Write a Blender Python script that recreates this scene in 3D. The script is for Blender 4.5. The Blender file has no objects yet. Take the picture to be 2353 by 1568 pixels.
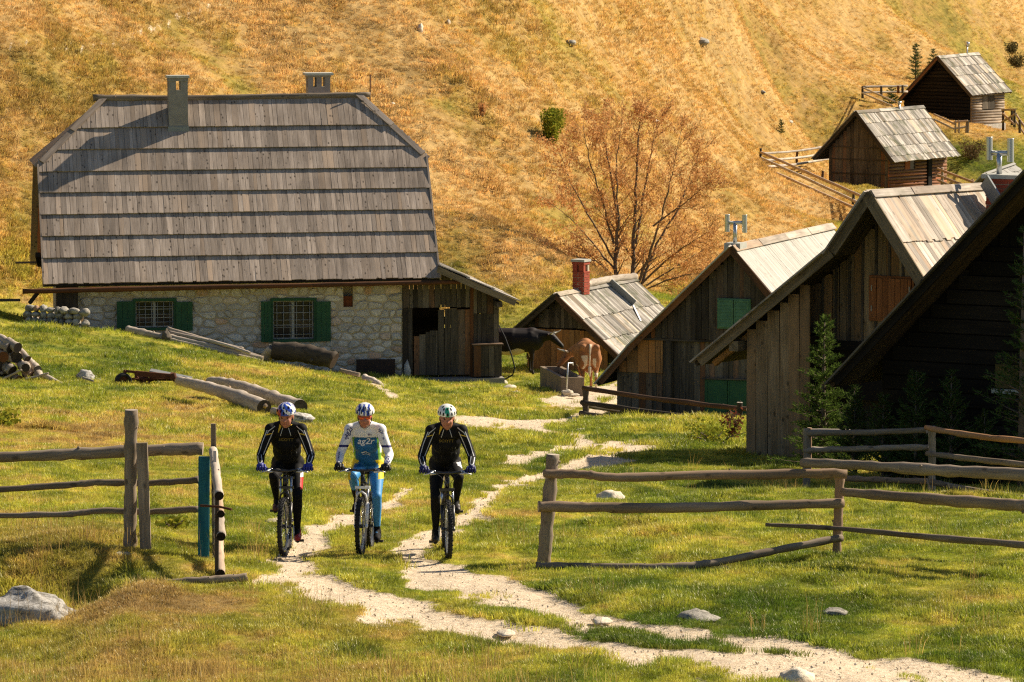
import bpy, bmesh, math, random
import numpy as np
from mathutils import Vector, Matrix, Euler
from mathutils.bvhtree import BVHTree
R = math.radians
random.seed(7)
rnd = random.random
def ru(a, b): return a + (b - a) * random.random()

# ------------------------------------------------------------------ camera, sky, sun, exposure
SC = bpy.context.scene
COL = SC.collection
F = 10458.0; CX = 1176.5; CY = 784.0; VH = -150.0          # telephoto lens: focal length and horizon in units of a 2353 wide frame
PIT = math.atan((CY - VH) / F)
cd = bpy.data.cameras.new('camera'); cam = bpy.data.objects.new('camera', cd); COL.objects.link(cam)
cd.sensor_width = 36.0; cd.lens = 36.0 * F / 2353.0; cd.clip_start = 0.5; cd.clip_end = 3000
cam.rotation_euler = (math.pi / 2 - PIT, 0, 0)
SC.camera = cam
SUN_AZ = R(28); SUN_EL = R(37)                              # azimuth from +X towards +Y
w = bpy.data.worlds.new('World'); SC.world = w; w.use_nodes = True
nt = w.node_tree; nt.nodes.clear()
sky = nt.nodes.new('ShaderNodeTexSky'); sky.sky_type = 'NISHITA'; sky.sun_disc = False
sky.sun_elevation = SUN_EL; sky.sun_rotation = math.pi / 2 - SUN_AZ; sky.altitude = 1200
bg = nt.nodes.new('ShaderNodeBackground'); bg.inputs['Strength'].default_value = 0.058
wo = nt.nodes.new('ShaderNodeOutputWorld')
nt.links.new(sky.outputs[0], bg.inputs[0]); nt.links.new(bg.outputs[0], wo.inputs[0])
sd = bpy.data.lights.new('sun', 'SUN'); sd.energy = 5.0; sd.angle = R(0.53); sd.color = (1.0, 0.86, 0.66)
sun = bpy.data.objects.new('sun', sd); COL.objects.link(sun)
SDIR = Vector((math.cos(SUN_EL) * math.cos(SUN_AZ), math.cos(SUN_EL) * math.sin(SUN_AZ), math.sin(SUN_EL)))
sun.rotation_euler = SDIR.to_track_quat('Z', 'Y').to_euler(); sun.location = (30, 60, 60)
SC.view_settings.view_transform = 'Standard'; SC.view_settings.look = 'None'
SC.view_settings.exposure = 0.84; SC.view_settings.gamma = 1.0; SC.view_settings.use_curve_mapping = False
try:
    SC.cycles.max_bounces = 6; SC.cycles.diffuse_bounces = 3; SC.cycles.glossy_bounces = 2
    SC.cycles.transmission_bounces = 3; SC.cycles.transparent_max_bounces = 6; SC.cycles.use_denoising = False; SC.cycles.pixel_filter_type = 'BLACKMAN_HARRIS'; SC.cycles.filter_width = 1.25
except Exception: pass

CR, SR = math.cos(math.pi / 2 - PIT), math.sin(math.pi / 2 - PIT)
def ray(u, v):
    x, y, z = (u - CX) / F, (CY - v) / F, -1.0
    d = Vector((x, CR * y - SR * z, SR * y + CR * z))
    return d / d.y
def P(u, v, Y): return ray(u, v) * Y

# ------------------------------------------------------------------ noise
def _h(ix, iy, s):
    n = (ix * 374761393 + iy * 668265263 + s * 2147483647 + 12345) & 0xffffffff
    n = ((n ^ (n >> 13)) * 1274126177) & 0xffffffff
    return ((n ^ (n >> 16)) & 0xffff) / 65535.0
def vn(x, y, s=0):
    x = np.asarray(x, float); y = np.asarray(y, float)
    xi = np.floor(x); yi = np.floor(y); fx = x - xi; fy = y - yi
    ix = xi.astype(np.int64); iy = yi.astype(np.int64)
    fx = fx * fx * (3 - 2 * fx); fy = fy * fy * (3 - 2 * fy)
    a = _h(ix, iy, s); b = _h(ix + 1, iy, s); c = _h(ix, iy + 1, s); d = _h(ix + 1, iy + 1, s)
    return (a * (1 - fx) + b * fx) * (1 - fy) + (c * (1 - fx) + d * fx) * fy
def fbm(x, y, s=0, o=3):
    t = 0; a = .5; k = 1
    for i in range(o): t = t + a * vn(x * k + 13.7 * i, y * k + 7.1 * i, s + i); a *= .5; k *= 2.03
    return t
def sstep(a, b, x):
    t = np.clip((x - a) / (b - a), 0, 1); return t * t * (3 - 2 * t)

# ------------------------------------------------------------------ terrain height
GP = [(0,1568,43),(600,1568,43),(1200,1568,43),(1800,1568,43),(2353,1568,43.3),
 (0,1400,47.6),(1200,1400,48.2),(2353,1400,48),(0,1262,52),(300,1262,52.2),(650,1275,53.4),(1030,1277,53.4),(1250,1293,53),(1700,1290,52.8),(2353,1282,52.3),
 (300,1150,60),(0,1150,60),(300,1050,70),(0,1050,70),(300,960,84),(0,950,86),(300,900,103),(0,890,104),(300,830,115),(0,800,118),(300,775,125),(0,730,128),
 (900,1150,63),(900,1050,78),(900,950,100),(700,900,108),(900,900,118),(900,872,129),(1150,880,131),(600,840,124),
 (1300,1150,63),(1300,1050,80),(1300,965,108),(1300,915,121),(1300,865,134),
 (1700,1150,64),(1717,1045,80),(1845,1060,79),(1420,972,113),(1717,1003,111),(1560,985,112),(1600,1060,88),
 (2100,1200,59),(2100,1132,69),(2353,1150,66),(2200,1020,85),(2353,900,105),(2050,800,130),
 (1200,850,137),(1500,850,137),(1900,720,150),(2300,700,160),
 (0,690,137),(0,500,142),(0,300,148),(0,100,154),(0,0,158),(600,700,148),(600,200,165),(600,0,174),
 (1100,720,150),(1100,500,158),(1100,200,172),(1100,0,183),(1420,640,162),(1420,400,176),(1420,200,190),(1420,0,206),
 (1560,560,172),(1560,300,202),(1560,0,236),(1700,600,183),(1700,480,202),(1700,300,236),(1700,150,260),(1700,0,284),
 (1820,424,217),(1890,455,212),(1975,492,207),(1840,330,243),(2000,100,300),(2000,0,322),(2048,440,229),(1905,436,233),(1868,405,236),(1748,388,222),(2075,250,283),(2125,280,281),(1982,233,268),(2200,430,225),(2100,520,195),
 (2353,330,268),(2230,300,277),(2353,270,290),(2353,200,310),(2353,100,335),(2353,0,358),
 (0,-500,176),(1100,-500,205),(1700,-500,315),(2353,-500,400),(0,-2000,225),(1100,-2000,255),(1700,-2000,375),(2353,-2000,480)]
_pts = [P(*g) for g in GP]
_pts += [Vector(p) for p in [(0,0,-1.9),(30,0,-2),(-30,0,-1),(0,20,-4.6),(15,20,-4.8),(-15,20,-4),(0,-40,1.5),(-40,60,-5),(40,60,-8.5),
  (-60,120,-6),(70,120,-13),(90,230,-12),(-70,170,3),(-60,230,40),(120,500,70)]]
_cx = np.array([p.x for p in _pts]); _cy = np.array([p.y for p in _pts]); _cz = np.array([p.z for p in _pts])
def _U(r2): return r2 * np.log(r2 + 1e-9)
_n = len(_cx)
_K = _U((_cx[:, None] - _cx[None]) ** 2 + (_cy[:, None] - _cy[None]) ** 2) + np.eye(_n) * .4
_Pm = np.stack([np.ones(_n), _cx, _cy], 1)
_A = np.zeros((_n + 3, _n + 3)); _A[:_n, :_n] = _K; _A[:_n, _n:] = _Pm; _A[_n:, :_n] = _Pm.T
_W = np.linalg.solve(_A, np.concatenate([_cz, np.zeros(3)]))
def tps(x, y):
    x = np.atleast_1d(np.asarray(x, float)); y = np.atleast_1d(np.asarray(y, float)); sh = x.shape
    x = x.ravel(); y = y.ravel(); out = np.empty_like(x)
    for i in range(0, len(x), 20000):
        a = x[i:i + 20000]; b = y[i:i + 20000]
        out[i:i + 20000] = _U((a[:, None] - _cx) ** 2 + (b[:, None] - _cy) ** 2) @ _W[:_n] + _W[_n] + _W[_n + 1] * a + _W[_n + 2] * b
    return out.reshape(sh)
def footY(x):                                            # where the hillside begins
    return np.interp(x, [-40, -16, 0, 4, 9, 14, 20, 40], [125, 137, 150, 157, 170, 194, 234, 300])
def hillness(x, y): return sstep(-4, 6, y - footY(x))
def gz(x, y):
    x = np.asarray(x, float); y = np.asarray(y, float)
    z = tps(x, y).reshape(np.shape(x) if np.ndim(x) else (1,))
    h = hillness(x, y)
    near = .12 * (fbm(x / .6, y / .9, 3) - .45) + .30 * (fbm(x / 2.6, y / 3.6, 9) - .45)
    near = near - .38 * (1 - sstep(50.2, 51.4, y + .35 * (vn(x / .9, 0 * x, 5) - .5))) * (1 - sstep(-4.9, -3.9, x)) * sstep(39, 50.4, y)
    a = (x * .5 + y * .87); b = (x * .87 - y * .5)
    hil = .9 * (fbm(x / 6, y / 9, 21) - .45) + .75 * (fbm(b / 1.7, a / 3.4, 31) - .45) + .22 * (fbm(x / .8, y / 1.2, 41) - .45)
    z = z + near * (1 - h) + hil * h
    return z if np.ndim(x) else float(z[0])
def gnd(x, y): return Vector((x, y, float(gz(x, y))))
def hit(u, v, y0=38, y1=460, n=700):
    d = ray(u, v); Y = np.linspace(y0, y1, n)
    g = tps(d.x * Y, Y) - d.z * Y
    i = np.argmax(g > 0)
    if i == 0: return gnd(d.x * Y[-1], Y[-1])
    lo, hi = Y[i - 1], Y[i]
    for _ in range(14):
        m = (lo + hi) / 2
        if gz(d.x * m, m) > d.z * m: hi = m
        else: lo = m
    return gnd(d.x * hi, hi)

# ------------------------------------------------------------------ worn tracks and colour zones of the ground
RUTS = [
 ([(2300,1600),(1950,1562),(1700,1527),(1450,1503),(1300,1480),(1100,1440),(950,1410),(850,1380),(740,1345),(655,1310),(665,1275),(740,1222),(850,1172),(930,1135),(960,1110)], [62,60,55,50,44,40,38,42,55,62,50,38,32,24,14]),
 ([(2360,1585),(2200,1560),(1900,1512),(1700,1470),(1500,1437),(1370,1418),(1280,1388),(1120,1342),(990,1310),(945,1275),(965,1245),(1060,1200),(1110,1160),(1150,1130),(1250,1090),(1380,1052),(1460,1035)], [45,45,40,32,22,26,36,46,50,45,40,36,32,36,34,30,20]),
 ([(1050,980),(1110,966),(1200,968),(1290,962),(1350,958),(1420,920)], [8,20,13,12,10,10]),
 ([(1200,972),(1260,985),(1330,1002),(1340,1022),(1300,1036),(1240,1050),(1190,1062)], [10,9,9,8,10,11,7]), ([(1330,1000),(1400,994)], [7,4]),
 ([(1180,1055),(1240,1045),(1300,1030)], [10,14,10]),
 ([(1130,1140),(1190,1110),(1240,1080)], [18,20,14]),
 ([(950,1118),(1030,1090),(1110,1072),(1185,1058)], [8,9,9,8]),
 ([(1000,1210),(1090,1195),(1150,1190)], [10,10,6]),
 ([(1320,915),(1370,900),(1420,895),(1460,880)], [20,26,26,20]),
 ([(0,124),(60,118),(120,110),(200,108),(260,88),(330,72),(380,52),(440,28),(520,5)], [9,9,9,8,9,10,12,9,6]),
 ([(820,868),(870,880),(905,915)], [8,8,5]),
]
_rw = []
for pts, ws in RUTS:
    q = [hit(*p) for p in pts]
    _rw.append((np.array([(p.x, p.y) for p in q]), np.array([w_ * p.y / F * (1.1 if p.y < 75 else (3.0 if p.y < 135 else .45)) for w_, p in zip(ws, q)]), q[0].y > 100))
def dirt(x, y):
    out = np.zeros_like(x)
    n1 = fbm(x / .35, y / .55, 51) - .45; n2 = fbm(x / 1.5, y / 2.5, 57) - .45
    for q, ws, far in _rw:
        m = (x > q[:, 0].min() - 3) & (x < q[:, 0].max() + 3) & (y > q[:, 1].min() - 6) & (y < q[:, 1].max() + 6)
        if not m.any(): continue
        xs, ys = x[m], y[m]; best = np.full(xs.shape, -9.)
        asp = 5.0 if q[0, 1] < 135 else 1.5
        for i in range(len(q) - 1):
            a, b = q[i], q[i + 1]; dx, dy = b[0] - a[0], (b[1] - a[1]) / asp
            t = np.clip(((xs - a[0]) * dx + (ys - a[1]) / asp * dy) / (dx * dx + dy * dy + 1e-9), 0, 1)
            d = np.hypot(xs - a[0] - t * dx, (ys - a[1]) / asp - t * dy)
            best = np.maximum(best, 1 - d / (ws[i] * (1 - t) + ws[i + 1] * t))
        v = sstep(-.5, .5, best + 2.2 * n1[m] + .9 * n2[m])
        out[m] = np.maximum(out[m], v * (.6 if q[0, 1] > 135 else 1))
    return out
BL = []   # colour blobs: x, y, rx, ry, dry, orange, dark brown
def blob(u, v, ru_, rv, dry=0, org=0, dark=0):
    c = hit(u, v); a = hit(u, v - rv); b = hit(u, v + rv)
    BL.append((c.x, c.y, ru_ * c.y / F, max(.2, abs(a.y - b.y) / 2), dry, org, dark))
for b in [(300,960,300,60,.35,.1),(60,1030,200,60,.1,0),(520,890,130,60,.35,.25),(1150,1040,200,90,.0,0),(300,820,250,70,-.1,0),(700,900,200,60,-.05,0),(820,1160,150,60,.2,0),
          (100,1240,260,40,.3,.35,.5),(250,1285,150,25,0,0,.6),(400,1390,300,50,.45,.25,.6),(900,1450,200,30,.4,.2,.6),(200,1500,400,60,.4,.2,.35),(600,1560,900,40,.35,.1,.2),(1500,1470,300,30,-.3,0),(1250,1370,150,25,-.3,0),  # second patch, dark only, paints the shade left of the fence posts
          (1500,1130,250,40,-.25,0),(1900,1400,500,70,-.25,0),(2200,1520,250,30,-.25,0),(1450,1250,300,35,.1,0),(2250,1380,200,30,.25,.1,.15),(700,1010,120,60,.1,0),
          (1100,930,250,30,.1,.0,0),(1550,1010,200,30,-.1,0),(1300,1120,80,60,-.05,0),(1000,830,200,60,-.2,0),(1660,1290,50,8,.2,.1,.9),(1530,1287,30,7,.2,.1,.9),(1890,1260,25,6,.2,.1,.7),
          (140,250,150,170,-.2,-.25,.15),(330,120,200,60,-.15,-.2,.1),(540,190,60,30,-.25,-.15),(1040,600,60,90,-.35,-.25),(1060,300,80,40,-.2,-.12),(1030,230,50,30,-.15,-.12),
          (1900,250,200,80,-.15,-.15,.05),(2100,60,350,80,-.2,-.25,.12),(1750,120,250,60,-.1,-.1,.08),(150,300,200,200,-.1,-.1,.35),(400,60,250,60,-.1,-.05,.2),(2250,370,110,50,-.95,-.9),(1700,440,120,50,-.1,0),(1280,80,250,60,-.05,-.15),(800,60,150,80,-.1,-.1),
          (1270,500,100,60,-.3,-.2),(1720,500,60,30,-.1,-.1),(2330,230,60,50,-.5,-.6),(30,560,60,120,-.25,-.2),(2100,450,150,50,-.4,-.4),(1690,470,50,20,-.1,-.1)]:
    blob(*b)
def zone(x, y):
    h = hillness(x, y)
    dry = .42 + .42 * h + .75 * (fbm(x / 2.2, y / 4.5, 61) - .45) + .8 * (fbm(x / .5, y / .9, 67) - .45) * (1 - .4 * h)
    org = .03 + .92 * h + .5 * (fbm(x / 5, y / 8, 71) - .45) * h + .4 * (fbm(x / 1.3, y / 2, 77) - .45) * h
    dark = np.zeros_like(x)
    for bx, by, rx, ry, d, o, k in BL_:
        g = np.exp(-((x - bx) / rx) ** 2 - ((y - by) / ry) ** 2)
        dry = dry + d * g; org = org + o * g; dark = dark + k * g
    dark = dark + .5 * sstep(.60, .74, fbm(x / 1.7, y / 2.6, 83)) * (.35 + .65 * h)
    return np.clip(dirt(x, y), 0, 1), np.clip(dry, 0, 1), np.clip(org, 0, 1), np.clip(dark, 0, 1)
BL_ = [b if len(b) == 7 else b + (0,) for b in BL]

# ------------------------------------------------------------------ materials
class NT:
    def __init__(s, mat): s.t = mat.node_tree; s.n = s.t.nodes; s.l = s.t.links
    def new(s, typ, **kw):
        n = s.n.new(typ)
        for k, v in kw.items():
            if k.startswith('i_'):
                n.inputs[k[2:].replace('_', ' ')].default_value = v
            else: setattr(n, k, v)
        return n
    def link(s, a, b): s.l.new(a, b)
    def math(s, op, a, b=None, c=None, clamp=False):
        n = s.n.new('ShaderNodeMath'); n.operation = op; n.use_clamp = clamp
        for i, v in enumerate((a, b, c)):
            if v is None: continue
            if isinstance(v, (int, float)): n.inputs[i].default_value = v
            else: s.l.new(v, n.inputs[i])
        return n.outputs[0]
    def mix(s, f, a, b, bt='MIX'):
        n = s.n.new('ShaderNodeMix'); n.data_type = 'RGBA'; n.blend_type = bt; n.clamp_factor = True
        for i, v in ((0, f), (6, a), (7, b)):
            if isinstance(v, (int, float)): n.inputs[i].default_value = v
            elif isinstance(v, tuple): n.inputs[i].default_value = (*v, 1)[:4]
            else: s.l.new(v, n.inputs[i])
        return n.outputs[2]
    def noise(s, vec, scale, detail=3, rough=.55, dist=0.0):
        n = s.n.new('ShaderNodeTexNoise'); n.inputs['Scale'].default_value = scale; n.inputs['Detail'].default_value = detail
        n.inputs['Roughness'].default_value = rough; n.inputs['Distortion'].default_value = dist
        if vec is not None: s.l.new(vec, n.inputs['Vector'])
        return n.outputs['Fac']
    def ramp(s, f, stops):
        n = s.n.new('ShaderNodeValToRGB'); e = n.color_ramp.elements
        while len(e) < len(stops): e.new(.5)
        for k, (p, c) in zip(e, stops): k.position = p; k.color = (*c, 1) if len(c) == 3 else c
        s.l.new(f, n.inputs[0]); return n.outputs[0]
    def mapr(s, v, a, b, c, d):
        n = s.n.new('ShaderNodeMapRange')
        for i, x in zip((1, 2, 3, 4), (a, b, c, d)): n.inputs[i].default_value = x
        s.l.new(v, n.inputs[0]); return n.outputs[0]
    def vmul(s, vec, t):
        n = s.n.new('ShaderNodeVectorMath'); n.operation = 'MULTIPLY'; s.l.new(vec, n.inputs[0]); n.inputs[1].default_value = t; return n.outputs[0]
    def vadd(s, a, b):
        n = s.n.new('ShaderNodeVectorMath'); n.operation = 'ADD'; s.l.new(a, n.inputs[0]); s.l.new(b, n.inputs[1]); return n.outputs[0]
def newmat(name):
    m = bpy.data.materials.new(name); m.use_nodes = True; m.node_tree.nodes.clear()
    q = NT(m); out = q.new('ShaderNodeOutputMaterial'); return m, q, out
def principled(q, out, col, rough=.8, bump=None, bs=.3, bd=.01, metal=0, spec=.3, **kw):
    p = q.new('ShaderNodeBsdfPrincipled'); p.inputs['Roughness'].default_value = rough; p.inputs['Metallic'].default_value = metal
    p.inputs['Specular IOR Level'].default_value = spec
    if isinstance(col, tuple): p.inputs['Base Color'].default_value = (*col, 1)
    else: q.link(col, p.inputs['Base Color'])
    if bump is not None:
        b = q.new('ShaderNodeBump'); b.inputs['Strength'].default_value = bs; b.inputs['Distance'].default_value = bd
        q.link(bump, b.inputs['Height']); q.link(b.outputs[0], p.inputs['Normal'])
    q.link(p.outputs[0], out.inputs[0]); return p
MATS = {}
def plain(name, col, rough=.6, metal=0, spec=.4, var=.12, scale=9.0, bs=.15):
    if name in MATS: return MATS[name]
    m, q, out = newmat(name)
    tc = q.new('ShaderNodeTexCoord'); f = q.noise(tc.outputs['Object'], scale, 4)
    c = q.mix(f, tuple(x * (1 - var * 1.6) for x in col), tuple(min(1, x * (1 + var * 1.6)) for x in col))
    principled(q, out, c, rough, f, bs, .004, metal, spec); MATS[name] = m; return m
def wood(name, dark, light, warm=None, vary=.35, moss=0.0, knots=1.0, rough=.85, warmp=.2, mask=.0, gs=1.0):
    """weathered timber: grain runs along U (metres); every board gets its own tone"""
    if name in MATS: return MATS[name]
    m, q, out = newmat(name)
    uv = q.new('ShaderNodeUVMap'); oi = q.new('ShaderNodeObjectInfo'); ge = q.new('ShaderNodeNewGeometry')
    r = q.math('FRACT', q.math('ADD', oi.outputs['Random'], ge.outputs['Random Per Island']))
    r2 = q.math('FRACT', q.math('MULTIPLY', r, 17.31)); r3 = q.math('FRACT', q.math('MULTIPLY', r, 71.7))
    cb = q.new('ShaderNodeCombineXYZ'); q.link(q.math('MULTIPLY', r, 43.0), cb.inputs[0]); q.link(q.math('MULTIPLY', r2, 29.0), cb.inputs[1]); q.link(q.math('MULTIPLY', r3, 11.0), cb.inputs[2])
    p = q.vadd(uv.outputs[0], cb.outputs[0])
    g = q.noise(q.vmul(p, (2.2 * gs, 42 * gs, 1)), 1.0, 6, .65, .3)
    s2 = q.noise(q.vmul(p, (.9, 7, 1)), 1.0, 3, .5)
    f = q.math('ADD', q.math('MULTIPLY', g, .6), q.math('MULTIPLY', s2, .55))
    col = q.mix(q.mapr(f, .38, .78, 0, 1), dark, light)
    if warm: col = q.mix(q.math('MULTIPLY', q.mapr(r2, 1 - warmp * 1.5, 1, 0, 1), q.mapr(s2, .3, .6, .4, 1)), col, warm)
    b = q.mapr(r3, 0, 1, 1 - vary, 1 + vary * .8)
    cc = q.new('ShaderNodeCombineXYZ')
    for i in range(3): q.link(b, cc.inputs[i])
    col = q.mix(1.0, col, cc.outputs[0], 'MULTIPLY')
    if knots:
        vo = q.new('ShaderNodeTexVoronoi'); vo.inputs['Scale'].default_value = 1.0; q.link(q.vmul(p, (4.6, 8, 1)), vo.inputs['Vector'])
        k = q.mapr(vo.outputs['Distance'], .12, .26, 1, 0)
        k = q.math('MULTIPLY', k, q.math('GREATER_THAN', q.noise(q.vmul(p, (1.1, 3, 1)), 1.0, 1), .52))
        col = q.mix(q.math('MULTIPLY', k, .75 * knots), col, tuple(x * .25 for x in dark))
    tc = q.new('ShaderNodeTexCoord')
    wn = q.noise(tc.outputs['Object'], .9, 4)
    col = q.mix(q.mapr(wn, .45, .75, 0, .45), col, tuple(x * .45 for x in dark))
    if moss:
        mn = q.noise(ge.outputs['Position'], 1.6, 5, .6)
        col = q.mix(q.math('MULTIPLY', q.mapr(mn, .52, .66, 0, 1), moss), col, (.06, .075, .02))
    h = q.math('ADD', g, q.math('MULTIPLY', s2, .5))
    principled(q, out, col, rough, h, .45, .006, 0, .15); MATS[name] = m; return m

def grass_colour(q, dirtc, dry, org, dark, pos, light=1.0):
    n1 = q.noise(pos, .55, 4); n2 = q.noise(pos, 3.2, 4, .65); n3 = q.noise(pos, 1.7, 4, .65)
    d = q.math('ADD', dry, q.math('MULTIPLY', q.math('SUBTRACT', n2, .5), 1.1))
    d = q.math('ADD', d, q.math('MULTIPLY', q.math('SUBTRACT', n1, .5), .9), clamp=True)
    c = q.ramp(d, [(0, (.10, .155, .012)), (.3, (.28, .315, .028)), (.58, (.52, .48, .060)), (.8, (.60, .43, .12)), (1, (.42, .27, .09))])
    o = q.ramp(d, [(0, (.20, .18, .035)), (.35, (.40, .26, .07)), (.7, (.57, .34, .105)), (1, (.68, .45, .18))])
    oo = q.math('ADD', org, q.math('MULTIPLY', q.math('SUBTRACT', n1, .5), .5), clamp=True)
    c = q.mix(oo, c, o)
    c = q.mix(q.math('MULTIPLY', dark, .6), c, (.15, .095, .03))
    vv = q.mapr(n3, .3, .7, .64, 1.3); cc = q.new('ShaderNodeCombineXYZ')
    for i in range(3): q.link(vv, cc.inputs[i])
    c = q.mix(1.0, c, cc.outputs[0], 'MULTIPLY')
    return c, n1, n2
# ------------------------------------------------------------------ ground sheet
def attr_nodes(q, typ):
    a = q.new('ShaderNodeAttribute', attribute_name='zone', attribute_type=typ); b = q.new('ShaderNodeAttribute', attribute_name='dark', attribute_type=typ)
    s = q.new('ShaderNodeSeparateXYZ'); q.link(a.outputs['Vector'], s.inputs[0])
    return s.outputs[0], s.outputs[1], s.outputs[2], b.outputs['Fac']
def make_ground():
    Y = np.concatenate([np.linspace(-40, 36, 16), np.arange(38, 78, .26), np.arange(78, 145, .42), np.arange(145, 370, .95), np.linspace(372, 620, 30)])
    t = np.concatenate([[-2, -1.2, -.7, -.4, -.25, -.18, -.15], np.linspace(-.13, .13, 300), [.15, .18, .25, .4, .7, 1.2, 2]])
    sc = np.maximum(Y, 40)
    X = t[None] * sc[:, None]; YY = np.repeat(Y[:, None], len(t), 1)
    x = X.ravel(); y = YY.ravel(); z = gz(x, y)
    di, dr, og, dk = zone(x, y)
    z = z - .035 * di * (1 - hillness(x, y))
    n, mC = X.shape
    i = np.arange((n - 1) * (mC - 1)); r = i // (mC - 1); c = i % (mC - 1); a = r * mC + c
    faces = np.stack([a, a + 1, a + mC + 1, a + mC], 1).astype(np.int32)
    me = bpy.data.meshes.new('ground'); me.vertices.add(len(x)); me.vertices.foreach_set('co', np.stack([x, y, z], 1).ravel())
    me.loops.add(faces.size); me.loops.foreach_set('vertex_index', faces.ravel())
    me.polygons.add(len(faces)); me.polygons.foreach_set('loop_start', np.arange(0, faces.size, 4, dtype=np.int32))
    me.update(calc_edges=True)
    me.polygons.foreach_set('use_smooth', np.ones(len(faces), bool))
    at = me.attributes.new('zone', 'FLOAT_VECTOR', 'POINT'); at.data.foreach_set('vector', np.stack([di, dr, og], 1).ravel().astype(np.float32))
    at = me.attributes.new('dark', 'FLOAT', 'POINT'); at.data.foreach_set('value', dk.astype(np.float32))
    o = bpy.data.objects.new('ground', me); COL.objects.link(o); o['kind'] = 'structure'; o['label'] = 'grassy alpine pasture, worn gravel track and dry golden hillside'
    m, q, out = newmat('meadow_soil'); ge = q.new('ShaderNodeNewGeometry'); pos = ge.outputs['Position']
    D, G, O, K = attr_nodes(q, 'GEOMETRY')
    c, n1, n2 = grass_colour(q, D, G, O, K, pos)
    c = q.mix(.38, c, (.085, .06, .022))  # ground mixed darker so gaps between the tufts read as shade
    f = q.noise(pos, 14, 5, .7); f2 = q.noise(pos, 45, 4, .7)
    gcol = q.ramp(q.math('ADD', q.math('MULTIPLY', f, .5), q.math('MULTIPLY', f2, .5)), [(.32, (.26, .18, .10)), (.44, (.56, .44, .30)), (.56, (.74, .62, .46)), (.75, (.86, .78, .64))])
    dm = q.math('ADD', D, q.math('MULTIPLY', q.math('SUBTRACT', q.noise(pos, 7, 5, .7), .5), .9))
    c = q.mix(q.mapr(dm, .35, .6, 0, 1), c, gcol)
    bh = q.math('ADD', q.math('MULTIPLY', q.noise(pos, 5, 6, .7), .7), q.math('MULTIPLY', f2, .3))
    principled(q, out, c, .95, bh, .9, .08, 0, .1)
    me.materials.append(m); return o
ground = make_ground()

# ------------------------------------------------------------------ grass: thousands of tufts instanced on points
def grass_mat(name, trans=.45, bright=1.0):
    m, q, out = newmat(name); ge = q.new('ShaderNodeNewGeometry'); D, G, O, K = attr_nodes(q, 'INSTANCER')
    c, n1, n2 = grass_colour(q, D, G, O, K, ge.outputs['Position'])
    oi = q.new('ShaderNodeObjectInfo'); hs = q.new('ShaderNodeHueSaturation')
    q.link(q.mapr(oi.outputs['Random'], 0, 1, .62 * bright, 1.45 * bright), hs.inputs['Value']); q.link(q.mapr(ge.outputs['Random Per Island'], 0, 1, .485, .512), hs.inputs['Hue']); q.link(c, hs.inputs['Color'])
    d = q.new('ShaderNodeBsdfDiffuse'); t = q.new('ShaderNodeBsdfTranslucent'); mx = q.new('ShaderNodeMixShader'); mx.inputs[0].default_value = trans
    q.link(hs.outputs[0], d.inputs[0]); q.link(hs.outputs[0], t.inputs[0]); q.link(d.outputs[0], mx.inputs[1]); q.link(t.outputs[0], mx.inputs[2]); gl = q.new('ShaderNodeBsdfGlossy'); gl.inputs['Roughness'].default_value = .45; gl.inputs[0].default_value = (.9, .88, .7, 1); m2 = q.new('ShaderNodeMixShader'); m2.inputs[0].default_value = .05; q.link(mx.outputs[0], m2.inputs[1]); q.link(gl.outputs[0], m2.inputs[2]); q.link(m2.outputs[0], out.inputs[0])
    return m
GM = grass_mat('grass_blades')
def tuft_mesh(name, nb, spread, h, wd, lean, mat):
    vs, fs = [], []
    for i in range(nb):
        a = ru(0, 6.283); r = spread * math.sqrt(rnd()); x, y = r * math.cos(a), r * math.sin(a)
        hh = h * ru(.5, 1.15); la = a + ru(-1, 1); ll = lean * ru(.2, 1.2) * hh
        wa = ru(0, 3.14); wx, wy = math.cos(wa) * wd / 2, math.sin(wa) * wd / 2
        k = len(vs); mx_, my = x + math.cos(la) * ll * .35, y + math.sin(la) * ll * .35
        vs += [(x - wx, y - wy, -h * .15), (x + wx, y + wy, -h * .15), (mx_ + wx * .8, my + wy * .8, hh * .6), (mx_ - wx * .8, my - wy * .8, hh * .6), (x + math.cos(la) * ll, y + math.sin(la) * ll, hh)]
        fs += [(k, k + 1, k + 2, k + 3), (k + 3, k + 2, k + 4)]
    me = bpy.data.meshes.new(name); me.from_pydata(vs, [], fs); me.materials.append(mat); me.update(); return me
def tuft_collection(name, specs, mat):
    c = bpy.data.collections.new(name)
    for i, s in enumerate(specs):
        c.objects.link(bpy.data.objects.new(f'{name}_{i:02d}', tuft_mesh(name, *s, mat)))
    return c
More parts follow.
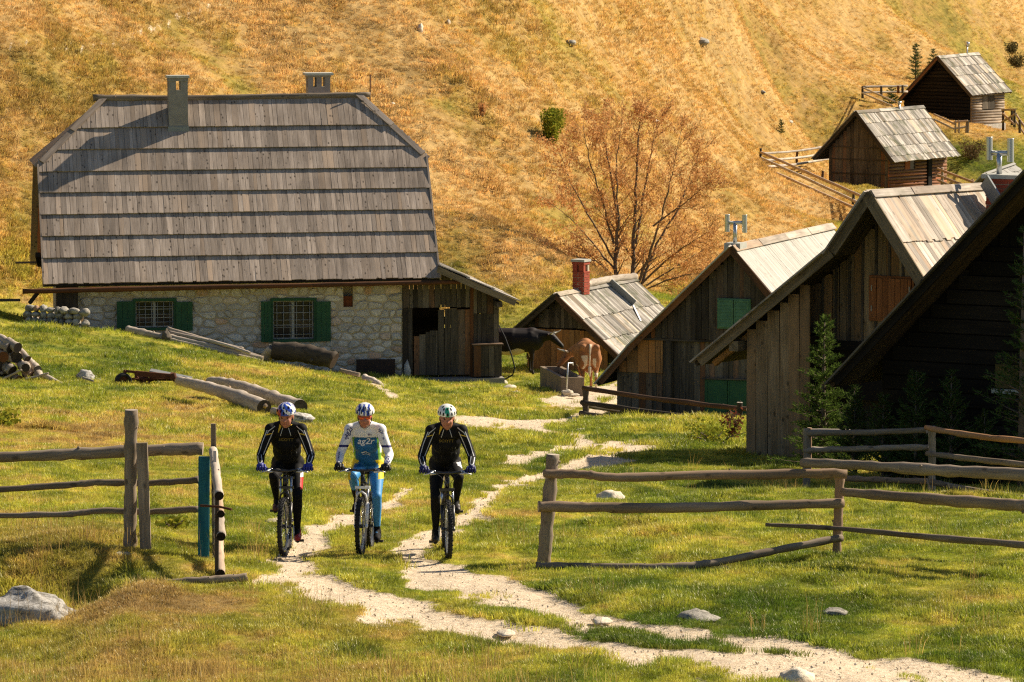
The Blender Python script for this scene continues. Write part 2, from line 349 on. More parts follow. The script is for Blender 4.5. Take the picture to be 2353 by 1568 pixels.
def scatter(name, label, x, y, idx, scl, coll, zoff=0.0, tilt=.15):
    n = len(x); z = gz(x, y) + zoff; di, dr, og, dk = zone(x, y)
    keep = np.random.rand(n) > sstep(.1, .85, di)
    x, y, z, di, dr, og, dk, idx, scl = (a[keep] for a in (x, y, z, di, dr, og, dk, idx, scl)); n = len(x)
    me = bpy.data.meshes.new(name); me.vertices.add(n); me.vertices.foreach_set('co', np.stack([x, y, z], 1).astype(np.float32).ravel())
    def fa(nm, t, k, v): a = me.attributes.new(nm, t, 'POINT'); a.data.foreach_set(k, v.astype(np.float32).ravel() if t != 'INT' else v.astype(np.int32))
    fa('zone', 'FLOAT_VECTOR', 'vector', np.stack([di, dr, og], 1)); fa('dark', 'FLOAT', 'value', dk)
    fa('rot', 'FLOAT_VECTOR', 'vector', np.stack([np.random.uniform(-tilt, tilt, n), np.random.uniform(-tilt, tilt, n), np.random.uniform(0, 6.28, n)], 1))
    fa('scl', 'FLOAT', 'value', scl); fa('kind_index', 'INT', 'value', idx)
    me.update(); o = bpy.data.objects.new(name, me); COL.objects.link(o); o['kind'] = 'stuff'; o['label'] = label; o['category'] = 'grass'
    g = bpy.data.node_groups.new(name, 'GeometryNodeTree'); g.interface.new_socket('Geometry', in_out='INPUT', socket_type='NodeSocketGeometry'); g.interface.new_socket('Geometry', in_out='OUTPUT', socket_type='NodeSocketGeometry')
    N = g.nodes; L = g.links; gi = N.new('NodeGroupInput'); go = N.new('NodeGroupOutput'); ip = N.new('GeometryNodeInstanceOnPoints'); ci = N.new('GeometryNodeCollectionInfo')
    ci.inputs['Collection'].default_value = coll; ci.inputs['Separate Children'].default_value = True; ci.inputs['Reset Children'].default_value = True
    def na(nm, dt): a = N.new('GeometryNodeInputNamedAttribute'); a.data_type = dt; a.inputs['Name'].default_value = nm; return a.outputs['Attribute']
    er = N.new('FunctionNodeEulerToRotation')
    L.new(na('rot', 'FLOAT_VECTOR'), er.inputs[0]); L.new(er.outputs[0], ip.inputs['Rotation'])
    L.new(na('scl', 'FLOAT'), ip.inputs['Scale']); L.new(na('kind_index', 'INT'), ip.inputs['Instance Index']); ip.inputs['Pick Instance'].default_value = True
    L.new(gi.outputs[0], ip.inputs['Points']); L.new(ci.outputs[0], ip.inputs['Instance']); L.new(ip.outputs[0], go.inputs[0])
    md = o.modifiers.new('scatter', 'NODES'); md.node_group = g; return o
np.random.seed(3)
def fan(n, y0, y1, half=.122, pw=1.0):
    y = y0 + (y1 - y0) * np.random.rand(n) ** pw; x = (np.random.rand(n) * 2 - 1) * half * (y + 2); return x, y
short = tuft_collection('short_tuft', [(16, .07, .055, .006, .9), (18, .09, .045, .007, 1.3), (14, .06, .075, .006, .8), (20, .10, .05, .008, 1.2), (9, .08, .12, .005, .5)], GM)
mid = tuft_collection('meadow_tuft', [(18, .15, .09, .013, 1.0), (20, .17, .08, .015, 1.3), (16, .13, .13, .012, .8), (18, .16, .10, .014, 1.1)], GM)
hillt = tuft_collection('hill_tuft', [(22, .26, .15, .028, 1.3), (24, .30, .13, .032, 1.7), (18, .20, .20, .024, 1.0), (22, .27, .16, .030, 1.4)], GM)
tall = tuft_collection('tall_stalk', [(6, .08, .34, .0045, .35), (5, .10, .42, .004, .5), (8, .12, .26, .005, .6)], GM)
x, y = fan(255000, 40, 80, .138); s = .3 + 2.4 * fbm(x / .55, y / .8, 5) ** 1.8
scatter('near_grass', 'short sunlit pasture grass around the gate and the track', x, y, np.random.randint(0, 4 + (np.random.rand(len(x)) > .8), len(x)), s, short)
x, y = fan(165000, 78, 290, .136, 1.6); k = (y < 150) | (hillness(x, y) < .5); x, y = x[k], y[k]; s = .35 + 2.0 * fbm(x / 1.0, y / 1.5, 5) ** 1.7
scatter('meadow_grass', 'green and tan meadow grass between the gate and the stone house', x, y, np.random.randint(0, 4, len(x)), s, mid)
x, y = fan(320000, 128, 370, .134, 1.15); k = hillness(x, y) > .25 + .2 * np.random.rand(len(x)); x, y = x[k], y[k]
s = (.25 + 1.15 * fbm(x / 2.4, y / 3.6, 8)) * (1 - .25 * sstep(200, 300, y)); k = np.random.rand(len(x)) < .35 + 1.1 * fbm(x / 3, y / 5, 15); x, y, s = x[k], y[k], s[k]
scatter('hill_grass', 'dry golden grass covering the hillside behind the huts', x, y, np.random.randint(0, 4, len(x)), s, hillt)
# tall dry stalks in patches in the foreground
x, y = fan(30000, 40.5, 74); u = CX + x / y * F
p = sstep(.5, .75, fbm(x / 1.0, y / 1.8, 93)) * (.15 + .85 * (1 - sstep(300, 900, u)) * (y < 56)) + .5 * (y < 44) * (1 - sstep(1000, 1500, u))
k = np.random.rand(len(x)) < .75 * p; x, y = x[k], y[k]
o = scatter('tall_dry_grass', 'tall bleached grass stalks in the foreground by the gate', x, y, np.random.randint(0, 3, len(x)), np.random.uniform(.5, 1.15, len(x)), tall)
a = o.data.attributes['zone']; n = len(o.data.vertices); b = np.zeros(n * 3, np.float32); a.data.foreach_get('vector', b); b = b.reshape(-1, 3); b[:, 1] = .95; b[:, 2] *= .5; a.data.foreach_set('vector', b.ravel())
# ------------------------------------------------------------------ modelling helpers
class MB:
    def __init__(s): s.v = []; s.f = []; s.uv = []; s.m = []; s.sm = []
    def add(s, vs, fs, uvs=None, mi=0, smooth=False):
        k = len(s.v); s.v += [tuple(p) for p in vs]
        for j, f in enumerate(fs):
            s.f.append(tuple(i + k for i in f)); s.m.append(mi); s.sm.append(smooth)
            s.uv += (uvs[j] if uvs else [(0, 0)] * len(f))
    def hexa(s, c, mi=0):
        """c: 8 corners, bottom 0-3 ccw, top 4-7; UV metric with U along the longest edge"""
        fs = [(0, 3, 2, 1), (4, 5, 6, 7), (0, 1, 5, 4), (1, 2, 6, 5), (2, 3, 7, 6), (3, 0, 4, 7)]
        c = [Vector(p) for p in c]
        ax = [(c[1] - c[0]), (c[3] - c[0]), (c[4] - c[0])]; ln = [a.length for a in ax]; L = ln.index(max(ln))
        e = [a.normalized() if a.length > 1e-9 else Vector((0, 0, 1)) for a in ax]; o = c[0]; oth = [i for i in range(3) if i != L]
        uvs = []
        for f in fs:
            row = []
            for i in f:
                d = c[i] - o; row.append((d.dot(e[L]), d.dot(e[oth[0]]) + d.dot(e[oth[1]])))
            uvs.append(row)
        s.add(c, fs, uvs, mi)
    def box(s, x0, x1, y0, y1, z0, z1, mi=0, M=None):
        c = [Vector(p) for p in ((x0, y0, z0), (x1, y0, z0), (x1, y1, z0), (x0, y1, z0), (x0, y0, z1), (x1, y0, z1), (x1, y1, z1), (x0, y1, z1))]
        if M is not None: c = [M @ p for p in c]
        s.hexa(c, mi)
    def beam(s, a, b, w, h, up=(0, 0, 1), mi=0):
        a, b = Vector(a), Vector(b); d = (b - a).normalized(); up = Vector(up); sd = d.cross(up)
        if sd.length < 1e-4: sd = d.cross(Vector((0, 1, 0)))
        sd.normalize(); up = sd.cross(d); sd *= w / 2; up *= h / 2
        s.hexa([a - sd - up, b - sd - up, b + sd - up, a + sd - up, a - sd + up, b - sd + up, b + sd + up, a + sd + up], mi)
    def tube(s, pts, rad, seg=8, mi=0, caps=True, smooth=True, flat=1.0, capmi=None):
        pts = [Vector(p) for p in pts]; n = len(pts)
        if not hasattr(rad, '__len__'): rad = [rad] * n
        k = len(s.v); prev = None; ul = 0; us = []
        for i, p in enumerate(pts):
            d = (pts[min(i + 1, n - 1)] - pts[max(i - 1, 0)]).normalized()
            if prev is None: a = d.orthogonal().normalized() if abs(d.z) > .9 else Vector((0, 0, 1)).cross(d).normalized()
            else: a = (prev - d * prev.dot(d)).normalized()
            prev = a; b = d.cross(a)
            if i: ul += (p - pts[i - 1]).length
            us.append(ul)
            for j in range(seg):
                t = 6.28318 * j / seg; s.v.append(tuple(p + a * math.cos(t) * rad[i] + b * math.sin(t) * rad[i] * flat))
        for i in range(n - 1):
            for j in range(seg):
                q = (j + 1) % seg; s.f.append((k + i * seg + j, k + i * seg + q, k + (i + 1) * seg + q, k + (i + 1) * seg + j)); s.m.append(mi); s.sm.append(smooth)
                c = 6.28 * rad[i] / seg; s.uv += [(us[i], j * c), (us[i], (j + 1) * c), (us[i + 1], (j + 1) * c), (us[i + 1], j * c)]
        if caps:
            cm = mi if capmi is None else capmi
            for b0, rev in ((k, True), (k + (n - 1) * seg, False)):
                f = [b0 + j for j in range(seg)]; s.f.append(tuple(reversed(f) if rev else f)); s.m.append(cm); s.sm.append(False); s.uv += [(.01 * j, .02 * j) for j in range(seg)]
    def ell(s, c, r, mi=0, seg=14, rings=9, M=None, smooth=True):
        c = Vector(c); r = (r, r, r) if not hasattr(r, '__len__') else r
        vs = []; fs = []
        def tr(p): p = Vector((p[0] * r[0], p[1] * r[1], p[2] * r[2])); return (M @ p if M is not None else p) + c
        vs.append(tr((0, 0, -1)))
        for i in range(1, rings):
            a = -math.pi / 2 + math.pi * i / rings
            for j in range(seg): t = 6.28318 * j / seg; vs.append(tr((math.cos(a) * math.cos(t), math.cos(a) * math.sin(t), math.sin(a))))
        vs.append(tr((0, 0, 1)))
        for j in range(seg): fs.append((0, 1 + (j + 1) % seg, 1 + j))
        for i in range(rings - 2):
            for j in range(seg): q = (j + 1) % seg; fs.append((1 + i * seg + j, 1 + i * seg + q, 1 + (i + 1) * seg + q, 1 + (i + 1) * seg + j))
        b = 1 + (rings - 2) * seg; t_ = len(vs) - 1
        for j in range(seg): fs.append((b + j, b + (j + 1) % seg, t_))
        s.add(vs, fs, None, mi, smooth)
    def cap(s, a, b, ra, rb, seg=12, mi=0, M=None):
        """closed tapered capsule"""
        a, b = Vector(a), Vector(b); d = (b - a); L = d.length; d = d / L if L > 1e-6 else Vector((0, 0, 1))
        pts = []; rr = []
        for t in (90, 60, 30, 0): pts.append(a - d * ra * math.sin(R(t)) * .999); rr.append(max(.0008, ra * math.cos(R(t))))
        for t in (0, 30, 60, 90): pts.append(b + d * rb * math.sin(R(t)) * .999); rr.append(max(.0008, rb * math.cos(R(t))))
        if L < 1e-3: pts[4] = pts[3] + d * 1e-3
        s.tube(pts, rr, seg, mi)
    def build(s, name, mats, parent=None, kind=None, label=None, cat=None, group=None, origin=None, link=True):
        me = bpy.data.meshes.new(name); vs = s.v
        if origin is not None: o_ = Vector(origin); vs = [tuple(Vector(p) - o_) for p in vs]
        me.from_pydata(vs, [], s.f); mats = mats if isinstance(mats, (list, tuple)) else [mats]
        for m in mats: me.materials.append(m)
        me.polygons.foreach_set('material_index', s.m); me.polygons.foreach_set('use_smooth', s.sm)
        u = me.uv_layers.new(name='UVMap'); u.data.foreach_set('uv', np.array(s.uv, np.float32).ravel()); me.update()
        ob = bpy.data.objects.new(name, me)
        if link: COL.objects.link(ob)
        if origin is not None: ob.location = origin
        if parent is not None: ob.parent = parent
        tag(ob, label, cat, group, kind); return ob
def tag(o, label=None, cat=None, group=None, kind=None):
    if label: o['label'] = label
    if cat: o['category'] = cat
    if group: o['group'] = group
    if kind: o['kind'] = kind
    return o
def thing(name, label, cat, loc=(0, 0, 0), rz=0, group=None):
    o = bpy.data.objects.new(name, None); COL.objects.link(o); o.location = loc; o.rotation_euler = (0, 0, rz); o.empty_display_size = .3
    return tag(o, label, cat, group)
def copy_tree(o, parent=None):
    c = o.copy(); COL.objects.link(c); c.parent = parent
    for ch in list(o.children): copy_tree(ch, c)
    return c
class Frame:
    """local frame: x along the gable or front, y away from the camera, z up"""
    def __init__(s, O, a): s.O = Vector(O); s.a = a; s.M = Matrix.Translation(s.O) @ Matrix.Rotation(a, 4, 'Z'); s.I = s.M.inverted(); s.c0 = s.I @ Vector((0, 0, 0))
    def d(s, u, v): return s.I.to_3x3() @ ray(u, v)
    def y(s, u, v, c=0): d = s.d(u, v); return s.c0 + d * ((c - s.c0.y) / d.y)
    def x(s, u, v, c=0): d = s.d(u, v); return s.c0 + d * ((c - s.c0.x) / d.x)
    def pl(s, u, v, p, n): d = s.d(u, v); return s.c0 + d * ((Vector(p) - s.c0).dot(n) / d.dot(n))
    def gz(s, x, y): p = s.M @ Vector((x, y, 0)); return gz(p.x, p.y) - s.O.z
_bm = {}
def board_mesh(L, w, t, mat, var=0):
    key = (round(L / .04), round(w / .015), round(t / .005), mat.name, var)
    if key not in _bm:
        L = max(.04, key[0] * .04); w = max(.015, key[1] * .015); t = max(.005, key[2] * .005)
        b = MB(); j = lambda k: (random.random() - .5) * k
        x0, x1, y, z = -L / 2, L / 2, w / 2, t / 2
        c = [(x0 + j(.012), -y + j(.008), -z), (x1 + j(.012), -y + j(.008), -z), (x1 + j(.012), y + j(.008), -z), (x0 + j(.012), y + j(.008), -z)]
        c = c + [(p[0], p[1], z + j(.004)) for p in c]
        b.hexa(c); me_o = b.build('board', mat, link=False); _bm[key] = me_o.data; bpy.data.objects.remove(me_o)
    return _bm[key]
def boards(parent, name, mat, items, limit=300, label=None):
    """items: (matrix, L, w, t); the first `limit` are single parts, the rest one joined part"""
    for k, (M, L, w, t) in enumerate(items[:limit]):
        o = bpy.data.objects.new(name, board_mesh(L, w, t, mat, k % 3)); COL.objects.link(o); o.parent = parent; o.matrix_basis = M
        if label and k == 0: o['label'] = label
    if len(items) > limit:
        b = MB()
        for M, L, w, t in items[limit:]: b.box(-L / 2, L / 2, -w / 2, w / 2, -t / 2, t / 2, 0, M)
        b.build(name, mat, parent, kind='stuff')
def axes(o, ex, ey, ez):
    return Matrix(((ex.x, ey.x, ez.x, o.x), (ex.y, ey.y, ez.y, o.y), (ex.z, ey.z, ez.z, o.z), (0, 0, 0, 1)))
def roof_items(A, B, E, courses, bw=.16, t=.024, over=.12, clip=None, flip=False, jit=.02, wv=.35, tilt=None):
    """shake roof plane: ridge A->B, eave starts at E; courses = list of fractions 0..1 down the slope; clip(s)-> (d0,d1) down-slope range"""
    A, B, E = Vector(A), Vector(B), Vector(E); rd = B - A; RL = rd.length; ex_ = rd / RL; dn = E - A; dn -= ex_ * 0; SL = dn.length; dn = dn / SL
    n = ex_.cross(dn).normalized()
    if n.z < 0: n = -n
    wdir = n.cross(dn).normalized()
    if wdir.dot(ex_) < 0: wdir = -wdir
    k = 1 / max(.3, wdir.dot(ex_)); items = []
    for ci in range(len(courses) - 1):
        d0, d1 = courses[ci] * SL, courses[ci + 1] * SL; s = 0
        while s < RL:
            w = bw * ru(1 - wv, 1 + wv); w = min(w, (RL - s) / k + .02); sc = s + w * k / 2; a, b = d0, d1
            if clip:
                q = clip(sc)
                if q is None or q[0] > b - .05 or q[1] < a + .05: s += w * k; continue
                a = max(a, q[0]); b = min(b, q[1])
            a2 = a - (over if ci else 0); b2 = b + ru(-jit, jit); L = b2 - a2; c = A + ex_ * sc + dn * ((a2 + b2) / 2)
            th = (tilt if tilt else (t * 1.15) / max(.3, L)) + ru(-.004, .004); d_ = (dn + n * th).normalized(); nn = wdir.cross(d_).normalized()
            if nn.dot(n) < 0: nn = -nn
            roll = ru(-.03, .03); w2 = (wdir + nn * roll).normalized(); n2 = d_.cross(w2).normalized()
            if n2.dot(n) < 0: d_ = -d_; n2 = d_.cross(w2)
            items.append((axes(c + nn * (t * .9), d_, w2, n2), L, w - ru(.002, .010), t)); s += w * k
    return items
def wall_items(x0, x1, zb, zt, y, bw=.17, t=.025, wv=.35, axis='x', out=-1, breaks=None, jy=.006, lean=.006):
    """vertical boards on the plane y=const (axis 'x') or x=const (axis 'y'); zb, zt functions of the running coordinate"""
    items = []; s = x0; ez = Vector((0, 0, 1))
    while s < x1 - .02:
        w = bw * ru(1 - wv, 1 + wv); w = min(w, x1 - s); sc = s + w / 2; a, b = zb(sc), zt(sc)
        segs = [(a, b)]
        if breaks:
            br = [q for q in breaks if a + .1 < q < b - .1]; zz = [a] + br + [b]; segs = list(zip(zz[:-1], zz[1:]))
        for si, (p, q) in enumerate(segs):
            if q - p < .05: continue
            off = y + out * (t / 2 + rnd() * jy + .006 * si)
            ex_ = (Vector((math.sin(ru(-lean, lean)), 0, 1)) if axis == 'x' else Vector((0, math.sin(ru(-lean, lean)), 1))).normalized()
            nrm = Vector((0, -1, 0)) if axis == 'x' else Vector((1, 0, 0)); ey = nrm.cross(ex_).normalized()
            c = Vector((sc, off, (p + q) / 2)) if axis == 'x' else Vector((off, sc, (p + q) / 2))
            items.append((axes(c, ex_, ey, nrm), q - p - ru(.0, .02), w - ru(.003, .014), t))
        s += w
    return items
def beam_obj(parent, name, a, b, w, h, mat, up=(0, 0, 1), **kw):
    m = MB(); m.beam(a, b, w, h, up); return m.build(name, mat, parent, **kw)
def line(a, b):   # height as a function of x on the line a-b (local x,z)
    return lambda s: a.z + (b.z - a.z) * (s - a.x) / (b.x - a.x)
def pole_mb(m, pts, r0, r1, mi=0, seg=10, wob=.15, sub=10, knots=6, capmi=None):
    """crooked natural pole through pts"""
    pts = [Vector(p) for p in pts]; out = []; rr = []; n = len(pts) - 1; tot = n * sub
    for i in range(n):
        for k in range(sub + (i == n - 1)):
            t = k / sub; p0 = pts[max(i - 1, 0)]; p1 = pts[i]; p2 = pts[i + 1]; p3 = pts[min(i + 2, n)]
            p = .5 * ((2 * p1) + (p2 - p0) * t + (2 * p0 - 5 * p1 + 4 * p2 - p3) * t * t + (3 * p1 - p0 - 3 * p2 + p3) * t ** 3)
            f = (i * sub + k) / tot; r = r0 + (r1 - r0) * f
            p = p + Vector((ru(-1, 1), ru(-1, 1), ru(-1, 1))) * r * wob; out.append(p); rr.append(r * ru(.9, 1.1) * (1.12 if rnd() < knots / tot else 1))
    m.tube(out, rr, seg, mi, True, True, 1.0, capmi)
    for _ in range(knots):
        i = random.randrange(1, len(out) - 1); d = Vector((ru(-1, 1), ru(-1, 1), ru(-1, 1))).normalized(); m.tube([out[i] + d * rr[i] * .7, out[i] + d * rr[i] * 1.25], [rr[i] * .32, rr[i] * .18], 5, mi)
def rock_mb(m, c, r, mi=0, seed=0, seg=20, rings=12, flatb=True):
    k = len(m.v); m.ell(c, r, mi, seg, rings); rs = random.Random(seed); c = Vector(c)
    pl = [(Vector((rs.uniform(-1, 1), rs.uniform(-1, 1), rs.uniform(-.3, 1))).normalized(), rs.uniform(.62, .92)) for _ in range(9)]
    for i in range(k, len(m.v)):
        p = Vector(m.v[i]) - c; q = Vector((p.x / r[0], p.y / r[1], p.z / r[2]))
        for nn, d in pl[:(9 if r[0] < .45 else 4)]:
            e = q.dot(nn) - d
            if e > 0: q -= nn * e * .9
        f = 1 + .10 * math.sin(q.x * 7 + seed) * math.sin(q.y * 6 + 2 * seed) + .07 * math.sin(q.z * 11 + seed * 3) + rs.uniform(-.035, .035)
        m.v[i] = tuple(c + Vector((q.x * r[0], q.y * r[1], q.z * r[2])) * f)

# ------------------------------------------------------------------ materials of the buildings
W_ROOF = wood('roof_boards_grey', (.21, .165, .13), (.50, .41, .335), (.42, .31, .22), vary=.26, knots=1.1, warmp=.14)
W_SHAKE = wood('roof_shakes_streaked', (.12, .105, .09), (.64, .59, .52), (.46, .36, .25), vary=.62, knots=.3, moss=.6, warmp=.2)  # weathered shakes, tone varied board by board, partly mossy
W_SHAKE3 = wood('roof_shakes_barn', (.20, .165, .135), (.62, .55, .47), (.50, .36, .25), vary=.38, knots=.6, moss=.25, warmp=.25)
W_PALE = wood('roof_boards_new', (.34, .32, .28), (.58, .56, .51), None, vary=.09, knots=.6)
W_DARK = wood('wall_boards_dark', (.030, .023, .017), (.115, .095, .075), (.20, .08, .03), vary=.5, knots=.6, warmp=.18)
W_GREY = wood('wall_boards_grey', (.042, .034, .025), (.175, .148, .115), (.20, .09, .04), vary=.45, knots=.8, warmp=.15)
W_OLIVE = wood('wall_boards_olive', (.12, .08, .04), (.34, .25, .15), (.32, .17, .07), vary=.3, knots=.9, warmp=.25)
W_WARM = wood('wall_boards_warm', (.20, .10, .04), (.44, .25, .11), (.50, .22, .07), vary=.3, knots=.7, warmp=.4)
W_RED = wood('gable_boards_red', (.16, .045, .018), (.33, .11, .045), None, vary=.3, knots=.3)
W_LOG = wood('log_wall', (.10, .055, .035), (.30, .17, .11), (.38, .13, .05), vary=.3, knots=.4, warmp=.4)
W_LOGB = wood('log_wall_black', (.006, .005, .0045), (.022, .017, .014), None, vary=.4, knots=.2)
W_POLE = wood('fence_poles', (.13, .095, .065), (.38, .31, .235), (.40, .21, .10), vary=.25, knots=.8, warmp=.15)
W_SILV = wood('silvery_wood', (.27, .22, .17), (.62, .54, .45), (.50, .32, .19), vary=.22, knots=.4, warmp=.2)
W_BEAM = wood('bargeboard_wood', (.09, .07, .04), (.27, .215, .14), None, vary=.25, knots=.6)
M_CORE = plain('dark_interior', (.022, .018, .015), .95, 0, .05)  # near-black, stands in for the shade inside openings and hollow cores
M_GREEN = plain('green_paint', (.018, .085, .035), .55, 0, .3, .25, 5)
M_GREEN2 = plain('faded_green_paint', (.075, .17, .10), .7, 0, .2, .25, 5)
M_METAL = plain('galvanised_metal', (.52, .53, .54), .38, .85, .5, .08, 3)
M_LEAD = plain('grey_sheet_metal', (.20, .22, .23), .5, .5, .5, .15, 3)
M_BAR = plain('pale_iron_bars', (.36, .36, .33), .5, .1, .4)
M_CONC = plain('chimney_render', (.27, .25, .22), .9, 0, .2, .22, 6, .4)
M_SLAB = plain('chimney_cap_stone', (.42, .42, .38), .9, 0, .2, .2, 6, .4)
M_RUST = plain('rusty_iron', (.10, .04, .022), .85, .2, .2, .45, 8, .4)
M_TYRE = plain('black_rubber', (.016, .016, .017), .75, 0, .3, .2, 20)
M_BRICK = plain('red_brick', (.34, .07, .04), .85, 0, .2, .2, 14, .3)
M_MORT = plain('mortar', (.50, .43, .32), .95, 0, .1, .15, 20, .4)
def glassmat():
    m, q, out = newmat('window_glass'); principled(q, out, (.02, .022, .02), .12, None, metal=0, spec=.25); return m
M_GLASS = glassmat()
def stonemat(name, a, b, c, lich=0.0, sc=1.0):
    m, q, out = newmat(name); tc = q.new('ShaderNodeTexCoord'); oi = q.new('ShaderNodeObjectInfo'); ge = q.new('ShaderNodeNewGeometry')
    r = q.math('FRACT', q.math('ADD', oi.outputs['Random'], ge.outputs['Random Per Island'])); r2 = q.math('FRACT', q.math('MULTIPLY', r, 13.7))
    p = ge.outputs['Position']; n = q.noise(p, 7 * sc, 6, .7); n2 = q.noise(p, 28 * sc, 4, .7)
    f = q.math('ADD', q.math('MULTIPLY', n, .6), q.math('MULTIPLY', n2, .4))
    col = q.mix(q.mapr(f, .35, .65, 0, 1), a, b); col = q.mix(q.mapr(r2, .86, 1, 0, .75), col, c)
    v = q.mapr(r, 0, 1, .76, 1.12); cc = q.new('ShaderNodeCombineXYZ')
    for i in range(3): q.link(v, cc.inputs[i])
    col = q.mix(1.0, col, cc.outputs[0], 'MULTIPLY')
    if lich: col = q.mix(q.math('MULTIPLY', q.mapr(q.noise(p, 5 * sc, 6, .75), .5, .58, 0, 1), lich), col, (.05, .045, .035))
    principled(q, out, col, .9, f, .8, .03, 0, .15); return m
M_STONE = stonemat('limestone', (.46, .41, .33), (.80, .76, .68), (.62, .33, .16))
M_STONE2 = stonemat('old_lintel_stone', (.26, .24, .20), (.50, .47, .41), (.42, .22, .12), .6)
M_ROCK = stonemat('lichen_rock', (.30, .28, .25), (.66, .64, .60), (.5, .46, .4), .7)
M_PEBBLE = stonemat('pale_limestone', (.50, .42, .31), (.78, .70, .56), (.6, .5, .4), .15)
# ------------------------------------------------------------------ shared building parts
def slab(mb, poly, th, mi=0):
    """thick plate: polygon (list of points) and the same shifted down by th along its normal"""
    p = [Vector(q) for q in poly]; n = (p[1] - p[0]).cross(p[2] - p[0]).normalized()
    if n.z < 0: p.reverse(); n = -n
    k = len(p); lo = [q - n * th for q in p]
    e = (p[1] - p[0]).normalized(); f = n.cross(e); uv = lambda q: ((q - p[0]).dot(f), (q - p[0]).dot(e))
    fs = [tuple(range(k)), tuple(reversed(range(k, 2 * k)))] + [(i, i + k, (i + 1) % k + k, (i + 1) % k) for i in range(k)]
    al = p + lo; mb.add(al, fs, [[uv(al[i]) for i in f_] for f_ in fs], mi)
def wall_grid(mb, x0, x1, z0, z1, y0, y1, holes, mi=0, axis='x'):
    xs = sorted({x0, x1, *[h[0] for h in holes], *[h[1] for h in holes]}); zs = sorted({z0, z1, *[h[2] for h in holes], *[h[3] for h in holes]})
    for a, b in zip(xs[:-1], xs[1:]):
        for c, d in zip(zs[:-1], zs[1:]):
            mx, mz = (a + b) / 2, (c + d) / 2
            if any(h[0] < mx < h[1] and h[2] < mz < h[3] for h in holes): continue
            if axis == 'x': mb.box(a, b, y0, y1, c, d, mi)
            else: mb.box(y0, y1, a, b, c, d, mi)
def clip_poly(poly, px, pz, nx, nz):
    out = []
    for i in range(len(poly)):
        a, b = poly[i], poly[(i + 1) % len(poly)]; da = (a[0] - px) * nx + (a[1] - pz) * nz; db = (b[0] - px) * nx + (b[1] - pz) * nz
        if da <= 0: out.append(a)
        if (da < 0) != (db < 0) and abs(da - db) > 1e-9: t = da / (da - db); out.append((a[0] + (b[0] - a[0]) * t, a[1] + (b[1] - a[1]) * t))
    return out
def stone_items(x0, x1, z0, z1, cw, ch, holes=(), inside=None, seed=5, gap=.014):
    rs = random.Random(seed); seeds = []; z = z0; row = 0
    while z < z1:
        h = ch * rs.uniform(.7, 1.35); x = x0 - rs.random() * cw
        while x < x1 + cw:
            wd = cw * rs.choice((.4, .6, .9, 1.2, 1.7)) * rs.uniform(.8, 1.2); seeds.append((x + wd / 2, z + h / 2 + rs.uniform(-.25, .25) * h)); x += wd
        z += h; row += 1
    cells = []; A = 1.7
    for i, (sx, sz) in enumerate(seeds):
        if not (x0 < sx < x1 and z0 - .1 < sz < z1 + .1): continue
        if inside and not inside(sx, sz): continue
        if any(h[0] - .04 < sx < h[1] + .04 and h[2] - .04 < sz < h[3] + .04 for h in holes): continue
        poly = [(x0, z0), (x1, z0), (x1, z1), (x0, z1)]
        for j, (tx, tz) in enumerate(seeds):
            if i == j or abs(tx - sx) > 2.4 * cw or abs(tz - sz) > 3 * ch: continue
            nx, nz = (tx - sx), (tz - sz) * A * A; poly = clip_poly(poly, (sx + tx) / 2, (sz + tz) / 2, nx, nz)
            if len(poly) < 3: break
        for h in holes:
            if len(poly) < 3: break
            dx = max(h[0] - sx, sx - h[1]); dz = max(h[2] - sz, sz - h[3])
            if dx > 1 or dz > 1: continue
            if dx * .6 > dz: poly = clip_poly(poly, h[0] if sx < h[0] else h[1], 0, 1 if sx < h[0] else -1, 0)
            else: poly = clip_poly(poly, 0, h[2] if sz < h[2] else h[3], 0, 1 if sz < h[2] else -1)
        if len(poly) < 3: continue
        ax = sum(p[0] for p in poly) / len(poly); az = sum(p[1] for p in poly) / len(poly)
        if max(p[0] for p in poly) - min(p[0] for p in poly) < .08: continue
        q = []
        for k in range(len(poly)):
            a, b = poly[k], poly[(k + 1) % len(poly)]
            for t in (.22, .78): q.append((a[0] * (1 - t) + b[0] * t, a[1] * (1 - t) + b[1] * t))
        q2 = []
        for p in q:
            d = math.hypot(p[0] - ax, p[1] - az) + 1e-6; f = max(.2, 1 - gap / d * 1.3) * rs.uniform(.965, 1.01); q2.append((ax + (p[0] - ax) * f, az + (p[1] - az) * f))
        cells.append((ax, az, q2))
    return cells
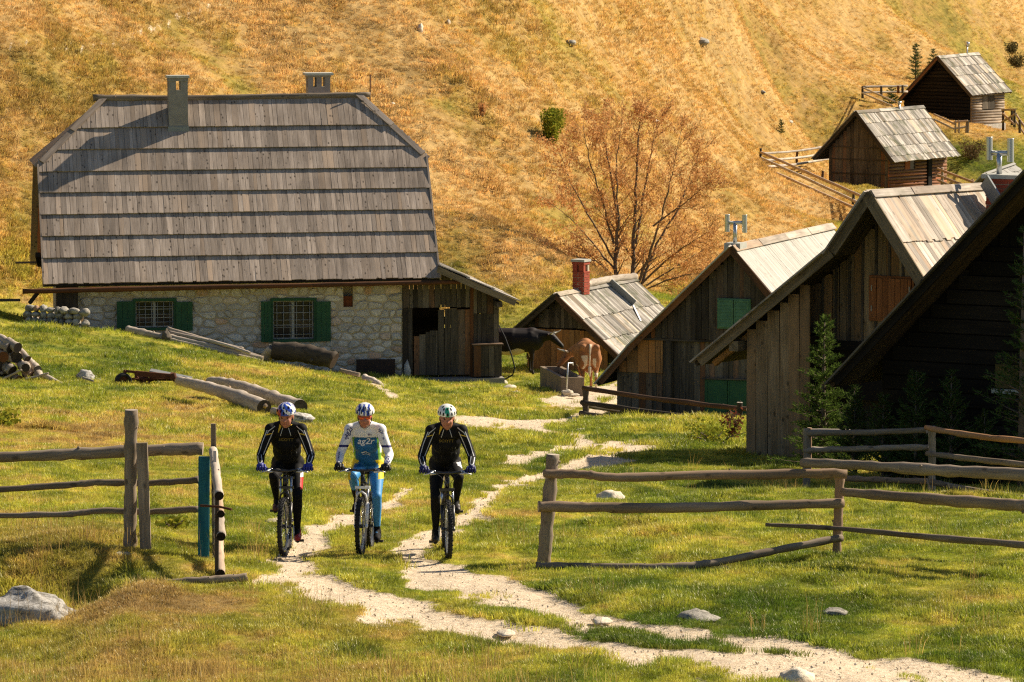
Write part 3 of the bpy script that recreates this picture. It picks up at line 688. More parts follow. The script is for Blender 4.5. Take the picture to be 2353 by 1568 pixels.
def build_stones(parent, cells, y, mat, name='stone', limit=290, proud=.055, ax='x'):
    rest = MB()
    for i, (cx_, cz_, q) in enumerate(cells):
        m = MB() if i < limit else rest; n = len(q); pr = proud * ru(.4, 1.5); sl = ru(-.25, .25) * pr; o = Vector((cx_, 0, cz_))
        def V3(x, z, d): return (x, y - d, z)
        rings = [[V3(x, z, -.03) for x, z in q]]
        for f, d in ((.97, .45), (.84, .85), (.5, 1.05)): rings.append([V3(cx_ + (x - cx_) * f, cz_ + (z - cz_) * f, pr * d * ru(.8, 1.15) + sl * (x - cx_) / .3) for x, z in q])
        vs = sum(rings, []) + [V3(cx_, cz_, pr * ru(.9, 1.2))]; fs = []
        for r in range(3):
            for j in range(n): fs.append((r * n + j, r * n + (j + 1) % n, (r + 1) * n + (j + 1) % n, (r + 1) * n + j))
        for j in range(n): fs.append((3 * n + j, 3 * n + (j + 1) % n, 4 * n))
        if sum((q[j][0] * q[(j + 1) % n][1] - q[(j + 1) % n][0] * q[j][1]) for j in range(n)) < 0: fs = [tuple(reversed(f)) for f in fs]
        m.add([(p[0] - (cx_ if i < limit else 0), p[1], p[2] - (cz_ if i < limit else 0)) for p in vs], fs, None, 0, False)
        if i < limit:
            ob = m.build(name, mat, parent); ob.location = (cx_, 0, cz_)
    if rest.v: rest.build(name, mat, parent, kind='stuff')
def chimney(parent, x0, x1, y0, y1, z0, zs0, zs1, z1, cap, nsl, matb, matc, flash=None, name='chimney'):
    """shaft to zs0, open slots zs0..zs1 between piers, head to z1, cap slab on top"""
    m = MB(); m.box(x0, x1, y0, y1, z0, zs0); w = x1 - x0; k = nsl; pw = w / (2 * k + 1) * 1.15; g = (w - pw * (k + 1)) / k
    d = y1 - y0; p2 = d * .27
    for i in range(k + 1):
        a = x0 + i * (pw + g); m.box(a, a + pw, y0, y0 + p2, zs0, zs1); m.box(a, a + pw, y1 - p2, y1, zs0, zs1)
    m.box(x0 - .015, x1 + .015, y0 - .015, y1 + .015, zs1, z1)
    c = m.build(name, matb, parent); q = MB(); q.box(x0 - cap, x1 + cap, y0 - cap, y1 + cap, z1 + .004, z1 + .075); q.build('chimney_cap', matc, c)
    if flash:
        q = MB(); q.box(x0 - .03, x1 + .03, y0 - .03, y1 + .03, flash[0], flash[1]); q.build('flashing', M_LEAD, c)
    return c

# ------------------------------------------------------------------ the stone house
HF = Frame(P(925, 868, 130), R(8.5))
house = thing('stone_house', 'large stone house with a long grey shake roof and two chimneys beside the track', 'house', HF.O, HF.a)
eL = HF.y(100, 656, -.7); eR = HF.y(1011, 638, -.7); YR = 3.7
rl = HF.y(236, 228, YR); rr = HF.y(829, 222, YR); xL, xR = eL.x, eR.x
zr = lambda x: rl.z + (rr.z - rl.z) * (x - rl.x) / (rr.x - rl.x)
A = Vector((xL, YR, zr(xL))); B = Vector((xR, YR, zr(xR))); E = Vector((xL, -.7, eL.z)); E2 = Vector((xR, -.7, eR.z))
# keep the slope a parallelogram: share the ridge tilt
E2 = E + (B - A); SL = (E - A).length; dn = (E - A).normalized(); ex_ = (B - A).normalized(); NR = ex_.cross(dn).normalized(); NR = NR if NR.z > 0 else -NR
cl = HF.pl(77, 380, A, NR); cr = HF.pl(980, 363, A, NR)
dC = (cl - A).dot(dn); dCr = (cr - A).dot(dn); sH = rl.x - xL; sR = xR - rr.x; RLn = (B - A).length
def hclip(s):
    d0 = 0
    if s < sH: d0 = dC * (1 - s / sH)
    if s > RLn - sR: d0 = max(d0, dCr * (1 - (RLn - s) / sR))
    return (d0, 99)
cs = [0] + [(HF.pl(500, v, A, NR) - A).dot(dn) / SL for v in (295, 344, 394, 442, 492, 541, 591)] + [1]
items = roof_items(A, B, E, cs, bw=.145, t=.028, over=.10, clip=hclip, jit=.004, tilt=.065)
items = items[::-1]                                          # lowest courses first: they show largest
boards(house, 'roof_board', W_ROOF, items, 300)
def mir(p): return Vector((p.x, 2 * YR - p.y, p.z))
hl = A + ex_ * 0 + dn * dC; hr_ = B + dn * dCr; rlp = A + ex_ * sH; rrp = B - ex_ * sR
lift = NR * -.012
m = MB(); slab(m, [rlp + lift, rrp + lift, hr_ + lift, E2 + lift, E + lift, hl + lift], .06)
m.build('roof_deck', W_DARK, house)
m = MB(); slab(m, [rlp, rrp, mir(hr_), mir(E2), mir(E), mir(hl)], .08); m.build('back_roof', W_ROOF, house)
m = MB(); slab(m, [rlp + Vector((0, 0, .03)), hl + Vector((-.12, 0, .0)), mir(hl) + Vector((-.12, 0, 0))], .09); m.build('hip_slope', W_ROOF, house)
m = MB(); slab(m, [rrp + Vector((0, 0, .03)), hr_ + Vector((.1, 0, 0)), mir(hr_) + Vector((.1, 0, 0))], .09); m.build('hip_slope', W_ROOF, house)
for p, q, k in ((rlp, hl, 1), (rrp, hr_, -1)):
    for f0, f1 in ((-.02, .5), (.47, .97)):
        a = p.lerp(q, f0) + NR * (.075 - .02 * (f0 > .1)); b = p.lerp(q, f1) + NR * (.085 - .02 * (f0 > .1)); beam_obj(house, 'hip_board', a + ex_ * .05 * k, b + ex_ * .05 * k, .17, .035, W_ROOF, NR)
m = MB(); pole_mb(m, [HF.y(214, 225, YR), HF.y(420, 226, YR), HF.y(640, 222, YR), HF.y(851, 218, YR)], .095, .085, seg=10, wob=.05); m.build('ridge_log', W_POLE, house)
m = MB(); a = HF.y(850, 250, YR + .1); b = HF.y(851, 172, YR + .1); m.tube([a, b], .02, 6); m.build('lightning_rod', M_RUST, house)
# verge boards on the sloping edges
for p, q in ((hl, E), (hr_, E2)): beam_obj(house, 'verge_board', p + NR * .0 - ex_ * 0, q + NR * .0, .05, .12, W_ROOF, NR)
# left gable in red-brown boards
zgb = HF.y(70, 600, 3.7).z
xg = xL + .22
def roofz(y): return A.z - abs(y - YR) / (YR + .7) * (A.z - E.z)
its = wall_items(.15, 7.25, lambda s: zgb, lambda s: min(roofz(s), hl.z) - .18, xg, bw=.2, axis='y')
boards(house, 'gable_board', W_RED, its)
m = MB(); k = .1
prof = [(-.3, E.z + .42), (YR, A.z - .25), (2 * YR + .3, E.z + .42)]
for xx in (): pass
pz = zgb + .1
def prism(mb, x0, x1, prof, mi=0):
    n = len(prof); vs = [(x0, y, z) for y, z in prof] + [(x1, y, z) for y, z in prof]
    fs = [tuple(range(n)), tuple(reversed(range(n, 2 * n)))] + [(i, i + n, (i + 1) % n + n, (i + 1) % n) for i in range(n)]; mb.add(vs, fs, None, mi)
hz = hl.z - .15; yy = YR - (A.z - hz) / (A.z - E.z) * (YR + .7) + .22
prism(m, xg + .05, xR - .25, [(.1, E.z - .05), (.1, roofz(.1) - .22), (yy, hz - .1), (2 * YR - yy, hz - .1), (2 * YR - .1, roofz(.1) - .22), (2 * YR - .1, E.z - .05)])
m.build('attic_core', M_CORE, house)  # solid dark prism added to fill the roof space and stop light
# masonry front
WL = HF.y(150, 720, 0).x; ztop = E.z + .25
def R4(u0, v0, u1, v1, y=0): a = HF.y(u0, v1, y); b = HF.y(u1, v0, y); return (a.x, b.x, a.z, b.z)
w1 = R4(307, 687, 403, 758); w2 = R4(623, 686, 725, 785); so = R4(789, 657, 811, 706)
holes = [w1, w2, so]
m = MB(); wall_grid(m, WL, 0, -1.2, ztop, .01, .40, holes); m.box(WL, 0, .4, 7.2, -1.2, ztop)
m.build('wall', M_MORT, house)
def ins(x, z): return z > HF.gz(x, 0) - .12 and z < ztop
cells = stone_items(WL, 0, -1.0, ztop, .40, .19, holes, ins)
build_stones(house, cells, .012, M_STONE)
# eave soffit beam, wooden gutter
beam_obj(house, 'eave_beam', Vector((WL - .5, -.3, E.z + .09)), Vector((xR - .1, -.3, E2.z + .09)), .16, .16, W_LOG)
for i in range(13):
    x = WL + .3 + i * .78; beam_obj(house, 'rafter_end', Vector((x, -.62, E.z + .02)), Vector((x, .3, E.z + .95)), .1, .12, W_DARK)
g0 = HF.y(52, 670, -.85); g1 = HF.y(1058, 648, -.85)
m = MB(); pole_mb(m, [g0, g0.lerp(g1, .5), g1], .075, .06, wob=.06, sub=14); m.build('wooden_gutter', W_DARK, house)
beam_obj(house, 'gutter_brace', HF.y(68, 697, -.7), HF.y(86, 674, -.85), .09, .09, W_DARK)
m = MB(); m.box(WL - .25, WL + .35, -.25, .3, HF.gz(WL, 0) - .3, E.z + .05); m.build('corner_shade_block', W_DARK, house)  # dark block put in for the shade at the left corner under the eave
m = MB(); a = HF.y(36, 604, 3.5); b = HF.y(92, 603, 3.2); m.tube([a, b], .035, 6); a = HF.y(60, 598, 1.0); m.build('purlin_end', W_POLE, house)
beam_obj(house, 'purlin_end', HF.y(86, 592, 2.2) + Vector((0, -.3, .1)), HF.y(86, 600, 2.2) + Vector((.1, .6, -.15)), .14, .14, W_DARK)
def window(parent, h, nx, nz, sh=None, matf=M_GREEN):
    x0, x1, z0, z1 = h; f = MB(); t = .055
    for a in ((x0 - .02, x0 + t, z0 - .02, z1 + .02), (x1 - t, x1 + .02, z0 - .02, z1 + .02), (x0 + t, x1 - t, z0 - .02, z0 + t), (x0 + t, x1 - t, z1 - t, z1 + .02)): f.box(a[0], a[1], -.075, .05, a[2], a[3])
    w_ = f.build('window', matf, parent)
    x0 += t; x1 -= t; z0 += t; z1 -= t; xm = (x0 + x1) / 2; s = MB(); t = .04
    for a in ((x0, x0 + t, z0, z1), (x1 - t, x1, z0, z1), (xm - t, xm + t, z0, z1), (x0 + t, xm - t, z0, z0 + t), (xm + t, x1 - t, z0, z0 + t), (x0 + t, xm - t, z1 - t, z1), (xm + t, x1 - t, z1 - t, z1)): s.box(a[0], a[1], .10, .15, a[2], a[3])
    zm = z0 + (z1 - z0) * .5
    for q in (.36, .68): zq = z0 + (z1 - z0) * q; s.box(x0 + t, xm - t, .11, .14, zq - .01, zq + .01); s.box(xm + t, x1 - t, .11, .14, zq - .01, zq + .01)
    s.build('sash', M_BAR, w_)
    for a, b in ((x0 + t, xm - t), (xm + t, x1 - t)):
        p = MB(); p.box(a, b, .120, .128, z0 + t, z1 - t); p.build('pane', M_GLASS, w_)
    for i in range(nx):
        x = x0 + (x1 - x0) * (i + .6) / (nx + .2); p = MB(); p.tube([(x, .0, z0), (x, .0, z1)], .009, 6); p.build('grille_bar', M_BAR, w_)
    for i in range(nz):
        z = z0 + (z1 - z0) * (i + .7) / (nz + .4); p = MB(); p.tube([(x0, -.016, z), (x1, -.016, z)], .009, 6); p.build('grille_bar', M_BAR, w_)
    m_ = MB(); m_.box(x0 - .05, x1 + .05, .41, .9, z0 - .05, z1 + .05); m_.build('dark_room', M_CORE, w_)
    return w_
window(house, w1, 6, 3); window(house, w2, 6, 5)
def shutter(parent, h, y=-.125, rot=0, n=3, mat=M_GREEN):
    x0, x1, z0, z1 = h; m = MB(); w = (x1 - x0) / n
    for i in range(n): m.box(x0 + i * w + .004, x0 + (i + 1) * w - .004, y - .015 + ru(0, .003), y + .015, z0, z1)
    for q in (.15, .85): z = z0 + (z1 - z0) * q; m.box(x0 + .02, x1 - .02, y + .0152, y + .035, z - .05, z + .05)
    return m.build('shutter', mat, parent)
for s in ((268, 692, 306, 761), (404, 693, 442, 760), (599, 692, 622, 786), (726, 692, 759, 784)): shutter(house, R4(*s))
m = MB(); m.box(so[0] + .005, so[1] - .005, .1, .14, so[2], so[2] + (so[3] - so[2]) * .5); m.build('vent_flap', W_RED, house)
m = MB(); m.box(so[0] - .05, so[1] + .05, .41, .8, so[2] - .05, so[3] + .05); m.build('dark_room', M_CORE, house)
q = R4(817, 824, 906, 866); m = MB(); m.box(q[0], q[1], -.22, -.18, q[2] - .1, q[3], 0); m.build('rusty_sheet', plain('brown_sheet_iron', (.045, .028, .022), .7, .2, .3, .3, 4), house)
# chimneys
zc = lambda v, y: HF.y(410, v, y).z
yc = HF.pl(410, 303, A, NR).y; c0 = HF.y(388, 250, yc).x; c1 = HF.y(432, 250, yc).x
chimney(house, c0, c1, yc, yc + .55, zc(303, yc) - .3, zc(208, yc), zc(187, yc), zc(180, yc), .05, 1, M_CONC, M_SLAB, (zc(307, yc), zc(291, yc)))
zd = lambda v: HF.y(733, v, 4.4).z
chimney(house, HF.y(708, 200, 4.4).x, HF.y(759, 200, 4.4).x, 4.4, 5.0, zd(260), zd(200), zd(178), zd(174), .09, 2, M_CONC, M_SLAB)
# the plank shed against the right gable
X1 = HF.y(1146, 780, 0).x; sh_h = HF.y(1013, 612, -.95); sh_l = HF.y(1194, 695, -.95); DS = 3.6
its = roof_items(Vector((sh_h.x, -.95, sh_h.z)), Vector((sh_h.x, DS, sh_h.z)), Vector((sh_l.x, -.95, sh_l.z)), [0, .36, .68, 1], bw=.2, t=.03, over=.1)
boards(house, 'shed_roof_board', W_SHAKE, its)
nS = Vector((sh_l.z - sh_h.z, 0, -(sh_l.x - sh_h.x))).normalized(); nS = nS if nS.z > 0 else -nS
m = MB(); slab(m, [sh_h - nS * .02, sh_l - nS * .02, Vector((sh_l.x, DS, sh_l.z)) - nS * .02, Vector((sh_h.x, DS, sh_h.z)) - nS * .02], .05); m.build('shed_roof_deck', W_DARK, house)
beam_obj(house, 'shed_bargeboard', sh_h + Vector((-.1, -.03, -.09)), sh_l + Vector((-.12, -.03, -.02)), .04, .17, W_BEAM)
beam_obj(house, 'shed_purlin', Vector((X1 - .1, -.9, sh_l.z - .06)), Vector((X1 - .1, DS, sh_l.z - .06)), .15, .15, W_DARK)
zt = lambda s: sh_h.z + (sh_l.z - sh_h.z) * (s - sh_h.x) / (sh_l.x - sh_h.x) - .12
zr_ = lambda u, v: HF.y(u, v, 0).z; xx_ = lambda u, v=780: HF.y(u, v, 0).x
its = wall_items(.0, xx_(1082), lambda s: zr_(1010, 707), zt, -.02, bw=.16); boards(house, 'shed_board', W_GREY, its)
its = wall_items(.0, xx_(949), lambda s: -.2, lambda s: zr_(940, 707), -.02, bw=.13); boards(house, 'shed_board', W_DARK, its)
its = wall_items(xx_(1084), X1, lambda s: zr_(1100, 868), lambda s: zt(s), -.03, bw=.15, breaks=[zr_(1100, 721)]); boards(house, 'shed_board', W_GREY, its)
door = MB(); d0, d1 = xx_(951), xx_(1082)
its = wall_items(xx_(1006), d1, lambda s: zr_(1040, 862), lambda s: zr_(1040, 711), .0, bw=.17, jy=.002)
its += wall_items(d0, xx_(1006), lambda s: zr_(980, 862), lambda s: zr_(1000, 760) - .28 * max(0, (xx_(992) - s)) * 1.3 - .0, .0, bw=.14, jy=.002)
dz = beam_obj(house, 'shed_door', Vector((d0, .035, zr_(1000, 800))), Vector((d1, .035, zr_(1000, 800))), .03, .12, W_GREY)
boards(dz, 'board', W_GREY, its)
m = MB(); m.beam(Vector((xx_(1020), .0, zr_(1010, 707) - .05)), Vector((xx_(1050), 0, zr_(1010, 707) - .05)), .03, .04); m.build('door_latch', W_BEAM, dz)
beam_obj(house, 'door_post', Vector((d1 + .02, -.04, -.1)), Vector((d1 + .02, -.04, zt(d1))), .09, .09, W_DARK, (0, 1, 0))
o1 = R4(1010, 700, 1034, 728, DS); o2 = R4(1013, 746, 1050, 754, DS)
m = MB(); wall_grid(m, .0, X1 - .05, -.4, zt(X1) - .05, DS, DS + .05, [o1, o2])
prism(m, .05, .06, [(.1, -.3), (.1, zt(.1)), (DS, zt(.1)), (DS, -.3)]); m.build('shed_back_wall', W_DARK, house)
its = wall_items(.05, DS, lambda s: -.2, lambda s: zt(X1), X1 - .03, bw=.17, axis='y', out=1); boards(house, 'shed_side_board', W_DARK, its)
bx0, bx1 = HF.y(1088, 830, -.35).x, HF.y(1153, 830, -.35).x; bz0, bz1 = HF.y(1100, 866, -.35).z, HF.y(1100, 794, -.35).z
boards(house, 'bin_board', W_GREY, wall_items(bx0, bx1, lambda s: bz0, lambda s: bz1, -.35, bw=.19, jy=.002))
m = MB(); m.box(bx0 + .01, bx1 - .01, -.33, -.05, bz0, bz1); m.box(bx0 - .04, bx1 + .05, -.42, -.04, bz1 + .003, bz1 + .04); m.build('storage_bin', W_GREY, house)
m = MB(); a = HF.y(960, 868, -.2); m.box(a.x, X1 + .1, -.5, .2, a.z - .35, a.z - .02); m.build('doorstep', M_CONC, house)
m = MB(); rock_mb(m, HF.y(936, 850, -.05), (.11, .12, .30), 0, 3, 8, 6); m.build('corner_stone', M_STONE, house)

# ------------------------------------------------------------------ timber huts
def hut(name, label, fr, rf, rb, lefts, right, wl, wr, o, cR, cL=None, bw=.18, matR=W_SHAKE, matG=W_DARK, zbot=None, breaks=None, holes=(), capw=.16, over_r=.3, side=None, gname='wall_board', gbw=.17, barge=W_BEAM, bargeh=.16, capmat=None, back_o=.3, jit=.03):
    h = thing(name, label, 'hut', fr.O, fr.a)
    A = fr.y(*rf, 0); B = fr.x(*rb, A.x); Ls = [fr.y(*p, 0) for p in lefts]; Rt = fr.y(*right, 0); ax = B - A
    boards(h, 'roof_board', matR, roof_items(A, B, Rt, cR, bw=bw, t=.026, over=.12, jit=jit)[::-1], 290)
    for nm, P0, P1 in [('roof_deck', A, Rt)] + [('back_roof', a_, b_) for a_, b_ in zip([A] + Ls[:-1], Ls)]:
        n = ax.cross(P1 - P0).normalized(); n = n if n.z > 0 else -n; m = MB()
        q = n * (-.012 if nm == 'roof_deck' else 0); e = (P1 - P0).normalized() * .1 * (nm == 'back_roof')
        slab(m, [P0 + q, P0 + ax + q, P1 + ax + q + e, P1 + q + e], .05 if nm == 'roof_deck' else .07); m.build(nm, W_DARK, h)
        bo = P0 + n * -.05 + Vector((0, -.02, 0)); b2 = P1 + n * -.05 + Vector((0, -.02, 0)); beam_obj(h, 'bargeboard', bo, b2, .04, bargeh, barge, n)
        beam_obj(h, 'bargeboard', bo + ax, b2 + ax, .04, bargeh, barge, n)
        if nm == 'back_roof': beam_obj(h, 'verge_shake', P0 + n * .02, P1 + n * .02 + e, .3, .03, matR, n)
    n = ax.cross(Rt - A).normalized(); n = n if n.z > 0 else -n; dR = (Rt - A).normalized(); dL = (Ls[0] - A).normalized()
    k = max(2, int(ax.length / 1.6)); nL = ax.cross(Ls[0] - A).normalized(); nL = nL if nL.z > 0 else -nL
    for i in range(k):
        a = A + ax * (i / k - .004); b = A + ax * ((i + 1) / k + .01); j = n * (.055 + .012 * (i % 2))
        beam_obj(h, 'ridge_board', a + dR * capw / 2 + j, b + dR * capw / 2 + j, capw, .025, capmat or matR, n)
        beam_obj(h, 'ridge_board', a + dL * capw / 2 + nL * .045, b + dL * capw / 2 + nL * .045, capw, .025, capmat or matR, nL)
    xl = fr.y(*wl, o).x; xr = fr.y(*wr, o).x if wr else Rt.x * .86
    def top(x):
        pts = [(A.x, A.z)] + [(p.x, p.z) for p in Ls] if x < A.x else [(A.x, A.z), (Rt.x, Rt.z)]
        for (x0, z0), (x1, z1) in zip(pts[:-1], pts[1:]):
            if min(x0, x1) - 1e-6 <= x <= max(x0, x1) + 1e-6: return z0 + (z1 - z0) * (x - x0) / (x1 - x0) - .09
        (x0, z0), (x1, z1) = pts[-2:]; return z0 + (z1 - z0) * (x - x0) / (x1 - x0) - .09
    zb = zbot or (lambda s: fr.gz(s, o) - .15)
    its = wall_items(xl, xr, zb, top, o, bw=gbw, breaks=breaks); boards(h, gname, matG, its)
    L = ax.y - back_o; m = MB(); xs = [xl + .03, A.x, xr - .03]; lo = min(zb(xl), zb(xr)) - 1
    prof = [(xl + .03, lo), (xr - .03, lo), (xr - .03, top(xr - .03) - .06), (A.x, A.z - .2)] + [(p.x, p.z - .16) for p in Ls[:-1]] + [(xl + .03, top(xl + .03) - .06)]
    vs = [(x, o + .02, z) for x, z in prof] + [(x, L, z) for x, z in prof]; n_ = len(prof)
    m.add(vs, [tuple(range(n_)), tuple(reversed(range(n_, 2 * n_)))] + [(i, i + n_, (i + 1) % n_ + n_, (i + 1) % n_) for i in range(n_)]); m.build('hut_core', M_CORE, h)  # solid dark core added inside to block light and views through gaps
    return h, A, B, Ls, Rt, top, xl, xr, L
def hframe(u, v, Y, phi): p = P(u, v, Y); return Frame((p.x, p.y, gz(p.x, p.y)), R(-phi))
def steel_h(parent, fr, base, yy, pts, r):
    """H shaped flue: base plate, stack, cross pipe, two open tubes"""
    f = lambda u, v: fr.y(u, v, yy); m = MB(); (bu, bv), (tu, tv), (lu, l0, l1), (ru_2, r0, r1) = pts
    m.tube([f(bu, bv), f(tu, tv)], r * .82, 14); a, b = f(lu, tv), f(ru_2, tv); m.tube([a, b], r * .72, 14)
    c = parent if parent else None
    o = m.build('metal_flue', M_METAL, c)
    for u_, v0, v1 in ((lu, l0, l1), (ru_2, r0, r1)):
        q = MB(); a, b = f(u_, v0), f(u_, v1); q.tube([a, b], r, 16, caps=False); q.tube([a, b], r * .93, 16, 1, caps=False); q.tube([a, a + (b - a) * .03], r * 1.05, 16); q.build('flue_tube', [M_METAL, M_CORE], o)
    return o
# hut beside the trough
f1 = hframe(1274, 674, 136.5, 29)
h1, A1, B1, L1, R1, t1, xl1, xr1, len1 = hut('small_hut', 'small hut with a long weathered shake roof and a red brick chimney behind the trough', f1, (1277, 676), (1457, 641), [(1189.5, 751)], (1422, 820), (1207, 755), (1400, 810), .35, [0, .42, .74, 1], bw=.12, breaks=None, matG=W_GREY, barge=W_GREY,
    zbot=lambda s: f1.y(1290, 754, .35).z)
boards(h1, 'wall_board', W_WARM, wall_items(xl1 + .1, xr1 - .05, lambda s: f1.gz(s, .5) - .3, lambda s: min(t1(s), f1.y(1290, 757, .34).z), .335, bw=.2))
m = MB(); pole_mb(m, [f1.x(1347, 660, A1.x) + Vector((0, 0, .07)), f1.x(1400, 648, A1.x) + Vector((0, 0, .07)), f1.x(1460, 640, A1.x) + Vector((0, 0, .05))], .12, .11, wob=.05); m.build('ridge_log', W_SILV, h1)
# standing flashing board on its roof
a = f1.pl(1396, 655, A1, (B1 - A1).cross(R1 - A1)); b = f1.pl(1452, 705, A1, (B1 - A1).cross(R1 - A1)); n = (B1 - A1).cross(R1 - A1).normalized(); n = n if n.z > 0 else -n
beam_obj(h1, 'flashing', a + n * .12, b + n * .12, .025, .26, M_LEAD, n); beam_obj(h1, 'flashing', b + n * .06, f1.pl(1470, 741, A1, n) + n * .05, .06, .03, M_METAL, n)
cc = f1.y(1334, 640, 1.5)
m = MB()
def brick_chimney(h, fr, u0, u1, vb, v0, v1, vt, y, dep, cap, nsl=1, bands=8):
    x0, x1 = fr.y(u0, vb, y).x, fr.y(u1, vb, y).x; z = lambda v: fr.y(u0, v, y).z
    c = chimney(h, x0, x1, y, y + dep, z(vb) - .5, z(v0), z(v1), z(vt), cap, nsl, M_MORT, M_SLAB)
    its = []; rows = []; zz = z(vb) - .2
    while zz < z(v0) - .03: rows.append((zz, x0, x1, True)); zz += .075
    zz = z(v0)
    k = 0
    for zz, a, b, _ in rows:
        k += 1; s = a - (.06 if k % 2 else 0)
        while s < b - .01:
            e = min(s + .235, b); s0 = max(s, a)
            if e - s0 > .03: its.append((axes(Vector(((s0 + e) / 2, y - .004, zz + .035)), Vector((1, 0, 0)), Vector((0, 0, 1)), Vector((0, -1, 0))), e - s0 - .012, .062, .03))
            s += .247
        s = y - (.06 if k % 2 else 0)
        while s < y + dep - .01:
            e = min(s + .235, y + dep); s0 = max(s, y)
            if e - s0 > .03: its.append((axes(Vector((x1 + .004, (s0 + e) / 2, zz + .035)), Vector((0, 1, 0)), Vector((0, 0, 1)), Vector((1, 0, 0))), e - s0 - .012, .062, .03))
            s += .247
    boards(c, 'brick', M_BRICK, its, 120)
    # brick piers of the open head
    m = MB(); w = x1 - x0; pw = w / (2 * nsl + 1) * 1.15
    for a in (x0, x1 - pw): m.box(a - .006, a + pw + .006, y - .008, y + dep * .27 + .006, z(v0) + .004, z(v1) - .004)
    m.box(x0 - .03, x1 + .03, y - .03, y + dep + .03, z(v0) - .02, z(v0) + .012); m.box(x0 - .02, x1 + .02, y - .02, y + dep + .02, z(v1), z(vt) - .003); m.build('brick_head', M_BRICK, c)
    return c
brick_chimney(h1, f1, 1316, 1341, 662, 625, 608, 602, 1.35, .36, .045)
# hut 2: pale new roof, green shutters
f2 = hframe(1680, 570, 112, 22)
h2, A2, B2, L2, R2_, t2, xl2, xr2, len2 = hut('pale_roofed_hut', 'dark plank hut with a bright new board roof, green shutters and an H-shaped flue', f2, (1680, 567), (1905, 517), [(1449, 792), (1376, 876)], (1850, 772), (1418, 900), (1800, 900), .35, [0, .60, 1.0], bw=.13, matR=W_PALE, matG=W_GREY, barge=W_DARK,
    breaks=None, zbot=lambda s: f2.gz(s, .5) - .1, capmat=W_SILV, capw=.2, jit=.008)
z781 = f2.y(1600, 781, .3).z; z824 = f2.y(1500, 842, .3).z
x17 = f2.y(1716, 800, .3).x
boards(h2, 'gable_board', W_DARK, wall_items(f2.y(1462, 781, .27).x, xr2, lambda s: z781, lambda s: t2(s), .26, bw=.15))
boards(h2, 'warm_board', W_WARM, wall_items(f2.y(1424, 850, .33).x, f2.y(1524, 850, .33).x, lambda s: f2.y(1470, 856, .31).z, lambda s: min(t2(s), z781 + .02), .31, bw=.22))
beam_obj(h2, 'corner_post', f2.y(1537, 985, .22), f2.y(1537, 784, .22), .13, .08, W_DARK, (0, 1, 0))
m = MB(); m.beam(Vector((xl2 + .5, .24, z781 - .02)), Vector((xr2, .24, z781 - .02)), .06, .05); m.build('ledge_board', W_DARK, h2)
def louvre(parent, fr, u0, v0, u1, v1, y, nsl, mat, mul=True, name='shutter'):
    a = fr.y(u0, v1, y); b = fr.y(u1, v0, y); x0, x1, z0, z1 = a.x, b.x, a.z, b.z; xm = (x0 + x1) / 2
    m = MB(); t = .035; m.box(x0 - t, x1 + t, y, y + .06, z0 - t, z0); m.box(x0 - t, x1 + t, y, y + .06, z1, z1 + t); m.box(x0 - t, x0, y, y + .06, z0, z1); m.box(x1, x1 + t, y, y + .06, z0, z1)
    w_ = m.build('window', mat, parent)
    for p, q in ((x0, xm - .01), (xm + .01, x1)):
        m = MB(); t = .04; yy = y - .03; m.box(p, p + t, yy, yy + .03, z0, z1); m.box(q - t, q, yy, yy + .03, z0, z1); m.box(p + t, q - t, yy, yy + .03, z0, z0 + t); m.box(p + t, q - t, yy, yy + .03, z1 - t, z1)
        if nsl:
            for i in range(nsl):
                z = z0 + t + (z1 - z0 - 2 * t) * (i + .5) / nsl; hh = (z1 - z0 - 2 * t) / nsl * .62; m.hexa([(p + t, yy + .002, z - hh), (q - t, yy + .002, z - hh), (q - t, yy + .012, z - hh), (p + t, yy + .012, z - hh), (p + t, yy + .02, z + hh), (q - t, yy + .02, z + hh), (q - t, yy + .03, z + hh), (p + t, yy + .03, z + hh)])
        else: m.box(p + t, q - t, yy + .012, yy + .025, z0 + t, z1 - t)
        m.build(name, mat, w_)
    return w_
louvre(h2, f2, 1651, 691, 1721, 752, .16, 7, M_GREEN2)
louvre(h2, f2, 1622, 877, 1722, 948, .26, 0, M_GREEN)
beam_obj(h2, 'lintel_board', f2.y(1614, 870, .24), f2.y(1725, 873, .24), .1, .03, W_GREY)
steel_h(h2, f2, None, .45, ((1689, 562), (1689, 512), (1671, 493, 533), (1711, 494, 535)), .062)
m = MB(); a = f2.y(1689, 557, .45); m.box(a.x - .2, a.x + .22, .2, .7, a.z - .28, a.z - .01); m.build('flue_base', M_SLAB, h2)
W_LOGD = wood('log_wall_dark', (.035, .028, .024), (.10, .085, .065), None, vary=.3, knots=.3)
# hut 3: big barn with projecting plank wing
f3 = hframe(1998, 455, 79, 30)
h3, A3, B3, L3, R3, t3, xl3, xr3, len3 = hut('tall_barn', 'tall barn with wide projecting eaves, silvery shake roof and a red-brown loft hatch', f3, (1996, 441), (2259, 424), [(1907, 574), (1604, 826)], (2190, 756), (1862, 800), (2180, 800), 1.0,
    [0, .385, .66, 1], bw=.15, matR=W_SHAKE3, matG=W_OLIVE, zbot=lambda s: f3.y(1960, 790, 1.0).z, bargeh=.2, barge=W_BEAM, capw=.15, gbw=.19)
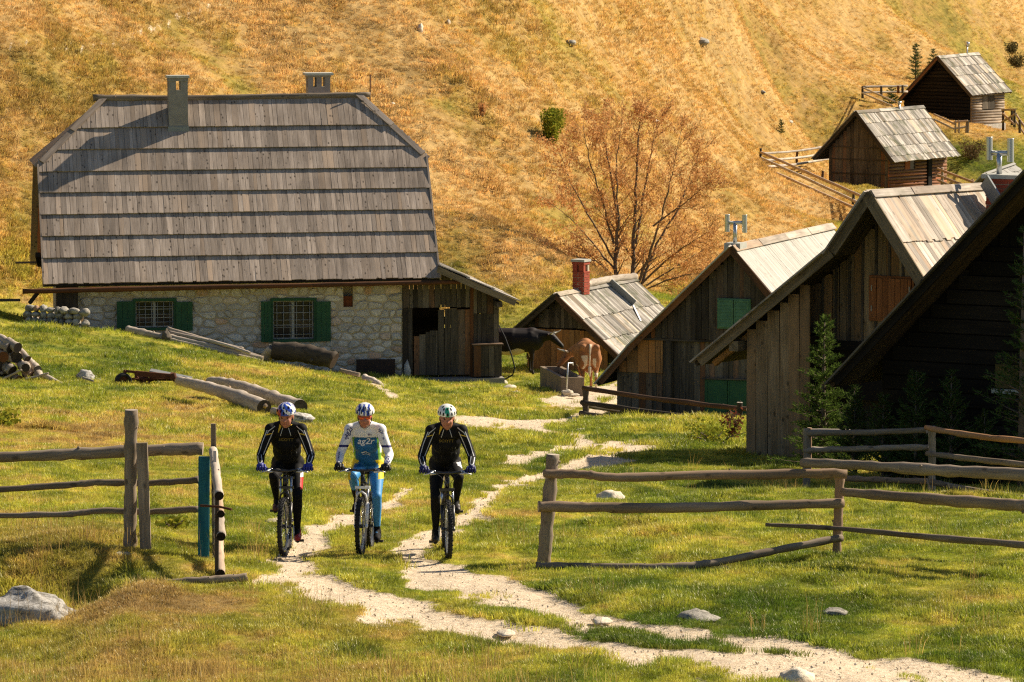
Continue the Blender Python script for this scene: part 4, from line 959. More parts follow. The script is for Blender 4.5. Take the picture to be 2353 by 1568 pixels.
# battens between the gable boards
m = MB()
its = []
s = xl3
while s < xr3:
    its.append((axes(Vector((s, .965, (f3.y(1960, 790, 1.0).z + t3(s)) / 2)), Vector((0, 0, 1)), Vector((1, 0, 0)), Vector((0, 1, 0))), max(.1, t3(s) - f3.y(1960, 790, 1.0).z), .045, .03)); s += .26
boards(h3, 'batten', W_DARK, its)
a = f3.y(2001, 732, .93); b = f3.y(2095, 642, .93); m = MB(); m.box(a.x - .04, b.x + .04, .93, .97, a.z - .04, a.z); m.box(a.x - .04, b.x + .04, .93, .97, b.z, b.z + .04); m.box(a.x - .04, a.x, .93, .97, a.z, b.z); m.box(b.x, b.x + .04, .93, .97, a.z, b.z)
W_HATCH = wood('hatch_boards', (.17, .06, .022), (.36, .15, .06), None, vary=.12, knots=.3)
ht = m.build('loft_hatch', W_HATCH, h3); boards(ht, 'board', W_HATCH, wall_items(a.x, b.x, lambda s: a.z, lambda s: b.z, .93, bw=.12, jy=.002, wv=.1))
m = MB()
for zz in (.25, .75): m.box(a.x + .02, a.x + .035, .885, .9, a.z + (b.z - a.z) * zz - .05, a.z + (b.z - a.z) * zz + .05); m.box(b.x - .035, b.x - .02, .885, .9, a.z + (b.z - a.z) * zz - .05, a.z + (b.z - a.z) * zz + .05)
m.build('hinge', M_BAR, ht)
# projecting plank wing
wy = .25; wx0 = f3.y(1717, 900, wy).x; wx1 = f3.y(1862, 900, wy).x
boards(h3, 'wing_board', W_OLIVE, wall_items(wx0, wx1, lambda s: f3.gz(s, wy) - .12, lambda s: t3(s) - .1, wy, bw=.23, t=.03, wv=.3, lean=.012))
boards(h3, 'wing_side_board', W_DARK, wall_items(wy, 2.4, lambda s: f3.gz(wx0, s) - .2, lambda s: t3(wx0) - .1, wx0 + .03, bw=.22, axis='y'))
m = MB(); m.box(wx0 + .05, wx1 - .03, wy + .03, 2.6, f3.gz(wx1, wy) - .6, t3(wx0 + .05) - .15); m.build('wing_core', M_CORE, h3)
m = MB(); m.box(wx1 - .02, xr3, 1.45, 1.5, f3.gz(0, 1) - .6, f3.y(1960, 790, 1.0).z); m.build('ground_floor_wall', W_DARK, h3)
for u_ in (1600, 1660): pass
beam_obj(h3, 'wall_plate', Vector((wx0 - .15, .0, t3(wx0) - .32)), Vector((wx0 - .15, 4.5, t3(wx0) - .32)), .18, .18, W_BEAM)
beam_obj(h3, 'eave_rafter', Vector((L3[1].x + .15, .35, L3[1].z - .1)), Vector((wx0 + .1, .35, t3(wx0 + .1) - .14)), .12, .10, W_WARM)
beam_obj(h3, 'floor_beam', Vector((wx1 - .1, .92, f3.y(1960, 795, .92).z)), Vector((xr3, .92, f3.y(1960, 795, .92).z)), .14, .16, W_LOGB)
# pale boards in the dark ground floor
for u0, u1, v0, v1 in ((1893, 1938, 965, 1050), (2016, 2066, 1040, 1070), (2036, 2068, 955, 1005)):
    x0_, x1_ = f3.y(u0, 1000, 1.38).x, f3.y(u1, 1000, 1.38).x
    boards(h3, 'lower_board', W_OLIVE, wall_items(x0_, x1_, lambda s: f3.y(u0, v1, 1.38).z, lambda s: f3.y(u0, v0, 1.38).z, 1.4, bw=.16))
c3 = brick_chimney(h3, f3, 2266, 2333, 455, 413, 411.5, 410.5, 3.9, .62, .07)
o_ = steel_h(h3, f3, None, 4.15, ((2296, 403), (2296, 352), (2273, 315, 368), (2322, 319, 373)), .062)
beam_obj(h3, 'flashing', f3.y(2262, 415, 3.7), f3.y(2300, 476, 3.6), .32, .03, M_LEAD, (-.8, -.3, .6))

# hut 4: dark barn at the right edge of the frame
f4 = hframe(2430, 330, 70, 32)
h4, A4, B4, L4, R4_, t4, xl4, xr4, len4 = hut('dark_barn', 'large black timber barn in deep shade at the right with its roof edge sloping up', f4, (2430, 323), (2800, 300), [(1915, 874)], (2900, 850), (2030, 950), (2800, 920), .9,
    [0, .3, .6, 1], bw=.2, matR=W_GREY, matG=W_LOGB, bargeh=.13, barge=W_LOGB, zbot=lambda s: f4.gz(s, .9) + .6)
m = MB(); zz = f4.gz(0, 1); k = 0
while zz < t4(xl4 * .5):
    x0_ = xl4 + .02; 
    while t4(x0_) < zz + .25 and x0_ < 0: x0_ += .05
    x1_ = xr4
    while t4(x1_) < zz + .25 and x1_ > 0: x1_ -= .05
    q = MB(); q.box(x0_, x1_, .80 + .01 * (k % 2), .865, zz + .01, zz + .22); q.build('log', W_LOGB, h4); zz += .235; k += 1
q = MB(); a = f4.y(2280, 903, .75); b = f4.y(2345, 897, .75); q.box(a.x, b.x, .72, .79, a.z, b.z); q.build('window_sill', M_SLAB, h4)
q = MB(); a = f4.y(2286, 900, .77); b = f4.y(2340, 840, .77); q.box(a.x, b.x, .775, .792, a.z + .06, b.z); q.build('window', M_GLASS, h4)
for i, (u_, v_) in enumerate(((2015, 790), (2078, 727), (2140, 668), (1990, 815))): pass

# cabins on the slope
def log_wall(h, x, y0, y1, z0, z1, mat, dz=.16, hole=None, name='log', round_=True):
    z = z0 + dz / 2
    while z < z1:
        segs = [(y0, y1)]
        if hole and hole[2] < z < hole[3]: segs = [(y0, hole[0]), (hole[1], y1)]
        for a, b in segs:
            q = MB(); q.tube([(x, a, z), (x, b, z)], dz * .52, 8, smooth=True); q.build(name, mat, h)
        z += dz
f5 = hframe(1966, 256, 232, 38)
h5, A5, B5, L5, R5, t5, xl5, xr5, len5 = hut('hillside_cabin', 'lower cabin on the slope with a streaked shake roof and reddish log side', f5, (1966, 256), (2119, 244), [(1870, 363)], (2053, 372), (1905, 400), (2040, 400), .5,
    [0, .25, .51, .72, .9, 1.02], bw=.14, matG=W_GREY, capw=.2, bargeh=.2, barge=W_DARK, over_r=.4, breaks=[], zbot=lambda s: f5.gz(s, .5) - .3, gbw=.2)
zz = [f5.y(1950, v, .5).z for v in (398, 366, 338)]
for i, z_ in enumerate(zz): beam_obj(h5, 'wall_batten', Vector((xl5 + .15, .44, z_)), Vector((xr5 - .05, .44, z_)), .04, .05, W_DARK)
log_wall(h5, xr5 + .02, .5, len5, f5.gz(xr5, 2) - .3, t5(xr5), W_LOG, .17, (1.9, 2.9, t5(xr5) - 1.15, t5(xr5) - .45))
q = MB(); q.box(xr5 - .05, xr5 + .05, 1.9, 2.9, t5(xr5) - 1.15, t5(xr5) - .45); wn = q.build('window', M_GLASS, h5)
q = MB(); q.box(xr5 + .06, xr5 + .12, 1.95, 2.4, t5(xr5) - 1.12, t5(xr5) - .48); q.build('shutter', W_RED, wn)
q = MB(); q.box(xr5 - .05, xr5 + .2, 4.0, 4.35, f5.gz(xr5, 4) - .3, t5(xr5) + .02); q.build('door_post', W_LOGB, h5)
m = MB(); a = f5.x(2066, 272, .1); m.tube([a, a + Vector((0, 0, .75))], .07, 10); m.tube([a + Vector((0, 0, .75)), a + Vector((0, 0, .86))], .12, 10); m.build('metal_flue', M_METAL, h5)
f6 = hframe(2154, 131, 280, 38)
h6, A6, B6, L6, R6, t6, xl6, xr6, len6 = hut('upper_cabin', 'topmost cabin on the slope with black log gable and pale shake roof', f6, (2154, 130), (2246, 122), [(2067, 228)], (2234, 221), (2078, 250), (2230, 250), .4,
    [0, .28, .5, .76, 1.0], bw=.17, matG=W_LOGB, capw=.24, bargeh=.2, barge=W_DARK, over_r=.4, zbot=lambda s: f6.gz(s, .4) - .3)
z_ = f6.gz(xr6, 1)
while z_ < A6.z - .6:
    a = xl6 + .05
    while t6(a) < z_ + .2 and a < 0: a += .06
    b = xr6 - .03
    while t6(b) < z_ + .2 and b > 0: b -= .06
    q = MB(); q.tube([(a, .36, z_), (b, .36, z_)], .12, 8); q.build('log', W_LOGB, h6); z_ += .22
log_wall(h6, xr6 + .02, .4, len6 - .1, f6.x(2260, 285, xr6).z, t6(xr6), wood('pale_logs', (.16, .12, .09), (.50, .40, .30), None, vary=.2), .17, (1.6, 3.0, t6(xr6) - 1.15, t6(xr6) - .25))
q = MB(); q.box(xr6 - .05, xr6 + .06, 1.6, 3.0, t6(xr6) - 1.15, t6(xr6) - .25); wn = q.build('window', M_GLASS, h6)
for a in (1.6, 2.32): q = MB(); q.box(xr6 + .07, xr6 + .11, a, a + .68, t6(xr6) - 1.12, t6(xr6) - .28); q.build('shutter', W_GREY, wn)
q = MB(); zf = f6.x(2260, 285, xr6).z; q.box(xr6 - .1, xr6 + .12, .3, len6, zf - 1.2, zf - .02); q.build('stone_foundation', M_STONE, h6)
m = MB(); a = f6.x(2222, 132, .05); m.tube([a - Vector((0, 0, .2)), a + Vector((0, 0, .75))], .06, 8); m.tube([a + Vector((0, 0, .7)), a + Vector((0.05, 0, .95))], .13, 8); m.build('metal_flue', M_METAL, h6)
# roof of one more hut beyond the barn chimney
f7 = hframe(2272, 383, 150, 45)
hut('distant_hut', 'small hut behind the barn chimney, only its bright roof showing', f7, (2264, 400), (2328, 378), [(2235, 430)], (2300, 430), (2245, 435), (2290, 435), .3, [0, .5, 1], bw=.16, matR=W_PALE, capw=.1, bargeh=.1)
# ------------------------------------------------------------------ fences: each one a thing with posts and rails
def rel(par): return par.matrix_basis.inverted() if par is not None else Matrix()
def pole(parent, name, pts, r0, r1=None, mat=None, wob=.12, knots=5, sub=8, flat=False, **kw):
    m = MB(); pole_mb(m, [Vector(p) for p in pts], r0, r1 or r0, 0, 10, wob, sub, knots, capmi=1)
    if parent is not None: o = m.build(name, [mat or W_POLE, W_SILV], None); o.parent = parent; o.matrix_basis = Matrix.Translation(-parent.location)
    else: o = m.build(name, [mat or W_POLE, W_SILV], None, origin=pts[0], **kw)
    return o
def fence(label, Yb, name='wooden_fence'):
    t = thing(name, label, 'fence', Yb, 0, None); return t
# right foreground fence
Yp = 53.0
fc = fence('low rail fence in the right foreground with a fallen bottom rail', gnd(P(1252, 1290, 53).x, 53))
pole(fc, 'post', [P(1249, 1300, Yp), P(1259, 1180, Yp), P(1271, 1044, Yp)], .082, .072, wob=.03, knots=3)
pole(fc, 'post', [P(1922, 1292, 53.4), P(1926, 1190, 53.4), P(1931, 1084, 53.4)], .052, .055, wob=.03)
y_ = 52.86
pole(fc, 'rail', [P(1249, 1089, y_), P(1340, 1090, y_), P(1420, 1098, y_), P(1640, 1092, 53.1), P(1945, 1088, 53.2)], .050, .058, wob=.10, knots=3)
pole(fc, 'rail', [P(1237, 1164, y_), P(1350, 1166, y_), P(1520, 1168, y_), P(1740, 1162, 53.1), P(1940, 1157, 53.2)], .062, .056, wob=.08, knots=4)
pole(fc, 'rail', [P(1232, 1300, 52.5), P(1400, 1303, 52.4), P(1560, 1302, 52.4), P(1660, 1290, 52.6), P(1800, 1262, 52.9), P(1935, 1236, 53.25)], .042, .046, wob=.08, knots=7)
pole(fc, 'rail', [P(1843, 1064, 53.2), P(1980, 1070, 52.7), P(2180, 1082, 52.0), P(2420, 1095, 51.2)], .052, .07, wob=.07, knots=10)
pole(fc, 'rail', [P(1936, 1131, 53.2), P(2100, 1144, 52.5), P(2300, 1159, 51.6), P(2420, 1165, 51.1)], .055, .068, wob=.07, knots=8)
pole(fc, 'rail', [P(1760, 1206, 53.6), P(1930, 1215, 53.25), P(2150, 1236, 52.5), P(2420, 1258, 51.2)], .022, .045, wob=.06, knots=5)
# left fence by the gate
fl = fence('weathered rail fence at the left with a tall round post', gnd(P(300, 1262, 52).x, 52))
pole(fl, 'post', [P(299, 1275, 52), P(300, 1100, 52), P(302, 942, 52)], .073, .072, wob=.015, knots=3)
o = MB(); o.beam(P(335, 1262, 51.85), P(326, 1018, 51.9), .125, .09, (0, 1, 0)); ob = o.build('post', W_POLE, None); ob.parent = fl; ob.matrix_basis = Matrix.Translation(-fl.location)
pole(fl, 'rail', [P(-40, 1052, 52.1), P(120, 1046, 52.1), P(300, 1037, 52.13), P(466, 1031, 52.1)], .062, .072, W_POLE, wob=.06, knots=5)
pole(fl, 'rail', [P(-40, 1128, 52.1), P(150, 1115, 52.1), P(230, 1109, 52.13), P(345, 1110, 52.13), P(457, 1103, 52.1)], .036, .040, wob=.10)
pole(fl, 'rail', [P(-40, 1186, 52.1), P(150, 1182, 52.1), P(230, 1174, 52.13), P(345, 1176, 52.13), P(457, 1170, 52.1)], .034, .040, wob=.10)
# gate hinge post painted blue and the opened gate seen end on
W_BLUE = wood('peeling_blue_paint', (.012, .085, .13), (.035, .20, .27), (.28, .22, .16), vary=.1, knots=.6, warmp=.3)
gt = thing('field_gate', 'old pole gate standing open, seen end on beside the blue post', 'gate', gnd(P(505, 1330, 50).x, 50))
def gadd(m, name, mats):
    o = m.build(name, mats, None); o.parent = gt; o.matrix_basis = Matrix.Translation(-gt.location); return o
for (fu, fv), (nu, nv), r in (((490, 1036), (503, 1140), .050), ((496, 1078), (507, 1182), .042), ((499, 1126), (508, 1233), .052), ((501, 1213), (507, 1319), .052)):
    m = MB(); pole_mb(m, [P(fu, fv, 52.0), P((fu + nu) / 2, (fv + nv) / 2, 51.0), P(nu, nv, 50.0)], r, r, 0, 10, .06, 8, 3, 1); gadd(m, 'gate_rail', [W_SILV, W_LOGB])
m = MB(); m.beam(P(495, 1330, 52.05), P(490, 974, 52.05), .058, .05, (0, 1, 0)); gadd(m, 'gate_stile', W_POLE)
m = MB(); m.beam(P(498, 1322, 50.05), P(499, 1136, 50.05), .042, .05, (0, 1, 0)); gadd(m, 'gate_stile', W_DARK)
m = MB(); m.beam(P(494, 1040, 51.4), P(500, 1330, 50.4), .035, .07, (0, 1, 0)); gadd(m, 'gate_brace', W_SILV)
m = MB(); m.tube([P(460, 1162, 49.6), P(505, 1165, 49.5), P(532, 1171, 49.4)], .014, 6); gadd(m, 'latch_bar', M_RUST)
bp = gnd(P(468, 1290, 52).x, 52.0)
m = MB(); a = P(468, 1295, 52); b = P(469, 1050, 52); m.beam(a, b, .125, .11, (0, 1, 0)); o = m.build('gate_post', W_BLUE, None, origin=bp, label='squared gate post with peeling blue paint', cat='post')
m = MB(); pole_mb(m, [P(372, 1340, 49.6), P(470, 1334, 49.6), P(569, 1326, 49.7)], .038, .045, 0, 10, .1, 8, 5, 1); m.build('fallen_pole', [W_POLE, W_LOGB], None, origin=gnd(P(470, 1338, 49.6).x, 49.6), label='short log lying in the grass under the open gate', cat='log')
# fence in front of the dark barn
fb = fence('sagging rail fence in the shade before the dark barn', gnd(P(1855, 1115, 69).x, 69), 'wooden_fence')
for u, v0, v1, Y in ((1853, 1120, 985, 69), (2141, 1140, 980, 68)): pole(fb, 'post', [P(u, v0, Y), P(u + 1, (v0 + v1) / 2, Y), P(u, v1, Y)], .06, .055, W_POLE, wob=.03)
for pts in ([(1850, 996, 69), (1990, 994, 68.6), (2130, 989, 68.1)], [(1848, 1036, 69), (1990, 1031, 68.6), (2135, 1028, 68.1)], [(1940, 1099, 68.9), (2040, 1104, 68.4), (2130, 1106, 68.1)],
            [(2128, 983, 67.9), (2240, 1002, 66.8), (2400, 1018, 65)], [(2130, 1042, 67.9), (2240, 1056, 66.8), (2400, 1072, 65)], [(2140, 1108, 67.9), (2240, 1128, 66.8), (2400, 1152, 65)]):
    pole(fb, 'rail', [P(*p) for p in pts], .042, .045, W_POLE, wob=.1)
fb2 = fence('pale topped rails just behind the shaded fence next to the barn wing', gnd(P(1900, 1080, 74).x, 74), 'wooden_fence')
for u in (1860, 1965): pole(fb2, 'post', [P(u, 1090, 74), P(u, 1040, 74), P(u, 983, 74)], .04, .04, W_POLE, wob=.03)
for v in (989, 1031): pole(fb2, 'rail', [P(1852, v, 74), P(1910, v + 1, 74), P(1985, v + 3, 74)], .03, .03, W_SILV, wob=.06)
# fence beside the trough
fe = fence('dark rail fence running from the trough along the pale-roofed hut', gnd(P(1345, 968, 106).x, 106), 'wooden_fence')
pole(fe, 'post', [P(1346, 974, 107), P(1346, 930, 107), P(1346, 888, 107)], .075, .07, W_DARK, wob=.03)
pole(fe, 'post', [P(1700, 1010, 103.4), P(1700, 970, 103.4), P(1700, 925, 103.4)], .06, .06, W_DARK, wob=.03)
for a, b, r in (((1340, 892), (1718, 941), .055), ((1336, 925), (1718, 971), .055), ((1334, 950), (1718, 998), .06)):
    pole(fe, 'rail', [P(a[0], a[1], 107), P((a[0] + b[0]) / 2, (a[1] + b[1]) / 2 + 3, 105.2), P(b[0], b[1], 103.3)], r, r, W_DARK, wob=.1)
for a, b in (((1342, 930), (1425, 944)), ((1340, 953), (1425, 968))): pole(fe, 'rail', [P(*a, 107.2), P((a[0] + b[0]) / 2, (a[1] + b[1]) / 2 + 1, 108.5), P(*b, 110)], .06, .06, W_DARK, wob=.1)
# fences by the cabins
ff = fence('long rail fence enclosing the lower cabin on the slope', gnd(P(1748, 386, 222).x, 222), 'wooden_fence')
for u, v0, v1, Y in ((1746, 390, 341, 222), (1830, 380, 345, 232), (1889, 415, 393, 214), (1960, 470, 440, 208)): pole(ff, 'post', [P(u, v0, Y), P(u + 1, (v0 + v1) / 2, Y), P(u + 2, v1, Y)], .065, .06, W_DARK, wob=.02, knots=1)
for a, b in (((1748, 350), (1990, 456)), ((1749, 363), (1990, 474)), ((1745, 381), (1990, 490))): pole(ff, 'rail', [P(*a, 222), P((a[0] + b[0]) / 2, (a[1] + b[1]) / 2, 214), P(*b, 206)], .068, .068, W_SILV, wob=.1, knots=2)
for a, b in (((1751, 353), (1905, 336)), ((1751, 369), (1905, 352)), ((1746, 385), (1905, 365))): pole(ff, 'rail', [P(*a, 222), P((a[0] + b[0]) / 2, (a[1] + b[1]) / 2 + 3, 230), P(*b, 240)], .06, .06, W_SILV, wob=.1, knots=2)
fg = fence('small pale fence left of the upper cabin', gnd(P(1982, 232, 268).x, 268), 'wooden_fence')
for u, v0, v1 in ((1982, 226, 199), (2025, 222, 198), (2064, 215, 197), (2074, 215, 196)): pole(fg, 'post', [P(u, v0, 268), P(u, v1, 268)], .08, .07, W_DARK, wob=.02, knots=1)
for v in (200, 213): pole(fg, 'rail', [P(1982, v, 268), P(2085, v - 2, 270)], .065, .065, W_SILV, wob=.08, knots=2)
for a, b in (((1983, 202), (2056, 234)), ((1981, 214), (2050, 244))): pole(fg, 'rail', [P(*a, 268), P(*b, 262)], .05, .05, W_SILV, wob=.08, knots=2)
fh = fence('rail fence going down to the right of the upper cabin', gnd(P(2303, 300, 268).x, 268), 'wooden_fence')
for u, v0, v1, Y in ((2305, 300, 252, 266), (2325, 288, 250, 262), (2331, 292, 252, 261), (2343, 306, 275, 258)): pole(fh, 'post', [P(u, v0, Y), P(u, v1, Y)], .075, .07, W_DARK, wob=.02, knots=1)
for a, b in (((2303, 253), (2334, 252)), ((2303, 280), (2334, 262)), ((2330, 256), (2360, 300)), ((2330, 272), (2360, 318)), ((2305, 262), (2330, 285))): pole(fh, 'rail', [P(*a, 265), P(*b, 259)], .06, .06, W_POLE, wob=.08, knots=2)
fi = fence('tiny trestle rack before the upper cabin', gnd(P(2208, 300, 262).x, 262), 'wooden_fence')
for u in (2195, 2203, 2220, 2224): pole(fi, 'post', [P(u, 306, 262), P(u + 1, 277, 262)], .06, .05, W_POLE, wob=.02, knots=1)
for a, b in (((2192, 281), (2224, 278)), ((2194, 296), (2222, 292)), ((2145, 262), (2195, 286)), ((2145, 274), (2195, 298))): pole(fi, 'rail', [P(*a, 262), P(*b, 262)], .06, .06, W_SILV, wob=.08, knots=1)
fj = fence('rails leading right from behind the lower cabin', gnd(P(2180, 420, 226).x, 226), 'wooden_fence')
for a, b in (((2155, 388), (2290, 440)), ((2155, 402), (2270, 450)), ((2155, 414), (2250, 458))): pole(fj, 'rail', [P(*a, 228), P(*b, 214)], .06, .06, W_POLE, wob=.08, knots=1)
for u, v0, v1, Y in ((2165, 425, 385, 227), (2235, 448, 412, 220)): pole(fj, 'post', [P(u, v0, Y), P(u, v1, Y)], .08, .07, W_POLE, wob=.02, knots=1)

# ------------------------------------------------------------------ logs, poles, planks near the house
def logth(name, label, pts, r0, r1, mat=W_SILV, cat='log', wob=.05, group=None, knots=4):
    m = MB(); pole_mb(m, pts, r0, r1, 0, 14, wob, 10, knots, 1); c = pts[0].lerp(pts[-1], .5)
    return m.build(name, [mat, W_DARK if r1 > .14 else W_POLE], None, origin=c, label=label, cat=cat, group=group)
def onhit(u, v, dz): p = hit(u, v); p.z += dz; return p
YH = 127
logth('log', 'thick grey log lying against the house wall under the right window', [P(626, 806, 127.3), P(700, 813, 126.9), P(768, 829, 126.4)], .27, .25, W_GREY, knots=3)
logth('log', 'short forked stump end at the left tip of the thick grey log', [P(612, 820, 127.4), P(626, 800, 127.2)], .16, .10, W_SILV)
logth('pole', 'pale round pole sticking up highest over the pile under the left window', [P(291, 757, 126.8), P(350, 770, 126.6), P(420, 786, 126.4)], .10, .10, W_SILV)
logth('pole', 'thin dark pole lying flat in the grass left of the pile', [P(212, 764, 127), P(270, 772, 127), P(352, 781, 126.8)], .055, .05, W_POLE)
for i, (a, b, r, l) in enumerate((((385, 755), (600, 822), .055, 'uppermost pale pole of the bundle sloping down before the house'), ((388, 764), (560, 803), .05, 'second pole of the bundle under the uppermost one'), ((380, 772), (604, 826), .08, 'stout lower pole of the bundle before the house'), ((384, 779), (598, 830), .05, 'lowest thin pole of the bundle touching the grass'), ((480, 782), (575, 812), .045, 'short pole end at the back of the bundle'))):
    logth('pole', l, [P(*a, 126.6 - .1 * i), P((a[0] + b[0]) / 2, (a[1] + b[1]) / 2 - 1, 126.3 - .1 * i), P(*b, 126 - .1 * i)], r, r, W_SILV)
m = MB(); rock_mb(m, P(384, 774, 126.3), (.14, .2, .22), 0, 5); m.build('stump', W_GREY, None, origin=P(384, 784, 126.3), label='dark stump propping the pole bundle before the house', cat='stump')
logth('plank', 'narrow plank in the grass right of the thick grey log', [P(781, 851, 126.4), P(826, 862, 126.2)], .06, .06, W_POLE, 'plank')
m = MB(); pole_mb(m, [P(836, 870, 124.5), P(862, 878, 124), P(885, 897, 123.3), P(912, 918, 122.6)], .12, .05, 0, 10, .25, 6, 3, 1); m.build('driftwood', [W_SILV, W_SILV], None, origin=P(870, 895, 124), label='bleached forked branch lying on the slope below the house', cat='branch')
for i, (a, b, l) in enumerate((((800, 869), (840, 876), 'upper of two small sticks left of the bleached branch'), ((800, 875), (835, 884), 'lower of two small sticks left of the bleached branch'))): logth('stick', l, [P(*a, 124.4), P(*b, 124.1)], .04, .035, W_GREY, 'stick')
logth('log', 'front long log ending in a dark cut face left of the first rider', [P(412, 876, 101), P(470, 889, 99.5), P(540, 911, 98), P(607, 938, 96.5)], .10, .175, W_SILV, wob=.04)
logth('log', 'rear long log reaching behind the first rider', [P(482, 878, 102.5), P(530, 884, 101.5), P(610, 910, 99.5), P(690, 936, 97.3)], .12, .165, W_SILV, wob=.04)
m = MB(); rock_mb(m, P(686, 962, 93.5), (.33, .35, .14), 0, 9); m.build('rock', M_ROCK, None, origin=P(686, 968, 93.5), label='flat mossy rock in the grass right behind the first rider', cat='rock')
m = MB(); a = P(626, 945, 96.2); m.tube([a, P(655, 951, 96)], .09, 8); m.build('log', W_SILV, None, origin=a, label='pale log piece showing left of the first rider helmet', cat='log')
# woodpile at the left edge
pos = [(10, 868, 15), (42, 876, 14), (70, 868, 17), (100, 874, 15), (128, 882, 11), (-6, 842, 18), (28, 850, 16), (58, 846, 14), (86, 850, 12), (10, 822, 14), (38, 822, 17), (64, 826, 11), (22, 800, 13), (40, 798, 14)]
for i, (u, v, r) in enumerate(pos):
    rr_ = r / 97; a = P(u, v, 107.0 + ru(-.2, .2)); du = ru(-62, -8); dv = ru(-34, -6); b = P(u + du, v + dv, 107.5 + rnd() * .3); m = MB(); pole_mb(m, [a, a.lerp(b, .5), b], rr_ * .8, rr_ * .6, 0, 10, .22, 4, 4, 1)
    row, k_ = ((0, i), (1, i - 5), (2, i - 9), (3, i - 12))[(i > 4) + (i > 8) + (i > 11)]; m.build('firewood_log', [W_SILV, W_DARK], None, origin=a.lerp(b, .5), label=('leftmost', 'second', 'third', 'fourth', 'fifth')[k_] + ' weathered log in the ' + ('bottom', 'second', 'third', 'top')[row] + ' row of the firewood pile', cat='log', group='logs of the tumbled firewood pile')
for i, (a, b, r) in enumerate((((100, 862), (150, 888), 6), ((0, 875), (50, 850), 3), ((60, 872), (112, 858), 3), ((130, 880), (185, 890), 3), ((190, 868), (215, 876), 3))):
    logth('branch', 'bare broken branch lying ' + ('just right of', 'across the middle of', 'thinly along', 'farthest below', 'apart to the right of')[[100, 0, 60, 130, 190].index(a[0])] + ' the tumbled firewood pile', [P(*a, 106.6), P(*b, 106.4)], r / 98, r / 140, W_SILV, 'branch', .15, 'branches around the firewood pile')
m = MB(); rock_mb(m, P(197, 868, 108), (.24, .3, .2), 0, 4); m.build('rock', M_ROCK, None, origin=P(197, 878, 108), label='jagged rock between the firewood pile and the rusty trailer', cat='rock')
m = MB(); rock_mb(m, P(228, 882, 107.6), (.2, .2, .12), 0, 14); m.build('rock', M_ROCK, None, origin=P(228, 888, 107.6), label='small low rock left of the rusty trailer wheel', cat='rock')
# rusty trailer
tr = thing('rusty_trailer', 'rusty wrecked trailer frame with old tyres in the tall grass', 'trailer', gnd(P(340, 890, 107).x, 107))
def tadd(m, name, mat): o = m.build(name, mat, None); o.parent = tr; o.matrix_basis = Matrix.Translation(-tr.location); return o
Yt = 107
for (u, v, ru_, w_) in ((283, 877, 20, .22), (420, 878, 13, .2)):
    c = P(u, v, Yt); m = MB(); r = ru_ / 97.7; ax_ = Vector((.35, -.93, 0)).normalized() if u < 300 else Vector((1, -.15, 0)).normalized(); n = 20
    rows = []; e1 = Vector((0, 0, 1)); e2 = ax_.cross(e1)
    ring = [(-.5, .62), (-.5, .9), (-.25, 1), (.25, 1), (.5, .9), (.5, .62)]
    vs = [c + ax_ * w_ * q * .8 + (e1 * math.cos(6.283 * i / n) + e2 * math.sin(6.283 * i / n)) * r * s_ for i in range(n) for q, s_ in ring]
    k = len(ring); fs = [(i * k + j, i * k + (j + 1) % k, ((i + 1) % n) * k + (j + 1) % k, ((i + 1) % n) * k + j) for i in range(n) for j in range(k)]
    m.add(vs, fs, None, 0, True); t_ = tadd(m, 'tyre', M_TYRE); m = MB(); m.tube([c - ax_ * w_ * .2, c + ax_ * w_ * .2], r * .6, 14); o = m.build('rim', M_RUST, t_)
m = MB(); m.beam(P(312, 858, Yt), P(398, 866, Yt), .10, .12); m.beam(P(312, 862, Yt + .6), P(395, 861, Yt + .8), .08, .1); m.beam(P(396, 866, Yt), P(396, 861, Yt + .8), .08, .1); tadd(m, 'chassis', M_RUST)
m = MB(); m.tube([P(286, 853, Yt), P(330, 857, Yt)], .035, 6); m.tube([P(287, 850, Yt), P(287, 866, Yt)], .04, 6); tadd(m, 'drawbar', M_RUST)
m = MB(); m.tube([P(398, 858, Yt), P(405, 884, Yt)], .06, 8); m.tube([P(300, 872, Yt + .3), P(412, 872, Yt + .3)], .04, 8); tadd(m, 'axle', M_RUST)
for i in range(16): m = MB(); a = P(ru(312, 400), ru(866, 884), Yt + ru(-.2, .5)); b = a + Vector((ru(-.3, .3), ru(-.1, .1), ru(-.2, .2))); m.tube([a, b], ru(.012, .035), 5); tadd(m, 'rod', M_RUST)
m = MB(); m.box(-.5, .5, -.3, .3, -.05, .05, 0, Matrix.Translation(P(392, 864, Yt + .5)) @ Matrix.Rotation(.2, 4, 'Y')); tadd(m, 'bent_sheet', M_LEAD)
# low retaining wall left of the house
rwf = Frame(P(190, 762, 126), R(-14)); rw = thing('retaining_wall', 'low rubble wall at the left corner of the stone house', 'wall', rwf.O, rwf.a)
k = 0
for row in range(4):
    x = -1.75 + .08 * (row % 2)
    while x < 0:
        w_ = ru(.14, .30); z = row * .155; top = .52 - .12 * (x / -1.7) + .1
        if z < top: m = MB(); rock_mb(m, (0, 0, 0), (w_ * .62, .16, ru(.085, .125)), 0, k, 10, 7); o = m.build('stone', M_STONE2, rw); o.location = (x + w_ / 2, ru(-.04, .04), z + ru(.02, .06) - .35 * 0 + rwf.gz(x, 0) * .6); k += 1
        x += w_
m = MB(); m.box(-1.8, -.25, .12, .8, -1, .36); m.build('fill', plain('earth_fill', (.09, .06, .03), .95, 0, .1, .3, 4), rw)
beam_obj(None, 'plank', P(-20, 690, 128), P(46, 690, 128), .25, .06, W_GREY); o = bpy.data.objects[-1] if False else None
pk = [ob for ob in COL.objects if ob.name.startswith('plank') and 'label' not in ob][0]; tag(pk, 'grey plank laid on posts at the left frame edge beside the house', 'plank')
